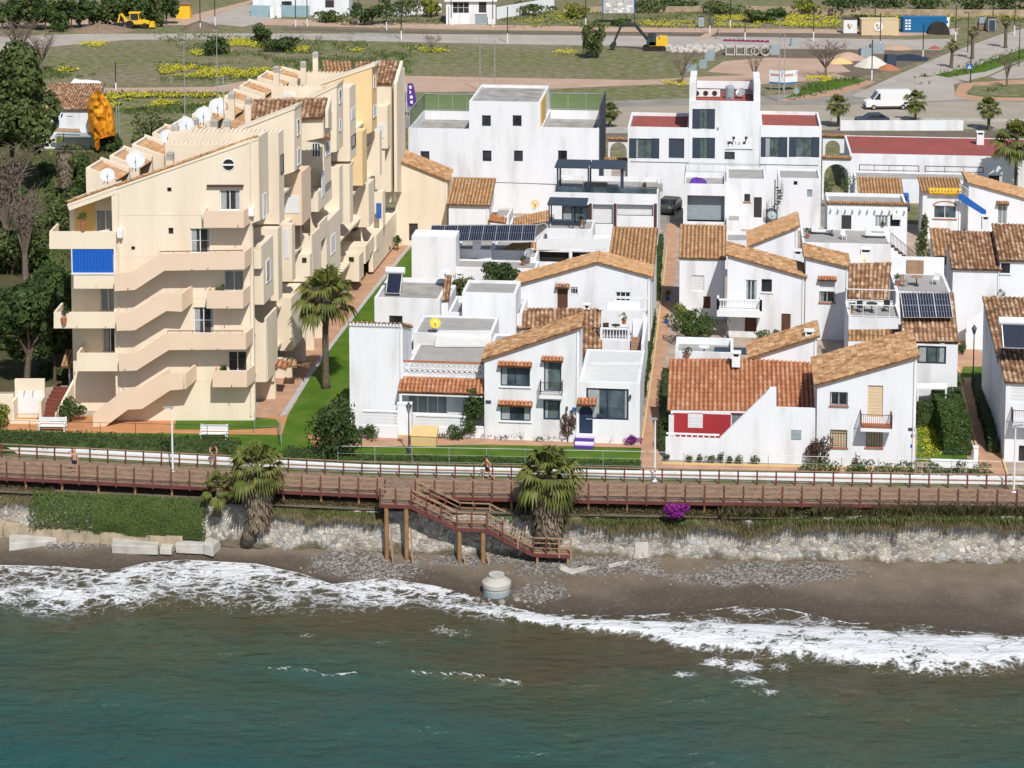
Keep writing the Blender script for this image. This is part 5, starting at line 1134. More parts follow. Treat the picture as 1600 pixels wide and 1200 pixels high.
sg = MB(); a, z = sz(b2.pf, 1135, 232); c, z2 = sz(b2.pf, 1176, 215); sg.box(b2.pf, a, c, -.03, -.003, z, z2); s_ = sg.build('sign', M['wmetal'], h.root)
g = MB()   # dark metal figures and thin strokes of the sign
def sp(x, y): u, v = sz(b2.pf, x, y); return b2.pf.w(u, -.05, v)
for pl, r_ in (([(1137, 223), (1141, 222), (1145, 223)], .12), ([(1145, 223), (1146, 217), (1147, 215)], .05), ([(1138, 223), (1138, 229)], .03), ([(1144, 223), (1145, 227)], .03), ([(1162, 223), (1165, 220), (1166, 215)], .06), ([(1153, 226), (1155, 221), (1156, 226)], .03), ([(1149, 221), (1150, 226)], .02), ([(1133, 233.5), (1176, 233.5)], .02)): g.tube([sp(*q) for q in pl], r_, 5)
for q in ((1146.5, 215), (1166, 215), (1139, 222.5), (1163, 223)): c = sp(*q); g.box(Fr(c, TH), -.14, .14, -.02, .02, -.12, .12)
g.build('sign_figure', M['dmetal'], s_)
mb = MB(); mb.tube([b1.W(.3, -.03, 5.0), b1.W(b1.w + b2.w + b3.w - .3, -.03, 5.0)], .03, 5); mb.build('cable', M['dmetal'], h.root)
h.done()
def roofac(x, y, z, lb, s=1):
    q = P(x, y, z); o = thing('air_conditioner', lb, 'air conditioner', q, 'air conditioners on the red roof'); mb = MB(); fr = Fr(q, TH); mb.box(fr, 0, .9 * s, 0, .4, .08, .75 * s); mb.build('body', M['wmetal'], o); g = MB(); c = fr.w(.35 * s, -.01, .42 * s); g.tube([c, c + UY * -.03], .26 * s, 12); g.build('fan', M['dmetal'], o)
for i, lb in enumerate(('leftmost white air conditioner on the shuttered building roof', 'middle white air conditioner on the shuttered building roof', 'right white air conditioner beside the grey water tank')): roofac(1083 + 14 * i, 152, b2.z - .7, lb, 1.1)
o = thing('water_tank', 'grey upright water tank on the red tower roof', 'tank', P(1140, 154, b2.z - .7)); mb = MB(); mb.lathe(P(1140, 154, b2.z - .7), [(.5, 0), (.5, 1.2), (.42, 1.4), (.1, 1.5)], 12); mb.build('body', M['gcon'], o); g = MB(); g.lathe(P(1140, 154, b2.z + .8), [(.12, 0), (.12, .1)], 8); g.build('cap', M['dmetal'], o)
dish(1157, 154, 0, .62, 'grey dish on the red tower roof of the shuttered building', None, P(1157, 154, b2.z - .7), 'metal', -.5)
# ---- long low building with the painted red roof
h = House('white_building', 'long low white building under a flat red painted roof', 'building')
b1 = h.blk(1328, 1700, 240, 11, z=4.3, par=.05, fl='tilered', holes=[(1545, 274, 1561, 291, 'k', {'sill': 'white2'}), (1338, 272, 1352, 285, 's', {}), (1440, 276, 1460, 290, 'k1', {}), (1510, 276, 1530, 290, 'k1', {})]); chimney(h.root, P(1531, 226, 4.2), .8, 1.2)
g = MB(); rail(g, [b1.W(1, -1.2, 2.6), b1.W(7.5, -1.2, 2.6)], .7, 1.6, .05); rail(g, [b1.W(8.2, -1.2, 2.6), b1.W(14.5, -1.2, 2.6)], .7, 1.6, .05); g.build('railing', M['brownm'], h.root)
h.blk(1336, 1545, 279, 4, z=2.6, par=.1); h.done()
def archwall(label, x0, x1, yt, yb, ax0, ax1, ay, tile=True):
    O = V2(P(x0, yb)); w = hit(O, UX, x1, yb)[0]; z = hit(O, UX, x0, yt)[1]; a0, a1 = hit(O, UX, ax0, yb)[0], hit(O, UX, ax1, yb)[0]; az = hit(O, UX, ax0, ay)[1]
    r = thing('arched_wall', label, 'wall', O); mb = MB(); pf = PF(O, UX); n_ = 12; rr = (a1 - a0) / 2; cx_ = (a0 + a1) / 2
    mb.box(pf, 0, a0, 0, .35, 0, z); mb.box(pf, a1, w, 0, .35, 0, z)
    for i in range(n_):
        u, v = math.pi * i / n_, math.pi * (i + 1) / n_; p, q = (cx_ - rr * math.cos(u), az - rr + rr * math.sin(u)), (cx_ - rr * math.cos(v), az - rr + rr * math.sin(v))
        mb.ext([pf.w(p[0], .003, p[1]), pf.w(q[0], .003, q[1]), pf.w(q[0], .003, z - .003), pf.w(p[0], .003, z - .003)], UY * .345)
    mb.build('wall', M['white'], r)
    g = MB(); tiles(g, pf.w(-.1, -.2, z + .02), pf.w(w + .1, -.2, z + .02), pf.w(w + .1, .3, z + .22), pf.w(-.1, .3, z + .22), .26, .3); g.build('coping', M['tile4'], r)
archwall('white arched gateway beside the red roofed low building', 1284, 1328, 247, 312, 1287, 1325, 256)
archwall('farther white arch between the shuttered building and the red roof', 1285, 1326, 213, 262, 1289, 1312, 219)
archwall('white arched wall in the gap beside the blank white building', 938, 981, 250, 312, 955, 977, 258)
archwall('upper white arch in the gap between the two tall white buildings', 950, 982, 218, 268, 953, 979, 222)

# ================================================================== RIGHT CLUSTER
h = House('white_house', 'low white promenade house with a bright orange tile roof and a red painted porch')
b1 = h.blk(1052, 1272, 645, 6, z=2.55, roof='none', m='redwall', holes=[(1075, 646, 1098, 668, 's', {'rec': .05}), (1142, 646, 1190, 676, 'wc', {})])
roofpx(h.root, [(1042, 642, 2.6), (1274, 645, 2.6), (1268, 561, 4.9), (1046, 561, 4.9)], 'tile3')
mb = MB(); q0, q1 = P(1048, 644, 2.55), P(1210, 646, 2.55); mb.bar(q0, q1, .12, .22); mb.build('eaves_beam', M['white2'], h.root)
h.blk(1045, 1053, 648, 5, z=2.5, roof='none')
OW = V2(P(1040, 718)); polypx(h.root, 'front_wall', OW, UX, [(1040, 683), (1125, 686), (1125, 722), (1040, 718)], .22, 'white')
polypx(h.root, 'front_wall', OW + UX * .0 - UY * .02, UX, [(1125.2, 684), (1197, 614), (1203, 606), (1213, 606), (1213, 637), (1274, 639), (1274, 729), (1125.2, 723)], .26, 'white')
OWp = PF(OW - UY * .02, UX); a, z = sz(OWp, 1237, 671); c, zb = sz(OWp, 1252, 686); opening(h.root, PF(OW - UY * .1, UX), a, c, zb, z, 'gr', rec=.08)
g = MB(); lp = PF(OW, UX)
for i in range(9): a, z = sz(lp, 1044 + 9 * i, 684); g.box(lp, a, a + .1, .03, .12, z, z + .25)
a, z = sz(lp, 1041, 684); c, _ = sz(lp, 1124, 686); g.box(lp, a, c, .0, .2, z + .253, z + .33); g.build('balustrade', M['white2'], h.root)
roofpx(h.root, [(1213, 640, 2.5), (1274, 641, 2.5), (1274, 634, 2.9), (1212, 633, 2.9)], 'concrete')
chimney(h.root, P(1150, 572, 4.7), .6, .75); b2 = h.blk(1172, 1276, 561, 3.6, z=4.9, prof=[(1172, 561), (1276, 528)], roof='prof'); chimney(h.root, P(1264, 545, 5.6), .6, 1.1)
b3 = h.blk(1055, 1146, 549, 4, z=3.4, par=.5, fl='greyroof'); h.done()
mb = MB()
for i in range(2): q = b3.W(3.0 + 1.4 * i, 1.0, b3.z - .45); mb.box(Fr(q, TH), 0, 1.1, 0, 1.7, .05, .12)
tag(mb.build('roof_light', M['solar']), 'pair of dark roof lights on the white terrace behind the orange roof', 'roof light')

h = House('white_house', 'two storey white house with a sloping sandy tile roof and a brown railed balcony')
h2 = {'sill': 'terr', 'bars': 1}
b1 = h.blk(1275, 1432, 603, 6, yb=728, prof=[(1275, 603), (1432, 559)], roof='prof', holes=[(1298, 612, 1324, 633, 'w', h2), (1356, 602, 1379, 653, 'sc', {}), (1298, 671, 1323, 698, 'sc', h2), (1354, 671, 1378, 698, 'sc', h2)])
s0, z0 = sz(b1.pf, 1343, 661); s1, _ = sz(b1.pf, 1393, 661); balcony(h.root, b1.pf, s0, s1, z0, 1.1); mb = MB(); mb.box(b1.pf, s0 + .06, s1 - .06, -1.05, -.003, z0 + .003, z0 + .03); mb.build('balcony_floor', M['terr'], h.root)
for x, y, w_, m_ in ((1424, 671, .42, 'slate'), (1426, 681, .22, 'brownm'), (1424, 697, .12, 'bluep')): a, z = sz(b1.pf, x, y); mb = MB(); mb.box(b1.pf, a - w_ / 2, a + w_ / 2, -.03, -.003, z - .1, z + .12); mb.build('name_plaque', M[m_], h.root)
h.done()
# R3 with solar panels
h = House('white_house', 'white house with solar panels on its tile roof behind the hedged garden')
b1 = h.blk(1412, 1497, 536, 5, z=5.4, roof='none', holes=[(1434, 540, 1478, 568, 'kg', {'fw': .12})])
roofpx(h.root, [(1410, 535, 5.4), (1498, 535, 5.4), (1490, 457, 8.1), (1405, 458, 8.1)], 'tile2'); roofpx(h.root, [(1325, 533, 4.6), (1412, 533, 4.6), (1412, 514, 5.4), (1325, 515, 5.4)], 'tile')
slabpx(h.root, 'porch_roof', [(1433, 606, 2.6), (1480, 606, 2.6), (1480, 599, 2.7), (1433, 599, 2.7)], 'white2'); mb = MB()
for x in (1434, 1478): q = P(x, 606, 2.6); mb.bar(V2(q), q, .12)
mb.build('porch_post', M['white2'], h.root); dsh = None
b2 = h.blk(1326, 1410, 496, 5, z=5.2, par=.3, holes=[]); g = MB(); rail(g, [b2.W(.1, .1, b2.z), b2.W(b2.w, .1, b2.z)], 1.0, .9, .04); rail(g, [b2.W(.1, 4.8, b2.z), b2.W(b2.w, 4.8, b2.z)], 1.0, .9, .04); g.build('railing', M['wmetal'], h.root)
b4 = h.blk(1400, 1487, 456, 6, z=6.2, par=.04, fl='greyroof'); mb = MB(); mb.box(b4.fr, 0, b4.w, 5.9, 6.1, b4.z, b4.z + 1.4); mb.build('terrace_wall', M['white2'], h.root); mb = MB(); mb.box(b4.fr, b4.w * .3, b4.w * .62, 5.8, 5.89, b4.z, b4.z + 1.15); mb.build('gate', M['wood2'], h.root)
h.done()
h = House('white_house', 'narrow white house with a grilled window under a tile hood and a shed roof')
b1 = h.blk(1259, 1326, 404, 4.2, z=6.9, prof=[(1259, 403), (1326, 419)], roof='prof', holes=[(1281, 455, 1304, 472, 'w', {'sill': 'terr', 'bars': 1}), (1281, 437, 1304, 453, 's', {'hood': 'tile3'})]); roofpx(h.root, [(1325, 472, 5.0), (1387, 472, 5.0), (1393, 410, 7.2), (1326, 412, 7.2)], 'tile2'); h.blk(1326, 1388, 476, 5, z=4.9, roof='none'); h.done()
h = House('white_house', 'white gabled house with a white balustrade balcony above a brown door')
b1 = h.blk(1137, 1258, 401, 4.2, z=6.9, prof=[(1137, 400), (1258, 434)], roof='prof', holes=[(1165, 437, 1182, 470, 'gl', {}), (1190, 436, 1206, 456, 'k1', {'sill': 'white2'}), (1164, 491, 1182, 518, 'dr', {}), (1221, 490, 1235, 518, 'dr', {})])
s0, z0 = sz(b1.pf, 1139, 478); s1, _ = sz(b1.pf, 1190, 478); balcony(h.root, b1.pf, s0 - 1.0, s1, z0 - .05, 1.2, 'balus'); mb = MB(); mb.box(b1.pf, s0 - 1.0, s1, -1.2, -.003, z0 - .6, z0 - .275); mb.build('balcony_apron', M['white2'], h.root)
b2 = h.blk(1062, 1133, 404, 5, z=5.3, roof='front', rise=1.7, rm='tile4', ov=.1, holes=[(1081, 430, 1100, 455, 's', {}), (1099, 463, 1110, 482, 'dr', {})]); ac_unit(h.root, b2.pf, 3.6, 3.9); h.done()
h = House('white_house', 'small white shed with a tilted orange tile roof beside the grey terrace')
h.blk(1171, 1246, 386, 5.2, z=4.4, prof=[(1171, 386), (1246, 356)], roof='prof', rm='tile4'); h.blk(1133, 1172, 376, 4, z=2.9, par=.3); chimney(h.root, P(1246, 420, 3.5), .7, 1.4, cap='white2'); h.done()
h = House('white_house', 'flat roofed white house with a wide grey sun terrace and a brown stair')
b1 = h.blk(1254, 1392, 379, 6.4, z=3.7, par=.03, fl='greyroof'); b2 = h.blk(1293, 1418, 318, 5, dy=5.5, par=.3, holes=[(1367, 336, 1387, 355, 'w4', {}), (1390, 336, 1407, 355, 'w1', {}), (1315, 336, 1330, 358, 'd', {})])
mb = MB()
for i in range(11): x = .3 + (b2.w - .6) * i / 10; mb.box(b2.fr, x, x + .14, -.4, -.003, b2.z - .55, b2.z - .4)
mb.build('roof_beam', M['white2'], h.root); coping(h.root, b2, 'tile4'); ac_unit(h.root, b2.pf, b2.w - 1.4, 4.9)
mb = MB(); rail(mb, [b1.W(b1.w, .1, b1.z), b1.W(b1.w + 3.6, .1, b1.z - 3)], 1.1, .16, .03)
for i in range(10): q = b1.W(b1.w + .36 * i, .1, b1.z - .3 * (i + 1)); mb.box(Fr(q, TH), 0, .38, 0, .9, 0, .06)
mb.build('outside_stair', M['brownm'], h.root); chimney(h.root, P(1352, 408, 3.6), .9, .9); h.done()
for x, y, lb in ((1268, 366, 'white lounger on the left of the grey terrace'), (1352, 372, 'white lounger by the stair of the grey terrace')):
    q = P(x, y, b1.z + .01); o = thing('sun_lounger', lb, 'lounger', q, 'loungers on the grey terrace'); fr = Fr(q, TH); mb = MB(); mb.box(fr, 0, 1.9, 0, .7, .25, .35); mb.ext([fr.w(0, 0, .355), fr.w(.7, 0, .355), fr.w(0, 0, .9)], UY * .7); mb.build('cushion', M['wmetal'], o); g = MB()
    for u in (.1, 1.75):
        for v in (.05, .6): g.box(fr, u, u + .06, v, v + .06, 0, .25)
    g.build('leg', M['dmetal'], o)
h = House('white_house', 'white hut with a plain brown tile roof below the red roofed building')
h.blk(1345, 1410, 312, 4, z=4.4, roof='front', rise=1.3, rm='tile4'); h.done()
h = House('white_house', 'white house with an arched window, yellow tile eaves and a blue edged stair')
b1 = h.blk(1442, 1502, 300, 4, z=4.8, roof='front', rise=.55, rm='tile4', holes=[(1459, 321, 1494, 341, 'gl', {'sill': 'terr'})]); g = MB(); tiles(g, b1.W(.6, -.45, b1.z - .05), b1.W(b1.w, -.45, b1.z - .05), b1.W(b1.w, .25, b1.z + .35), b1.W(.6, .25, b1.z + .35), .33, .35); g.build('eaves', M['yelp'], h.root)
pfx = b1.pf; g = MB(); a0, z0 = sz(pfx, 1459, 321); a1, _ = sz(pfx, 1494, 321); n_ = 8
for i in range(n_):
    u, v = math.pi * i / n_, math.pi * (i + 1) / n_; rx, cx_ = (a1 - a0) / 2 + .12, (a0 + a1) / 2
    f_ = lambda t, k: pfx.w(cx_ - rx * k * math.cos(t), -.05, z0 + .5 * k * math.sin(t)); g.ext([f_(u, .86), f_(v, .86), f_(v, 1), f_(u, 1)], UY * .045)
g.build('window_arch', M['terr'], h.root)
b2 = h.blk(1514, 1640, 288, 5, z=5.2, prof=[(1514, 287), (1640, 322)], roof='prof', rm='tile4', holes=[(1559, 319, 1573, 350, 'wc', {'hood': 'tile2'})]); h.blk(1502, 1514, 300, 4, z=4, par=.2)
polypx(h.root, 'stair_stringer', b1.O - UY * .9, UX, [(1498, 303), (1504, 303), (1541, 329), (1541, 337), (1533, 334), (1498, 312)], .18, 'bluep')
g = MB(); q = PF(b1.O - UY * .9, UX); rail(g, [q.w(*sz(q, 1500, 303)[:1], .1, sz(q, 1500, 303)[1]), q.w(sz(q, 1541, 330)[0], .1, sz(q, 1541, 330)[1])], 1.0, .15, .025); g.build('railing', M['wmetal'], h.root); h.done()
h = House('white_house', 'tall white house with three weathered tile roofs and an outside stair on its blank wall')
b1 = h.blk(1489, 1563, 420, 5, z=6.2, roof='front', rise=1.9, rm='tile2', ov=.15); h.blk(1563, 1660, 407, 5, dy=-.03, roof='front', rise=1.8, rm='tile2', ov=.15, holes=[(1564, 411, 1578, 427, 'k1', {'sill': 'white2'})]); h.blk(1462, 1491, 412, 5, z=5.0, roof='front', rise=1.8, rm='tile', ov=.1); chimney(h.root, P(1539, 358, 7.9), .6, .9)
O_ = b1.O - UY * 1.3; polypx(h.root, 'stair_wall', O_, UX, [(1510, 500), (1590, 455), (1640, 430), (1640, 540), (1510, 532)], .18, 'white'); polypx(h.root, 'garden_wall', b1.O - UY * 2.2, UX, [(1509, 522), (1542, 522), (1542, 560), (1509, 560)], .2, 'white2'); h.done()
h = House('white_house', 'white house at the right edge with a weathered tile roof and solar water heater')
b1 = h.blk(1572, 1720, 598, 4, z=5.6, roof='front', rise=1.1, rm='tile2', ov=.12, holes=[(1580, 601, 1660, 628, 's', {'rec': .1}), (1592, 696, 1660, 722, 'k', {})]); s0, z0 = sz(b1.pf, 1579, 656); balcony(h.root, b1.pf, s0, s0 + 4.5, z0, .9)
b2 = h.blk(1563, 1720, 574, 10, dy=4.02, roof='front', rise=2.3, rm='tile2', ov=.12); h.done()
bR13 = b2
# ---- upper middle white houses in front of the shuttered building
h = House('white_house', 'white terrace house with a grey recessed porch and purple covers on its roof')
b1 = h.blk(1068, 1135, 287, 6, z=4.9, par=.55, fl='greyroof', holes=[(1074, 305, 1132, 346, 'gr', {'rec': 1.0})]); b2 = h.blk(1135, 1197, 279, 6, dy=1.2, par=.2, fl='greyroof', holes=[(1163, 303, 1172, 315, 'k1', {'sill': 'terr'}), (1178, 308, 1190, 340, 'd', {'hood': None})]); b3 = h.blk(1216, 1283, 278, 5, dy=1.2, par=.2, fl='greyroof', holes=[(1240, 283, 1246, 289, 'k1', {}), (1261, 296, 1269, 308, 'gr', {})])
mb = MB(); c = b2.W(b2.w + .9, -.6, 0); mb.tube([c, c + Vector((0, 0, 5.4))], .06, 6)
for i in range(18): a = i * .42; d_ = Vector((math.cos(a), math.sin(a), 0)); e_ = Vector((math.cos(a + .4), math.sin(a + .4), 0)); z = Vector((0, 0, .25 * i + .2)); mb.hexa([c + z, c + d_ * .85 + z, c + e_ * .85 + z], [p + Vector((0, 0, .05)) for p in (c + z, c + d_ * .85 + z, c + e_ * .85 + z)]); mb.bar(c + d_ * .83 + z, c + d_ * .83 + z + Vector((0, 0, 1)), .03)
mb.build('spiral_stair', M['dmetal'], h.root)
g = MB(); rail(g, [b1.W(.1, .1, b1.z), b1.W(.1, 5.8, b1.z), b1.W(b1.w + b2.w, 5.8, b1.z)], .9, 1.2, .035); g.build('railing', M['metal'], h.root)
mb = MB(); n_ = 10
for i in range(n_):
    for j in range(4): pass
h.blk(1135, 1158, 345, 3, z=1.6, par=.1); h.done()
def cover(x, y, z, w, d, hgt, lb, m='purple'):
    q = P(x, y, z); mb = MB(); fr = Fr(q, TH); nx_, ny_ = 10, 5; pts = {}
    for i in range(nx_ + 1):
        for j in range(ny_ + 1):
            u, v = i / nx_, j / ny_; e = min(1, 4 * min(u, 1 - u)) * min(1, 4 * min(v, 1 - v)); pts[i, j] = fr.w(u * w, v * d, hgt * e ** .5 * (.8 + .3 * noise.noise(Vector((u * 4 + x, v * 4, 0)))))
    for i in range(nx_):
        for j in range(ny_): mb.add([pts[i, j], pts[i + 1, j], pts[i + 1, j + 1], pts[i, j + 1]])
    o = mb.build('furniture_cover', M[m], origin=q); tag(o, lb, 'cover')
cover(1148, 345, .2, 2.3, 1.2, .8, 'purple cover over furniture in front of the dark terrace door'); cover(1077, 288, 4.4, 1.8, 1.2, .7, 'dark purple covered furniture on the white roof terrace')
# solar panel arrays
def pv(lb, c, nx_, ny_, legs=True, cat='solar panels'):
    p = [P(*q) for q in c]; r = thing('solar_panel_array', lb, cat, (p[0].x, p[0].y, p[0].z)); nm = (p[1] - p[0]).cross(p[3] - p[0]).normalized(); fr_, g = MB(), MB()
    f_ = lambda u, v: p[0].lerp(p[1], u).lerp(p[3].lerp(p[2], u), v)
    fr_.ext([f_(0, 0), f_(1, 0), f_(1, 1), f_(0, 1)], nm * -.05)
    for i in range(nx_ + 1): fr_.bar(f_(i / nx_, 0) + nm * .012, f_(i / nx_, 1) + nm * .012, .07, .03)
    for j in range(ny_ + 1): fr_.bar(f_(0, j / ny_) + nm * .012, f_(1, j / ny_) + nm * .012, .07, .03)
    for q in (0.03, .5, .97):
        a = f_(q, 1) - nm * .06; fr_.bar(a, a - Vector((0, 0, min(1.0, max(.25, a.z - p[0].z)))), .06)
    fr_.build('frame', M['metal'], r)
    for i in range(nx_):
        for j in range(ny_):
            e = MB(); e.add([f_((i + .03) / nx_, (j + .03) / ny_) + nm * .004, f_((i + .97) / nx_, (j + .03) / ny_) + nm * .004, f_((i + .97) / nx_, (j + .97) / ny_) + nm * .004, f_((i + .03) / nx_, (j + .97) / ny_) + nm * .004]); w_ = e.build('panel', M['solar'], r)
            l_ = MB()
            for k in range(1, 6): l_.bar(f_((i + k / 6) / nx_, (j + .03) / ny_) + nm * .008, f_((i + k / 6) / nx_, (j + .97) / ny_) + nm * .008, .018, .004)
            l_.bar(f_((i + .03) / nx_, (j + .5) / ny_) + nm * .008, f_((i + .97) / nx_, (j + .5) / ny_) + nm * .008, .03, .004); l_.build('cell_lines', M['metal'], w_)
pv('long row of eight dark solar panels on the white roofs', [(670, 377, 5.0), (835, 376, 5.0), (838, 351, 5.9), (675, 352, 5.9)], 8, 1)
pv('block of six dark solar panels on a tile roof', [(1412, 496, 6.95), (1489, 496, 6.95), (1483, 458, 8.35), (1407, 458, 8.35)], 3, 2)
def heater(lb, p, w=1.4, th=TH, rot=0):
    r = thing('solar_water_heater', lb, 'solar water heater', p); fr = Fr(p, th); mb = MB(); mb.ext([fr.w(0, 0, .2), fr.w(w, 0, .2), fr.w(w, 1.2, 1.5), fr.w(0, 1.2, 1.5)], Vector((0, .06, -.06))); mb.build('collector', M['solar'], r)
    g = MB(); 
    for u in (0, w): g.bar(fr.w(u, 0, .22), fr.w(u, 1.2, 1.53), .06); g.bar(fr.w(u, 1.25, 1.5), fr.w(u, 1.25, 0), .05)
    g.bar(fr.w(0, 0, .22), fr.w(w, 0, .22), .06); g.build('frame', M['metal'], r); t = MB(); t.tube([fr.w(-.2, 1.35, 1.75), fr.w(w + .2, 1.35, 1.75)], .3, 14); t.build('tank', M['wmetal'], r)
heater('solar water heater with a blue collector on the grey flat roof', P(603, 462, 5.1), 1.15); heater('solar water heater on the weathered tile roof at the right edge', P(1568, 548, 7.4), 2.6)
dish(693, 455, 0, .62, 'white satellite dish behind the grey flat roof', None, P(695, 440, 5.5)); dish(679, 520, 0, .48, 'yellow satellite dish on the white roof terrace', None, P(680, 516, 5.0), 'yelp'); dish(826, 402, 0, .5, 'grey satellite dish beside the long pale awning', None, P(826, 405, 3.4), 'metal', -.6); dish(836, 325, 0, .5, 'ochre satellite dish below the blank white building', None, P(836, 328, 3.2), 'kerb')
dish(1352, 412, 0, .0001 + .55, 'cream satellite dish in front of the grey terrace wall', None, P(1350, 416, 3.8), 'cream3'); dish(1471, 574, 0, .42, 'grey satellite dish on the wall by the wide dark window', None, P(1471, 575, 3.3), 'metal'); dish(1208, 342, 0, .55, 'dark grey dish beside the spiral stair', None, P(1206, 346, 1.7), 'gcon')
# ================================================================== BOARDWALK
def onl(L, x): return Vector((x, lerpl(L, x), 0))
bw = thing('boardwalk', 'long timber boardwalk with red painted posts and beams along the sea wall', 'boardwalk', (0, lerpl(DECKF, 0), 0))
mb = MB(); x = -62.0
while x < 62:
    a, b_, c, d_ = onl(DECKF, x), onl(DECKF, x + .142), onl(DECKB, x + .142), onl(DECKB, x); k = RN.uniform(-.008, .008); e = RN.uniform(-.04, .04)
    up = Vector((0, 0, k)); lo = Vector((0, 0, -.05)); o_ = Vector((0, e, 0)); mb.hexa([a + lo + o_, b_ + lo + o_, c + lo, d_ + lo], [a + up + o_, b_ + up + o_, c + up, d_ + up]); x += .155
mb.build('deck', M['wood'], bw)
PLS = (P(598, 772).x, P(648, 772).x)   # gap for the stair landing
def beam(L, name, z0, z1, w, m, off=0, x0=-62, x1=62, gap=None, step=4):
    mb = MB(); xs = [x0 + step * i for i in range(int((x1 - x0) / step) + 1)] + [x1]
    for a, b_ in zip(xs, xs[1:]):
        p, q = onl(L, a) + Vector((0, off, 0)), onl(L, b_ - .003) + Vector((0, off, 0)); v = Vector((0, w, 0))
        mb.hexa([t + Vector((0, 0, z0)) for t in (p, q, q + v, p + v)], [t + Vector((0, 0, z1)) for t in (p, q, q + v, p + v)])
    return mb.build(name, M[m], bw)
beam(DECKF, 'edge_beam', -.27, -.055, .12, 'red', -.05)
for i in range(10, 40):
    p = onl(DECKF, -61 + 2.54 * i); mb = MB(); mb.box(Fr(p + Vector((0, .12, 0)), 0), -.07, .07, 0, .14, -1.6, -.31); mb.build('support', M['pile'], bw)
beam(DECKF, 'handrail', .98, 1.06, .09, 'wood2', -.04, x1=PLS[0], step=3.9); beam(DECKF, 'handrail', .98, 1.06, .09, 'wood2', -.04, x0=PLS[1]); beam(DECKF, 'rail', .62, .72, .05, 'wood2', -.0, x1=PLS[0], step=3.9); beam(DECKF, 'rail', .62, .72, .05, 'wood2', -.0, x0=PLS[1]); beam(DECKF, 'rail', .28, .38, .05, 'wood2', -.0, x1=PLS[0], step=3.9); beam(DECKF, 'rail', .28, .38, .05, 'wood2', -.0, x0=PLS[1])
beam(DECKB, 'handrail', .95, 1.01, .06, 'wood2', -.1); beam(DECKB, 'rail', .5, .6, .05, 'wood2', -.1)
n_in = 0
for i in range(97):
    x = -61 + 1.27 * i
    for L, off in ((DECKF, -.1), (DECKB, -.14)):
        if L is DECKF and PLS[0] < x < PLS[1]: continue
        inside = abs(x) < 36.5
        if L is DECKB and (i % 2 or not inside): continue
        if L is DECKF and not inside: continue
        p = onl(L, x); q = MB(); q.box(Fr(p, 0), -.05, .05, off, off + .08, -.34 if L is DECKF else 0, 1.08 if L is DECKF else 1.0); q.build('post', M['red'], bw)
mb = MB()
for i in range(97):
    x = -61 + 1.27 * i; p = onl(DECKF, x)
    if abs(x) >= 36.5: mb.box(Fr(p, 0), -.05, .05, -.1, 0, -.34, 1.08)
    if not (i % 2 == 0 and abs(x) < 36.5): p = onl(DECKB, x); mb.box(Fr(p, 0), -.05, .05, -.14, -.04, 0, 1.0)
tag(mb.build('far_posts', M['red'], bw), kind='stuff')
# ---- stairs to the beach
PS = V2(P(593, 787)); SP = PF(PS, UX); SW = 1.75
bs = thing('beach_stairs', 'red timber staircase on slanted piles leading from the boardwalk to the beach', 'staircase', (PS.x, PS.y, -3.8))
def S_(x, y): return hit(SP.A, SP.t, x, y)
def dk(mb, s0, s1, z, y0=0, y1=SW):
    s = s0
    while s < s1 - .02: e = min(s1, s + .14); mb.box(SP, s, e, y0, y1, z - .05, z); s += .152
w0 = S_(593, 787)[0]; w1 = S_(642, 787)[0]; a1, z1 = S_(713, 824); a2, _ = S_(760, 826); b1_, z2 = S_(833, 864); b2_, _ = S_(893, 866)
mb = MB(); dk(mb, w0, w1, 0, 0, 2.7); mb.build('platform', M['wood'], bs)
mb = MB(); dk(mb, a1, a2, z1); mb.build('landing', M['wood'], bs); mb = MB(); dk(mb, b1_, b2_, z2); mb.build('landing', M['wood2'], bs)
mb = MB()
for (s0, za, s1, zb) in ((w1, 0, a1, z1), (a2, z1, b1_, z2)):
    n_ = max(3, round(abs(za - zb) / .19))
    for i in range(n_): s = s0 + (s1 - s0) * i / n_; z = za + (zb - za) * (i + 1) / n_; mb.box(SP, s + .02, s + (s1 - s0) / n_ + .05, .07, SW - .07, z - .05, z)
mb.build('step', M['wood'], bs)
mb = MB()
pr = [(w0, 0), (w1, 0), (a1, z1), (a2, z1), (b1_, z2), (b2_, z2)]
for y in (0, SW):
    for (s0, za), (s1, zb) in zip(pr, pr[1:]):
        if y and s1 <= w1: continue
        mb.bar(SP.w(s0, y + (.03 if y == 0 else -.03), za - .15), SP.w(s1, y + (.03 if y == 0 else -.03), zb - .15), .09, .24)
mb.build('stringer', M['red'], bs)
def srail(y, pts, name, h, m, w=.09):
    mb = MB()
    for (s0, za), (s1, zb) in zip(pts, pts[1:]): mb.bar(SP.w(s0, y, za + h), SP.w(s1, y, zb + h), w, .05)
    mb.build(name, M[m], bs)
for y, pts in ((.02, pr), (SW - .02, pr[1:])):
    srail(y, pts, 'handrail', 1.02, 'wood2', .14); srail(y, pts, 'rail', .68, 'wood2', .05); srail(y, pts, 'rail', .35, 'wood2', .05)
srail(0, [(w0, 0), (w0 + .001, 0)], 'post_cap', 1.0, 'red')
mb = MB()
for h_ in (1.02, .6, .3): mb.bar(SP.w(w0 + .04, 0, h_), SP.w(w0 + .04, 2.0, h_), .06)
mb.build('side_rail', M['wood2'], bs)
def post(s, z, y, m='red'):
    mb = MB(); mb.box(SP, s - .05, s + .05, y - .06, y + .04, z - .25, z + 1.06); mb.build('post', M[m], bs)
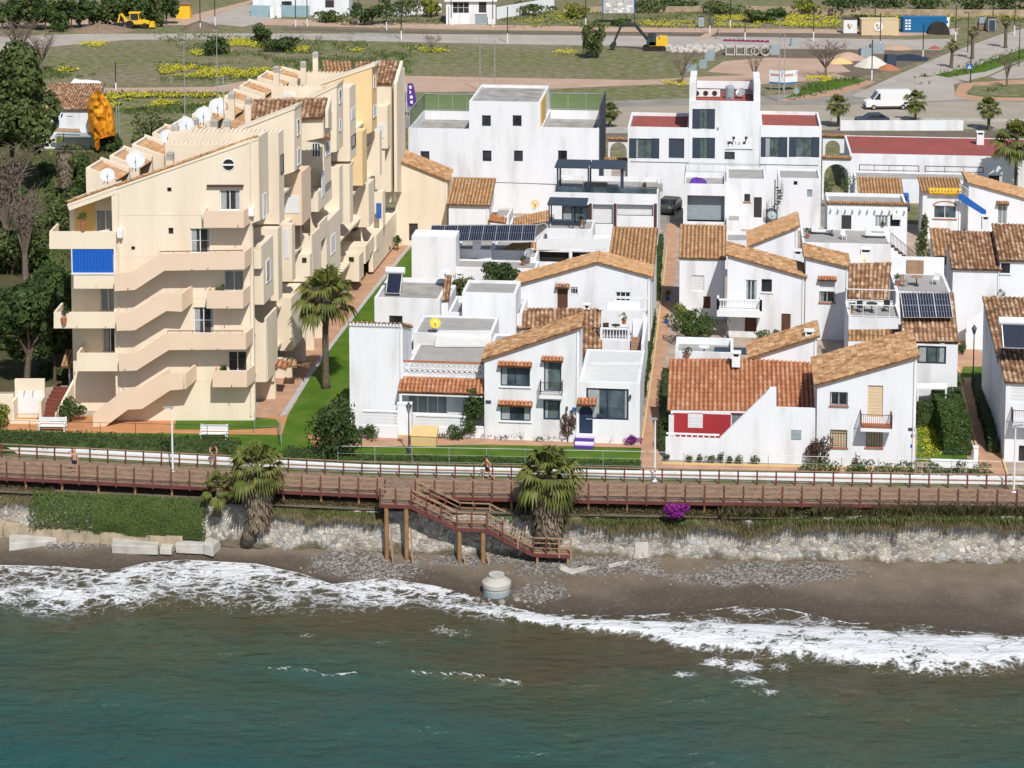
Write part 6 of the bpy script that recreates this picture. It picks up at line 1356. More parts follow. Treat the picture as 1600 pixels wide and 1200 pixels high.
for (s0, za), (s1, zb) in zip(pr, pr[1:]):
    n_ = max(1, round((s1 - s0) / 1.0))
    for i in range(n_):
        t = i / n_; post(s0 + (s1 - s0) * t + .03, za + (zb - za) * t, 0, 'red' if zb > z2 + .1 or i < 2 else 'wood2')
        if s0 >= w1 - .01: post(s0 + (s1 - s0) * t + .03, za + (zb - za) * t, SW, 'red' if zb > z2 + .1 else 'wood2')
post(b2_ - .04, z2, 0, 'wood2'); post(b2_ - .04, z2, SW, 'wood2'); post(w0 + .04, 0, 1.9)
for (x, zt) in ((603, 0), (634, 0), (717, z1), (754, z1)):
    s = S_(x, 800)[0]
    for y in (.15, SW - .2):
        mb = MB(); mb.tube([SP.w(s, y, zt - .28), SP.w(s + .02, y, -4.1)], .15, 8); mb.build('pile', M['pile'], bs)
    mb = MB(); mb.bar(SP.w(s + .5, -.25, -4.05), SP.w(s + .32, -.08, zt - 1.6), .11); mb.build('prop', M['wood2'], bs)
mb = MB()
for s in (b1_ + .2, b2_ - .3):
    for y in (.1, SW - .1): mb.box(SP, s, s + .14, y - .06, y + .06, -4.1, z2 - .06)
mb.build('leg', M['wood2'], bs)
# ---- white kerb wall behind the boardwalk
WLN = wl_([(-500, 690), (0, 707), (200, 718), (400, 729), (590, 739), (900, 746), (1200, 751), (1600, 757), (2100, 766)])
pw = thing('promenade_wall', 'low white wall running behind the boardwalk', 'wall', (0, lerpl(WLN, 0), 0))
mb = MB(); xs = [-62 + 4 * i for i in range(32)]
for a, b_ in zip(xs, xs[1:]):
    p, q = onl(WLN, a), onl(WLN, b_); v = Vector((0, .4, 0)); zz = lambda t, z: t + Vector((0, 0, z)); mb.hexa([zz(t, -.9) for t in (p, q, q + v, p + v)], [zz(t, .42) for t in (p, q, q + v, p + v)])
mb.build('wall', M['white'], pw)
# ---- thin wire fences
def wirefence(label, px, h, step, mp, mr, nr=3, name='wire_fence'):
    pts = [P(*q) for q in px]; r = thing(name, label, 'fence', pts[0]); m_, pp = MB(), []
    for a, b_ in zip(pts, pts[1:]):
        n_ = max(1, round((b_ - a).length / step))
        pp += [a.lerp(b_, i / n_) for i in range(n_)]
        for k in range(nr): z = Vector((0, 0, h * (1 - k / nr))); m_.tube([a + z, b_ + z], .016 if k == 0 else .006, 4)
    m_.build('wire', M[mr], r)
    for p in pp + [pts[-1]]: q = MB(); q.tube([p, p + Vector((0, 0, h))], .022, 5); q.build('post', M[mp], r)
    return r
wirefence('thin pale wire fence behind the white wall before the white houses', [(528, 731), (760, 735), (1003, 740), (1200, 746), (1430, 752), (1600, 757), (1640, 759)], 1.55, 2.6, 'metal', 'metal')
wirefence('green post and wire fence along the hedge by the cream block', [(0, 683), (47, 685), (157, 688), (212, 689), (324, 692), (436, 696)], 1.3, 4.5, 'leafd' if 0 else 'dmetal', 'dmetal')
wirefence('small dark green gate fence at the corner of the lawn', [(398, 677), (437, 679), (440, 697)], 1.6, 1.6, 'gcon', 'gcon')
wirefence('low black railing in front of the yellow flowered garden', [(1432, 722), (1455, 724), (1525, 727)], .9, 1.4, 'dmetal', 'dmetal')
# garden wall by the right hedge
gwall('garden_wall', 'low white wall in front of the hedged garden', 1455, 1524, 720, 730, .25, d=None); gwall('gate_pier', 'white pier at the foot of the clipped hedge', 1521, 1528, 700, 728, .35, 'pier')
# ---- lamps
def tlamp(x, y, yt, lb, head=1):
    p = P(x, y); h_ = zat(p, x, yt); r = thing('street_lamp', lb, 'street lamp', p, 'slim grey street lamps'); mb = MB(); mb.tube([p, p + Vector((0, 0, h_))], [.075, .05], 7); mb.box(Fr(p, 0), -.15, .15, -.15, .15, 0, .05); mb.build('pole', M['wmetal' if y > 700 else 'metal'], r)
    g = MB(); g.box(Fr(p + Vector((0, 0, h_)), .2), -.18 if head == 2 else -.55, .55 if head == 2 else .12, -.13, .13, 0, .07); g.build('lamp_head', M['metal'], r)
for a in ((270, 736, 637, 'slim lamp in front of the cream block at the left of the boardwalk'), (1023, 752, 655, 'slim lamp on the boardwalk at the foot of the paved path'), (1584, 769, 666, 'slim lamp at the right end of the boardwalk', 2), (289, 178, 66, 'tall slim lamp left of the cream roof, nearer the orange rock'), (340, 160, 48, 'tall slim lamp behind the cream roof, before the flower strip'), (750, 143, 58, 'left one of the tall lamp pair behind the blank building'), (773, 143, 63, 'right one of the tall lamp pair behind the blank building'), (1217, 160, 30, 'taller lamp of the pair beside the white billboard'), (1225, 161, 50, 'shorter lamp of the pair beside the white billboard')): tlamp(*a)
def lantern_post(x, y, yt, lb):
    p = P(x, y); h_ = zat(p, x, yt); r = thing('lantern_post', lb, 'street lamp', p, 'old style lantern posts'); mb = MB(); mb.lathe(p, [(.13, 0), (.13, .35), (.06, .5), (.05, 1.2), (.04, h_ - .75), (.09, h_ - .7)], 8); mb.build('pole', M['slate'], r)
    g = MB(); g.lathe(p + Vector((0, 0, h_ - .69)), [(.1, 0), (.2, .42)], 6); l_ = g.build('lantern', M['g_curt'], r); c = MB(); c.lathe(p + Vector((0, 0, h_ - .26)), [(.24, 0), (.1, .16), (.03, .3)], 6); c.build('lantern_cap', M['dmetal'], l_)
for a in ((639, 708, 629, 'lantern post on the lawn in front of the pierced garden wall'), (1520, 604, 508, 'lantern post at the far end of the hedged path'), (1137, 532, 497, 'lantern post by the brown door under the white balcony')): lantern_post(*a)
# ---- benches
def bench(x, y, lb):
    p = P(x, y); r = thing('bench', lb, 'bench', p, 'white benches on the paved terrace'); fr = Fr(p, -.03); mb = MB()
    for i in range(3): mb.box(fr, -1, 1, -.25 + .16 * i, -.25 + .16 * i + .13, .42, .46)
    mb.build('seat', M['wmetal'], r); g = MB()
    for i in range(3): g.box(fr, -1, 1, .26, .3, .52 + .16 * i, .52 + .16 * i + .13)
    g.build('backrest', M['wmetal'], r)
    for s in (-.95, .87): l_ = MB(); l_.box(fr, s, s + .08, -.25, -.17, 0, .62); l_.box(fr, s, s + .08, .31, .39, 0, 1.0); l_.box(fr, s, s + .08, -.165, .305, .56, .62); l_.build('leg', M['wmetal'], r)
bench(82, 674, 'white bench beside the red brick steps'); bench(334, 686, 'white bench on the lawn right of the slim lamp')
# ---- beige box on the lawn
o = thing('utility_box', 'large beige utility box with a sloping lid on the front lawn', 'box', P(642, 697)); fr = Fr(P(642, 697), TH); w = hit(P(642, 697), UX, 681, 697)[0]; mb = MB(); mb.box(fr, 0, w, 0, 1.1, 0, .75); mb.build('body', M['kerb'], o); g = MB(); g.ext([fr.w(-.05, -.06, .753), fr.w(-.05, 1.16, 1.15), fr.w(-.05, 1.16, .753)], UX * (w + .1)); g.build('lid', M['kerb'], o)
# ---- shower block and brick steps at the left
o = thing('shower_wall', 'small cream shower niche with a white tiled back by the brick steps', 'shower', P(20, 662)); fr = Fr(P(15, 662), 0); s_ = 1 / 21.3; mb = MB()
mb.box(fr, 0, 2.35, 0, .2, 0, .25); mb.box(fr, 0.1, .3, .21, 1.4, 0, 1.6); mb.box(fr, 2.1, 2.3, .21, 1.4, 0, 1.6); mb.box(fr, .1, 2.3, 1.41, 1.65, 0, 2.9); mb.box(fr, -.9, .09, .8, 1.1, 0, 1.9); mb.build('wall', M['cream3'], o); g = MB(); g.box(fr, .31, 2.09, 1.36, 1.405, .3, 2.0); g.build('tiled_back', M['wmetal'], o)
g = MB()
for x in (.85, 1.5): g.tube([fr.w(x, 1.36, 2.05), fr.w(x, 1.1, 2.1), fr.w(x, 1.05, 1.95)], .03, 5)
g.build('shower_head', M['metal'], o)
o = thing('brick_steps', 'red brick steps climbing beside the cream block', 'steps', P(70, 658)); mb = MB(); q = Fr(P(57, 658), math.radians(-14)); 
for i in range(9): mb.box(q, 0, 1.5, .34 * i, .34 * i + .345, 0, .19 * (i + 1))
mb.build('steps', pm('brick_red', (.20, .06, .04), (.15, .045, .03), 3, .9), o); g = MB(); g.ext([q.w(1.5, 0, 0), q.w(1.5, 3.3, 0), q.w(1.5, 3.3, 2.5), q.w(1.5, 0, .7)], UX * .18); g.build('side_wall', M['cream'], o)
# ---- people
def person(label, p, rz, joints, cl, hairs='hair', shirt=None):
    """joints: name->(x, y, z) local; x to the person's left, -y forward"""
    t = thing('person', label, 'person', p, None, rz)
    J = joints; E = [('pel', 'chest'), ('chest', 'neck'), ('neck', 'head'), ('chest', 'shl'), ('shl', 'ell'), ('ell', 'hal'), ('chest', 'shr'), ('shr', 'elr'), ('elr', 'har'), ('pel', 'hil'), ('hil', 'knl'), ('knl', 'anl'), ('anl', 'tol'), ('pel', 'hir'), ('hir', 'knr'), ('knr', 'anr'), ('anr', 'tor')]
    Rd = {'pel': .14, 'chest': .16, 'neck': .06, 'head': .098, 'shl': .07, 'shr': .07, 'ell': .045, 'elr': .045, 'hal': .033, 'har': .033, 'hil': .095, 'hir': .095, 'knl': .062, 'knr': .062, 'anl': .042, 'anr': .042, 'tol': .035, 'tor': .035}
    def skin(name, keys, edges, mat, k=1, rr=None):
        me = D.meshes.new(name); ix = {n_: i for i, n_ in enumerate(keys)}
        me.from_pydata([J[n_] for n_ in keys], [(ix[a], ix[b_]) for a, b_ in edges if a in ix and b_ in ix], []); ob = D.objects.new(name, me); COL.objects.link(ob); ob.parent = t
        sk = ob.modifiers.new('skin', 'SKIN'); sv = me.skin_vertices[0].data if me.skin_vertices else None
        if sv is None: me.skin_vertices.new() if hasattr(me.skin_vertices, 'new') else None; sv = me.skin_vertices[0].data
        for n_ in keys: r = (rr or Rd)[n_] * k; sv[ix[n_]].radius = (r, r * (.72 if n_ in ('chest', 'pel') else 1)); sv[ix[n_]].use_root = (n_ == keys[0])
        su = ob.modifiers.new('sub', 'SUBSURF'); su.levels = su.render_levels = 2; me.materials.append(mat); return ob
    if J.get('skip_legs'): pass
    keys = list(Rd); body = skin('body', keys, E, M['skin'])
    J['kl2'] = tuple(a * .45 + b_ * .55 for a, b_ in zip(J['hil'], J['knl'])); J['kr2'] = tuple(a * .45 + b_ * .55 for a, b_ in zip(J['hir'], J['knr'])); J['bel'] = tuple(a * .65 + b_ * .35 for a, b_ in zip(J['pel'], J['chest']))
    skin('shorts', ['pel', 'bel', 'hil', 'kl2', 'hir', 'kr2'], [('pel', 'bel'), ('pel', 'hil'), ('hil', 'kl2'), ('pel', 'hir'), ('hir', 'kr2')], cl, 1, {'pel': .165, 'bel': .155, 'hil': .115, 'hir': .115, 'kl2': .105, 'kr2': .105})
    if shirt: skin('shirt', ['chest', 'bel', 'neck', 'shl', 'shr'], [('chest', 'bel'), ('chest', 'neck'), ('chest', 'shl'), ('chest', 'shr')], shirt, 1, {'chest': .185, 'bel': .17, 'neck': .07, 'shl': .09, 'shr': .09})
    h_ = Vector(J['head']); mb = MB(); n_ = 10
    mb.lathe(h_ + Vector((0, .015, -.01)), [(.112, 0), (.115, .05), (.085, .1), (.02, .125)], n_); ob = mb.build('hair', M[hairs], None); ob.parent = t; ob.location = (0, 0, 0)
    me = ob.data
    c0 = Vector((sum(v.x for v in mb.v) / len(mb.v), sum(v.y for v in mb.v) / len(mb.v), min(v.z for v in mb.v)))
    for v in me.vertices: v.co += c0
    f_ = MB(); f_.tube([h_ + Vector((0, -.095, -.01)), h_ + Vector((0, -.13, -.035))], [.02, .022], 5)
    for s in (-1, 1): f_.tube([h_ + Vector((s * .1, 0, .01)), h_ + Vector((s * .118, .01, -.03))], .022, 5)
    ob = f_.build('face', M['skin'], None); ob.parent = t; c0 = ob.location.copy(); ob.location = (0, 0, 0)
    for v in ob.data.vertices: v.co += c0
    g = MB()     # five separate fingers on each hand
    for hd_, el_ in (('hal', 'ell'), ('har', 'elr')):
        a = Vector(J[hd_]); d_ = (a - Vector(J[el_])).normalized(); sd_ = d_.cross(Vector((0, 1, 0))); sd_ = sd_.normalized() if sd_.length > .1 else Vector((1, 0, 0))
        for i, ln in enumerate((.07, .08, .085, .078, .062)):
            o_ = a + sd_ * (.012 * (i - 2)) + d_ * (.01 if i else -.02); e_ = d_ if i else (d_ + sd_ * -1).normalized(); g.tube([o_, o_ + e_ * ln * .6, o_ + e_ * ln + Vector((0, -.015, -.01))], [.011, .009, .007], 5)
    ob = g.build('fingers', M['skin'], None); ob.parent = t; c0 = ob.location.copy(); ob.location = (0, 0, 0)
    for v in ob.data.vertices: v.co += c0
    return t
ST = dict(pel=(0, 0, .95), chest=(0, 0, 1.28), neck=(0, 0, 1.5), head=(0, -.02, 1.64), shl=(.19, 0, 1.42), ell=(.26, .02, 1.14), hal=(.27, -.06, .88), shr=(-.19, 0, 1.42), elr=(-.26, .02, 1.14), har=(-.27, -.06, .88), hil=(.1, 0, .88), knl=(.11, -.02, .5), anl=(.11, .02, .09), tol=(.12, -.15, .04), hir=(-.1, 0, .88), knr=(-.11, -.02, .5), anr=(-.11, .02, .09), tor=(-.12, -.15, .04))
a_ = dict(ST, elr=(-.42, -.1, 1.5), har=(-.17, -.1, 1.66)); person('shirtless man in dark shorts on the boardwalk raising one hand to his head', P(117, 741) + Vector((0, 0, .01)), -.35, a_, M['cloth_d'], 'skin')
wk = dict(ST, chest=(0, -.04, 1.28), neck=(0, -.08, 1.5), head=(0, -.13, 1.63), shl=(.19, -.03, 1.42), shr=(-.19, -.05, 1.42), ell=(.25, .16, 1.18), hal=(.24, .05, .96), elr=(-.25, -.2, 1.17), har=(-.2, -.36, 1.02), knl=(.11, .12, .48), anl=(.11, .46, .2), tol=(.12, .42, .05), knr=(-.11, -.24, .52), anr=(-.11, -.3, .09), tor=(-.12, -.46, .05), hil=(.1, .01, .88), hir=(-.1, -.01, .88))
person('shirtless man striding left along the boardwalk past the white houses', P(762, 751) + Vector((0, 0, .01)), math.radians(-80), wk, M['cloth_d'])
ln_ = dict(ST, chest=(0, -.18, 1.22), neck=(0, -.3, 1.4), head=(0, -.38, 1.51), shl=(.19, -.22, 1.34), shr=(-.19, -.22, 1.34), ell=(.25, -.36, 1.12), hal=(.16, -.5, 1.03), elr=(-.25, -.36, 1.12), har=(-.14, -.5, 1.03))
M['maroon'] = pm('maroon_cloth', (.06, .022, .024), (.05, .02, .02), 6, .9)
person('person in a maroon shirt leaning on the inner boardwalk rail by the big palm', Vector((P(330, 733).x, lerpl(DECKB, P(330, 733).x) + .55, 0)), .35, ln_, M['cloth_d'], 'hair', M['maroon'])
person('distant person in dark clothes walking on the pink crossing path', P(1121, 61) + Vector((0, 0, .02)), 1.2, dict(wk), M['cloth_d'], 'hair', M['cloth_d'])
# ---- beach things
o = thing('concrete_well', 'round concrete well shaft with a rusty cap at the water edge', 'well shaft', P(776, 932, -4.3)); p = P(776, 932, -4.35); mb = MB(); mb.lathe(p, [(.86, 0), (.86, .72), (.92, .74), (.92, 1.0), (.5, 1.32), (.5, 1.5), (.42, 1.5)], 22); mb.build('shaft', M['pink'], o); g = MB(); g.lathe(p + Vector((0, 0, 1.44)), [(.41, 0), (.41, .03)], 18); g.build('cap', M['terr'], o)
mb = MB(); mb.lathe(p, [(.87, .12), (.87, .55)], 22); mb.build('painted_band', M['gcon'], o)
o = thing('outfall_block', 'pale concrete block with a grey pipe against the sea wall', 'outfall', P(1001, 872, -3.7)); fr = Fr(P(991, 875, -3.75), TH); mb = MB(); mb.hexa([fr.w(0, 0), fr.w(.95, 0), fr.w(.95, 1.2), fr.w(0, 1.2)], [fr.w(.05, .15, 1.15), fr.w(.9, .15, 1.15), fr.w(.85, 1.2, 1.3), fr.w(.1, 1.2, 1.3)]); mb.build('block', M['pink'], o); g = MB(); g.tube([fr.w(.5, 1.0, 1.25), fr.w(.55, 1.6, 2.6)], [.17, .13], 8); g.build('pipe', M['gcon'], o)
def slab_(lb, px, h_, z=-3.75, m='pink', nm='concrete_slab', grp=None):
    mb = MB(); b_ = [P(*q, z) for q in px]; t_ = [v + Vector((RN.uniform(-.08, .08), RN.uniform(-.08, .08), h_ * RN.uniform(.7, 1.2))) for v in b_]
    ar = sum(p.x * q.y - q.x * p.y for p, q in zip(b_, b_[1:] + b_[:1]))
    if ar < 0: b_.reverse(); t_.reverse()
    mb.hexa([v - Vector((0, 0, .2)) for v in b_], t_); o_ = mb.build(nm, M[m]); tag(o_, lb, 'slab', grp); bv = o_.modifiers.new('b', 'BEVEL'); bv.width = .05; bv.segments = 2
    return o_
G_ = 'broken concrete slabs on the sand'
slab_('long broken concrete slab at the far left of the beach', [(14, 857), (90, 849), (88, 838), (60, 836), (16, 842)], .35, grp=G_); slab_('thin pale slab behind the leftmost broken slab', [(2, 840), (60, 838), (56, 830), (4, 830)], .25, grp=G_)
slab_('flat rectangular pale slab lying alone in front of the ivy', [(175, 861), (247, 863), (250, 848), (176, 846)], .42, grp=G_); slab_('small broken slab end beside the flat rectangular slab', [(249, 862), (268, 863), (272, 853), (252, 851)], .3, grp=G_)
slab_('blocky tilted slab at the foot of the wall near the palm', [(275, 860), (318, 862), (330, 842), (282, 838)], .6, grp=G_); slab_('jagged broken slab leaning beside the blocky slab', [(318, 862), (333, 866), (356, 842), (345, 832), (328, 846)], .5, grp=G_)
slab_('long thin concrete kerb fragment pointing from the stairs', [(873, 893), (892, 899), (945, 886), (944, 882), (893, 893), (876, 883)], .16, -3.85, grp=G_); slab_('second long kerb fragment by the outfall block', [(948, 884), (1008, 872), (1008, 877), (952, 889)], .16, -3.8, grp=G_)
# stone ledge at the foot of the ivy wall
mb = MB(); xs = [P(-200 + 26 * i, 822, -3.1).x for i in range(20)]
for a, b_ in zip(xs, xs[1:]):
    p, q = onl(DECKF, a) + Vector((0, -1.6, 0)), onl(DECKF, b_ - .02) + Vector((0, -1.6, 0)); e = RN.uniform(-.06, .06); v = Vector((0, 1.2, 0)); j = Vector((0, RN.uniform(-.08, .08), 0))
    mb.hexa([t + Vector((0, 0, -4)) for t in (p + j, q + j, q + v, p + v)], [t + Vector((0, 0, -2.95 + e)) for t in (p + j, q + j, q + v, p + v)])
tag(mb.build('stone_ledge', pm('ledge_stone', (.46, .37, .26), (.38, .31, .22), 1.5, .95, .5, 6, .2, c3=(.28, .23, .17))), 'beige block ledge at the foot of the ivy covered wall', 'ledge')
mb = MB()
for i in range(1050):
    x, y = RN.choice([(RN.uniform(430, 620), RN.uniform(848, 860)), (RN.uniform(880, 1010), RN.uniform(848, 866)), (RN.uniform(1030, 1600), RN.uniform(856, 868)), (RN.uniform(1030, 1080), RN.uniform(858, 872)), (RN.uniform(745, 860), RN.uniform(925, 945)), (RN.uniform(70, 300), RN.uniform(840, 852))])
    if i >= 150: q_ = RN.choice(PB); x, y, _u = 0, 0, (RN.gauss(0, .5), RN.gauss(0, .5)); w_ = Vector((q_[0].x + _u[0] * q_[1], q_[0].y + _u[1] * q_[2], 0))
    p = P(x, y, -3.75 if y < 900 else -4.15) if i < 150 else w_ + Vector((0, 0, -3.45 + (ZS + 3.48) * max(0, min(1, (lerpl(BASE, w_.x) + .8 - w_.y) / max(1, lerpl(BASE, w_.x) + .8 - lerpl(SHORE, w_.x)))))); r = RN.uniform(.08, .3) if i < 150 else RN.uniform(.03, .11); k = len(mb.v); n_ = 7
    for rr_, zz in ((1, -.5), (.95, .2), (.5, .6)):
        for j in range(n_): a = 6.283 * j / n_; mb.v.append(p + Vector((math.cos(a) * r * rr_ * RN.uniform(.75, 1.2), math.sin(a) * r * rr_ * RN.uniform(.75, 1.2), r * zz)))
    for i2 in range(2):
        for j in range(n_): j2 = (j + 1) % n_; mb.f.append((k + i2 * n_ + j, k + i2 * n_ + j2, k + (i2 + 1) * n_ + j2, k + (i2 + 1) * n_ + j)); mb.m.append(0)
    mb.f.append(tuple(k + 2 * n_ + j for j in range(n_))); mb.m.append(0)
tag(mb.build('rubble', pm('rubble_stone', (.34, .29, .23), (.24, .22, .20), 1.1, .95, .5, 8, .2, c3=(.15, .13, .10))), kind='stuff')
# plants pots and small court things are added with the greenery
# ================================================================== BEYOND THE ROAD
def fbox(mb, fr, *a, m=0): mb.box(fr, *a, m)
def fhouse(name, label, x0, x1, yt, yb, d, holes=(), roof='flat', rm='tile', extra=None, m='white', th=math.radians(-2), cat='house', **k):
    h = House(name, label, cat, th=th); b = h.blk(x0, x1, yt, d, yb=yb, roof=roof, rm=rm, m=m, holes=holes, **k); return h, b
# left cottage behind the pines
h, b = fhouse('cottage', 'white cottage with a brown tile roof half hidden by the dark pines', 62, 142, 171, 232, 7, [(104, 181, 114, 201, 's', {}), (84, 182, 92, 200, 'k1', {})], 'front', 'tile2', rise=2.0)
slabpx(h.root, 'lean_to_roof', [(80, 204, 2.6), (126, 206, 2.6), (124, 201, 2.9), (82, 200, 2.9)], 'wood2'); mb = MB(); q = Fr(P(92, 232), 0); mb.box(q, 0, 5.5, -2.5, -.1, 1.9, 2.05); mb.build('shed_roof', M['gcon'], h.root); h.done()
# orange draped frame
o = thing('draped_frame', 'tall bright orange cloth hanging over a frame beside the white cottage', 'draped frame', P(158, 238)); p = P(158, 238); zt = zat(p, 158, 140); s = 1 / (.02026 * 628)
sil = [(135, 166), (140, 152), (150, 141), (158, 140), (163, 150), (172, 160), (177, 176), (180, 200), (181, 216), (176, 208), (168, 203), (160, 208), (156, 216), (157, 232), (152, 237), (147, 230), (146, 215), (139, 206), (138, 190), (137, 176)]
def hp(x, y, dy): a, z = hit(p + Vector((0, dy, 0)), CT, x, y); return Vector((p.x + a, p.y + dy, z))
mb = MB(); rows = 16; cols = 14
def span(y):
    xs = []
    for (a, b_) in zip(sil, sil[1:] + sil[:1]):
        if (a[1] - y) * (b_[1] - y) < 0: xs.append(a[0] + (b_[0] - a[0]) * (y - a[1]) / (b_[1] - a[1]))
    return (min(xs), max(xs)) if len(xs) > 1 else None
grid = {}
for j in range(rows + 1):
    y = 141.3 + 94 * j / rows; sp_ = span(y)
    for i in range(cols + 1):
        u = i / cols; x = sp_[0] + (sp_[1] - sp_[0]) * u; fold = .45 * math.sin(u * 9 + j * .25) * (.3 + j / rows) + .6 * noise.noise(Vector((u * 6, j * .7, 2)))
        for sd_ in (0, 1): grid[i, j, sd_] = hp(x, y, (1.3 * math.sin(math.pi * u) ** .6) * (-1 if sd_ == 0 else 1) + (fold if sd_ == 0 else 0) * math.sin(math.pi * u) ** .3)
for j in range(rows):
    for i in range(cols):
        mb.add([grid[i, j + 1, 0], grid[i + 1, j + 1, 0], grid[i + 1, j, 0], grid[i, j, 0]]); mb.add([grid[i, j, 1], grid[i + 1, j, 1], grid[i + 1, j + 1, 1], grid[i, j + 1, 1]])
mb.build('cloth', M['orange'], o); g = MB()
for x in (183, 187): q = P(x, 234); g.tube([q, q + Vector((0, 0, zat(q, x, 163)))], .06, 6)
g.build('pole', M['metal'], o)
mb = MB(); q = P(134, 131); fr = Fr(q, -.05); n_ = 10
pr_ = [(-2.2, .15), (-1.7, .75), (-.9, .55), (0, .6), (.9, .5), (1.8, .45), (2.3, .2)]
for (a, za), (c, zc) in zip(pr_, pr_[1:]): mb.hexa([fr.w(a, -.6), fr.w(c, -.6), fr.w(c, .6), fr.w(a, .6)], [fr.w(a, -.4, za), fr.w(c, -.4, zc), fr.w(c, .4, zc), fr.w(a, .4, za)])
tag(mb.build('covered_boat', M['wmetal']), 'long white covered bundle lying in the brown field', 'boat')
# top edge houses and walls
h, b = fhouse('villa', 'white villa with dark glass at the top of the photo behind a glazed fence', 395, 545, -18, 24, 9, [(440, 2, 456, 12, 'g' if 0 else 'k', {}), (508, 0, 522, 12, 'd', {})], th=0); h.done()
mb = MB(); r = thing('glazed_fence', 'pale blue glazed fence with white piers before the far villa', 'fence', P(400, 30))
for x0, x1 in ((392, 423), (438, 484)): a, c = P(x0, 26), P(x1, 27); zt = zat(a, x0, 8); mb.hexa([a, c, c + BACK * .1, a + BACK * .1], [v + Vector((0, 0, zt)) for v in (a, c, c + BACK * .1, a + BACK * .1)])
mb.build('panel', pm('pale_blue_glass', (.30, .42, .46), (.26, .37, .41), 1, .3), r); g = MB()
for x in (425, 436, 494, 501): a = P(x, 28); g.box(Fr(a, 0), -.4, .4, 0, .6, 0, 2)
g.build('pier', M['white2'], r)
h, b = fhouse('villa', 'small white villa with a blue gate and barred window near the top centre', 697, 774, 2, 38, 8, [(707, 3, 733, 21, 'ww', {}), (748, 3, 760, 20, 'd', {}), (742, 22, 761, 38, 'gr', {})], th=0); mb = MB(); mb.box(b.fr, -.3, b.w + .3, -.5, 8.3, b.z, b.z + .25); mb.build('roof_slab', M['white2'], h.root); h.done()
M['beigestone'] = pm('beige_stone', (.46, .36, .25), (.36, .27, .18), .7, .95, .6, 3, .2, c3=(.22, .17, .11))
def fwall(label, px, h_, m='white2', name='boundary_wall', t=.3):
    pts = [P(*q) for q in px]; mb = MB()
    for a, c in zip(pts, pts[1:]): mb.hexa([a, c, c + BACK * t, a + BACK * t], [v + Vector((0, 0, h_)) for v in (a, c, c + BACK * t, a + BACK * t)])
    o_ = mb.build(name, M[m]); tag(o_, label, 'wall'); return o_
fwall('white boundary wall right of the small villa', [(776, 30), (800, 26), (866, 14)], 2.2); fwall('white boundary wall between the two far villas', [(616, 26), (690, 19)], 1.6)
fwall('long low beige stone retaining wall near the top edge', [(880, 20), (1000, 19), (1100, 19)], 1.0, 'beigestone', 'retaining_wall', 1.0); fwall('beige stone retaining wall at the top right behind the containers', [(1165, 20), (1300, 24), (1500, 26), (1700, 26)], 1.2, 'beigestone', 'retaining_wall', 1.0)
fwall('grubby white concrete wall with stains between road and red roof', [(1313, 204), (1420, 204), (1505, 204)], 1.3, 'white', 'concrete_wall'); fwall('low plain concrete kerb wall along the beige road', [(1300, 188), (1500, 189), (1750, 193)], .35, 'kerbg', 'kerb_wall'); fwall('low concrete kerb wall behind the blank building', [(640, 208), (800, 208), (985, 208)], .7, 'kerbg', 'kerb_wall')
# yellow hut
o = thing('hut', 'small bright yellow hut by the far junction', 'hut', P(285, 29)); fr = Fr(P(275, 29), 0); mb = MB(); mb.box(fr, 0, 2.6, 0, 2.4, 0, 2.6); mb.build('wall', M['yelp'], o); g = MB(); g.box(fr, -.25, 2.85, -.25, 2.6, 2.603, 2.75); g.build('roof', M['wood'], o); g = MB(); g.box(fr, .2, 1.1, -.03, -.003, 0, 2); g.build('door', M['yelp'], o)
# yellow flag banner (purple) behind the cream block
o = thing('flag_banner', 'tall purple feather banner behind the cream block', 'banner', P(636, 182)); p = P(636, 182); s = 1 / (.02026 * 572 * .95); mb = MB(); mb.tube([p, p + Vector((-.15, 0, 50 * s))], .035, 6); mb.build('pole', M['wmetal'], o)
mb = MB(); zz = [(50, .2, .9), (40, .15, 1.15), (28, .15, 1.3), (16, .2, 1.5), (13, .9, 1.35)]
for (a, x0, x1), (c, u0, u1) in zip(zz, zz[1:]): mb.ext([p + Vector((x0 - .1, -.02, a * s)), p + Vector((u0 - .1, -.02, c * s)), p + Vector((u1 - .1, -.08, c * s)), p + Vector((x1 - .1, -.08, a * s))], (0, .02, 0))
f_ = mb.build('banner_cloth', M['purple'], o); g = MB()
for i, w in enumerate((.5, .3, .55, .5)): g.box(Fr(p, 0), .3 + .05 * i, .3 + .05 * i + w * .7, -.12, -.09, (42 - 7.5 * i) * s, (46.5 - 7.5 * i) * s)
g.build('lettering', M['wmetal'], f_)
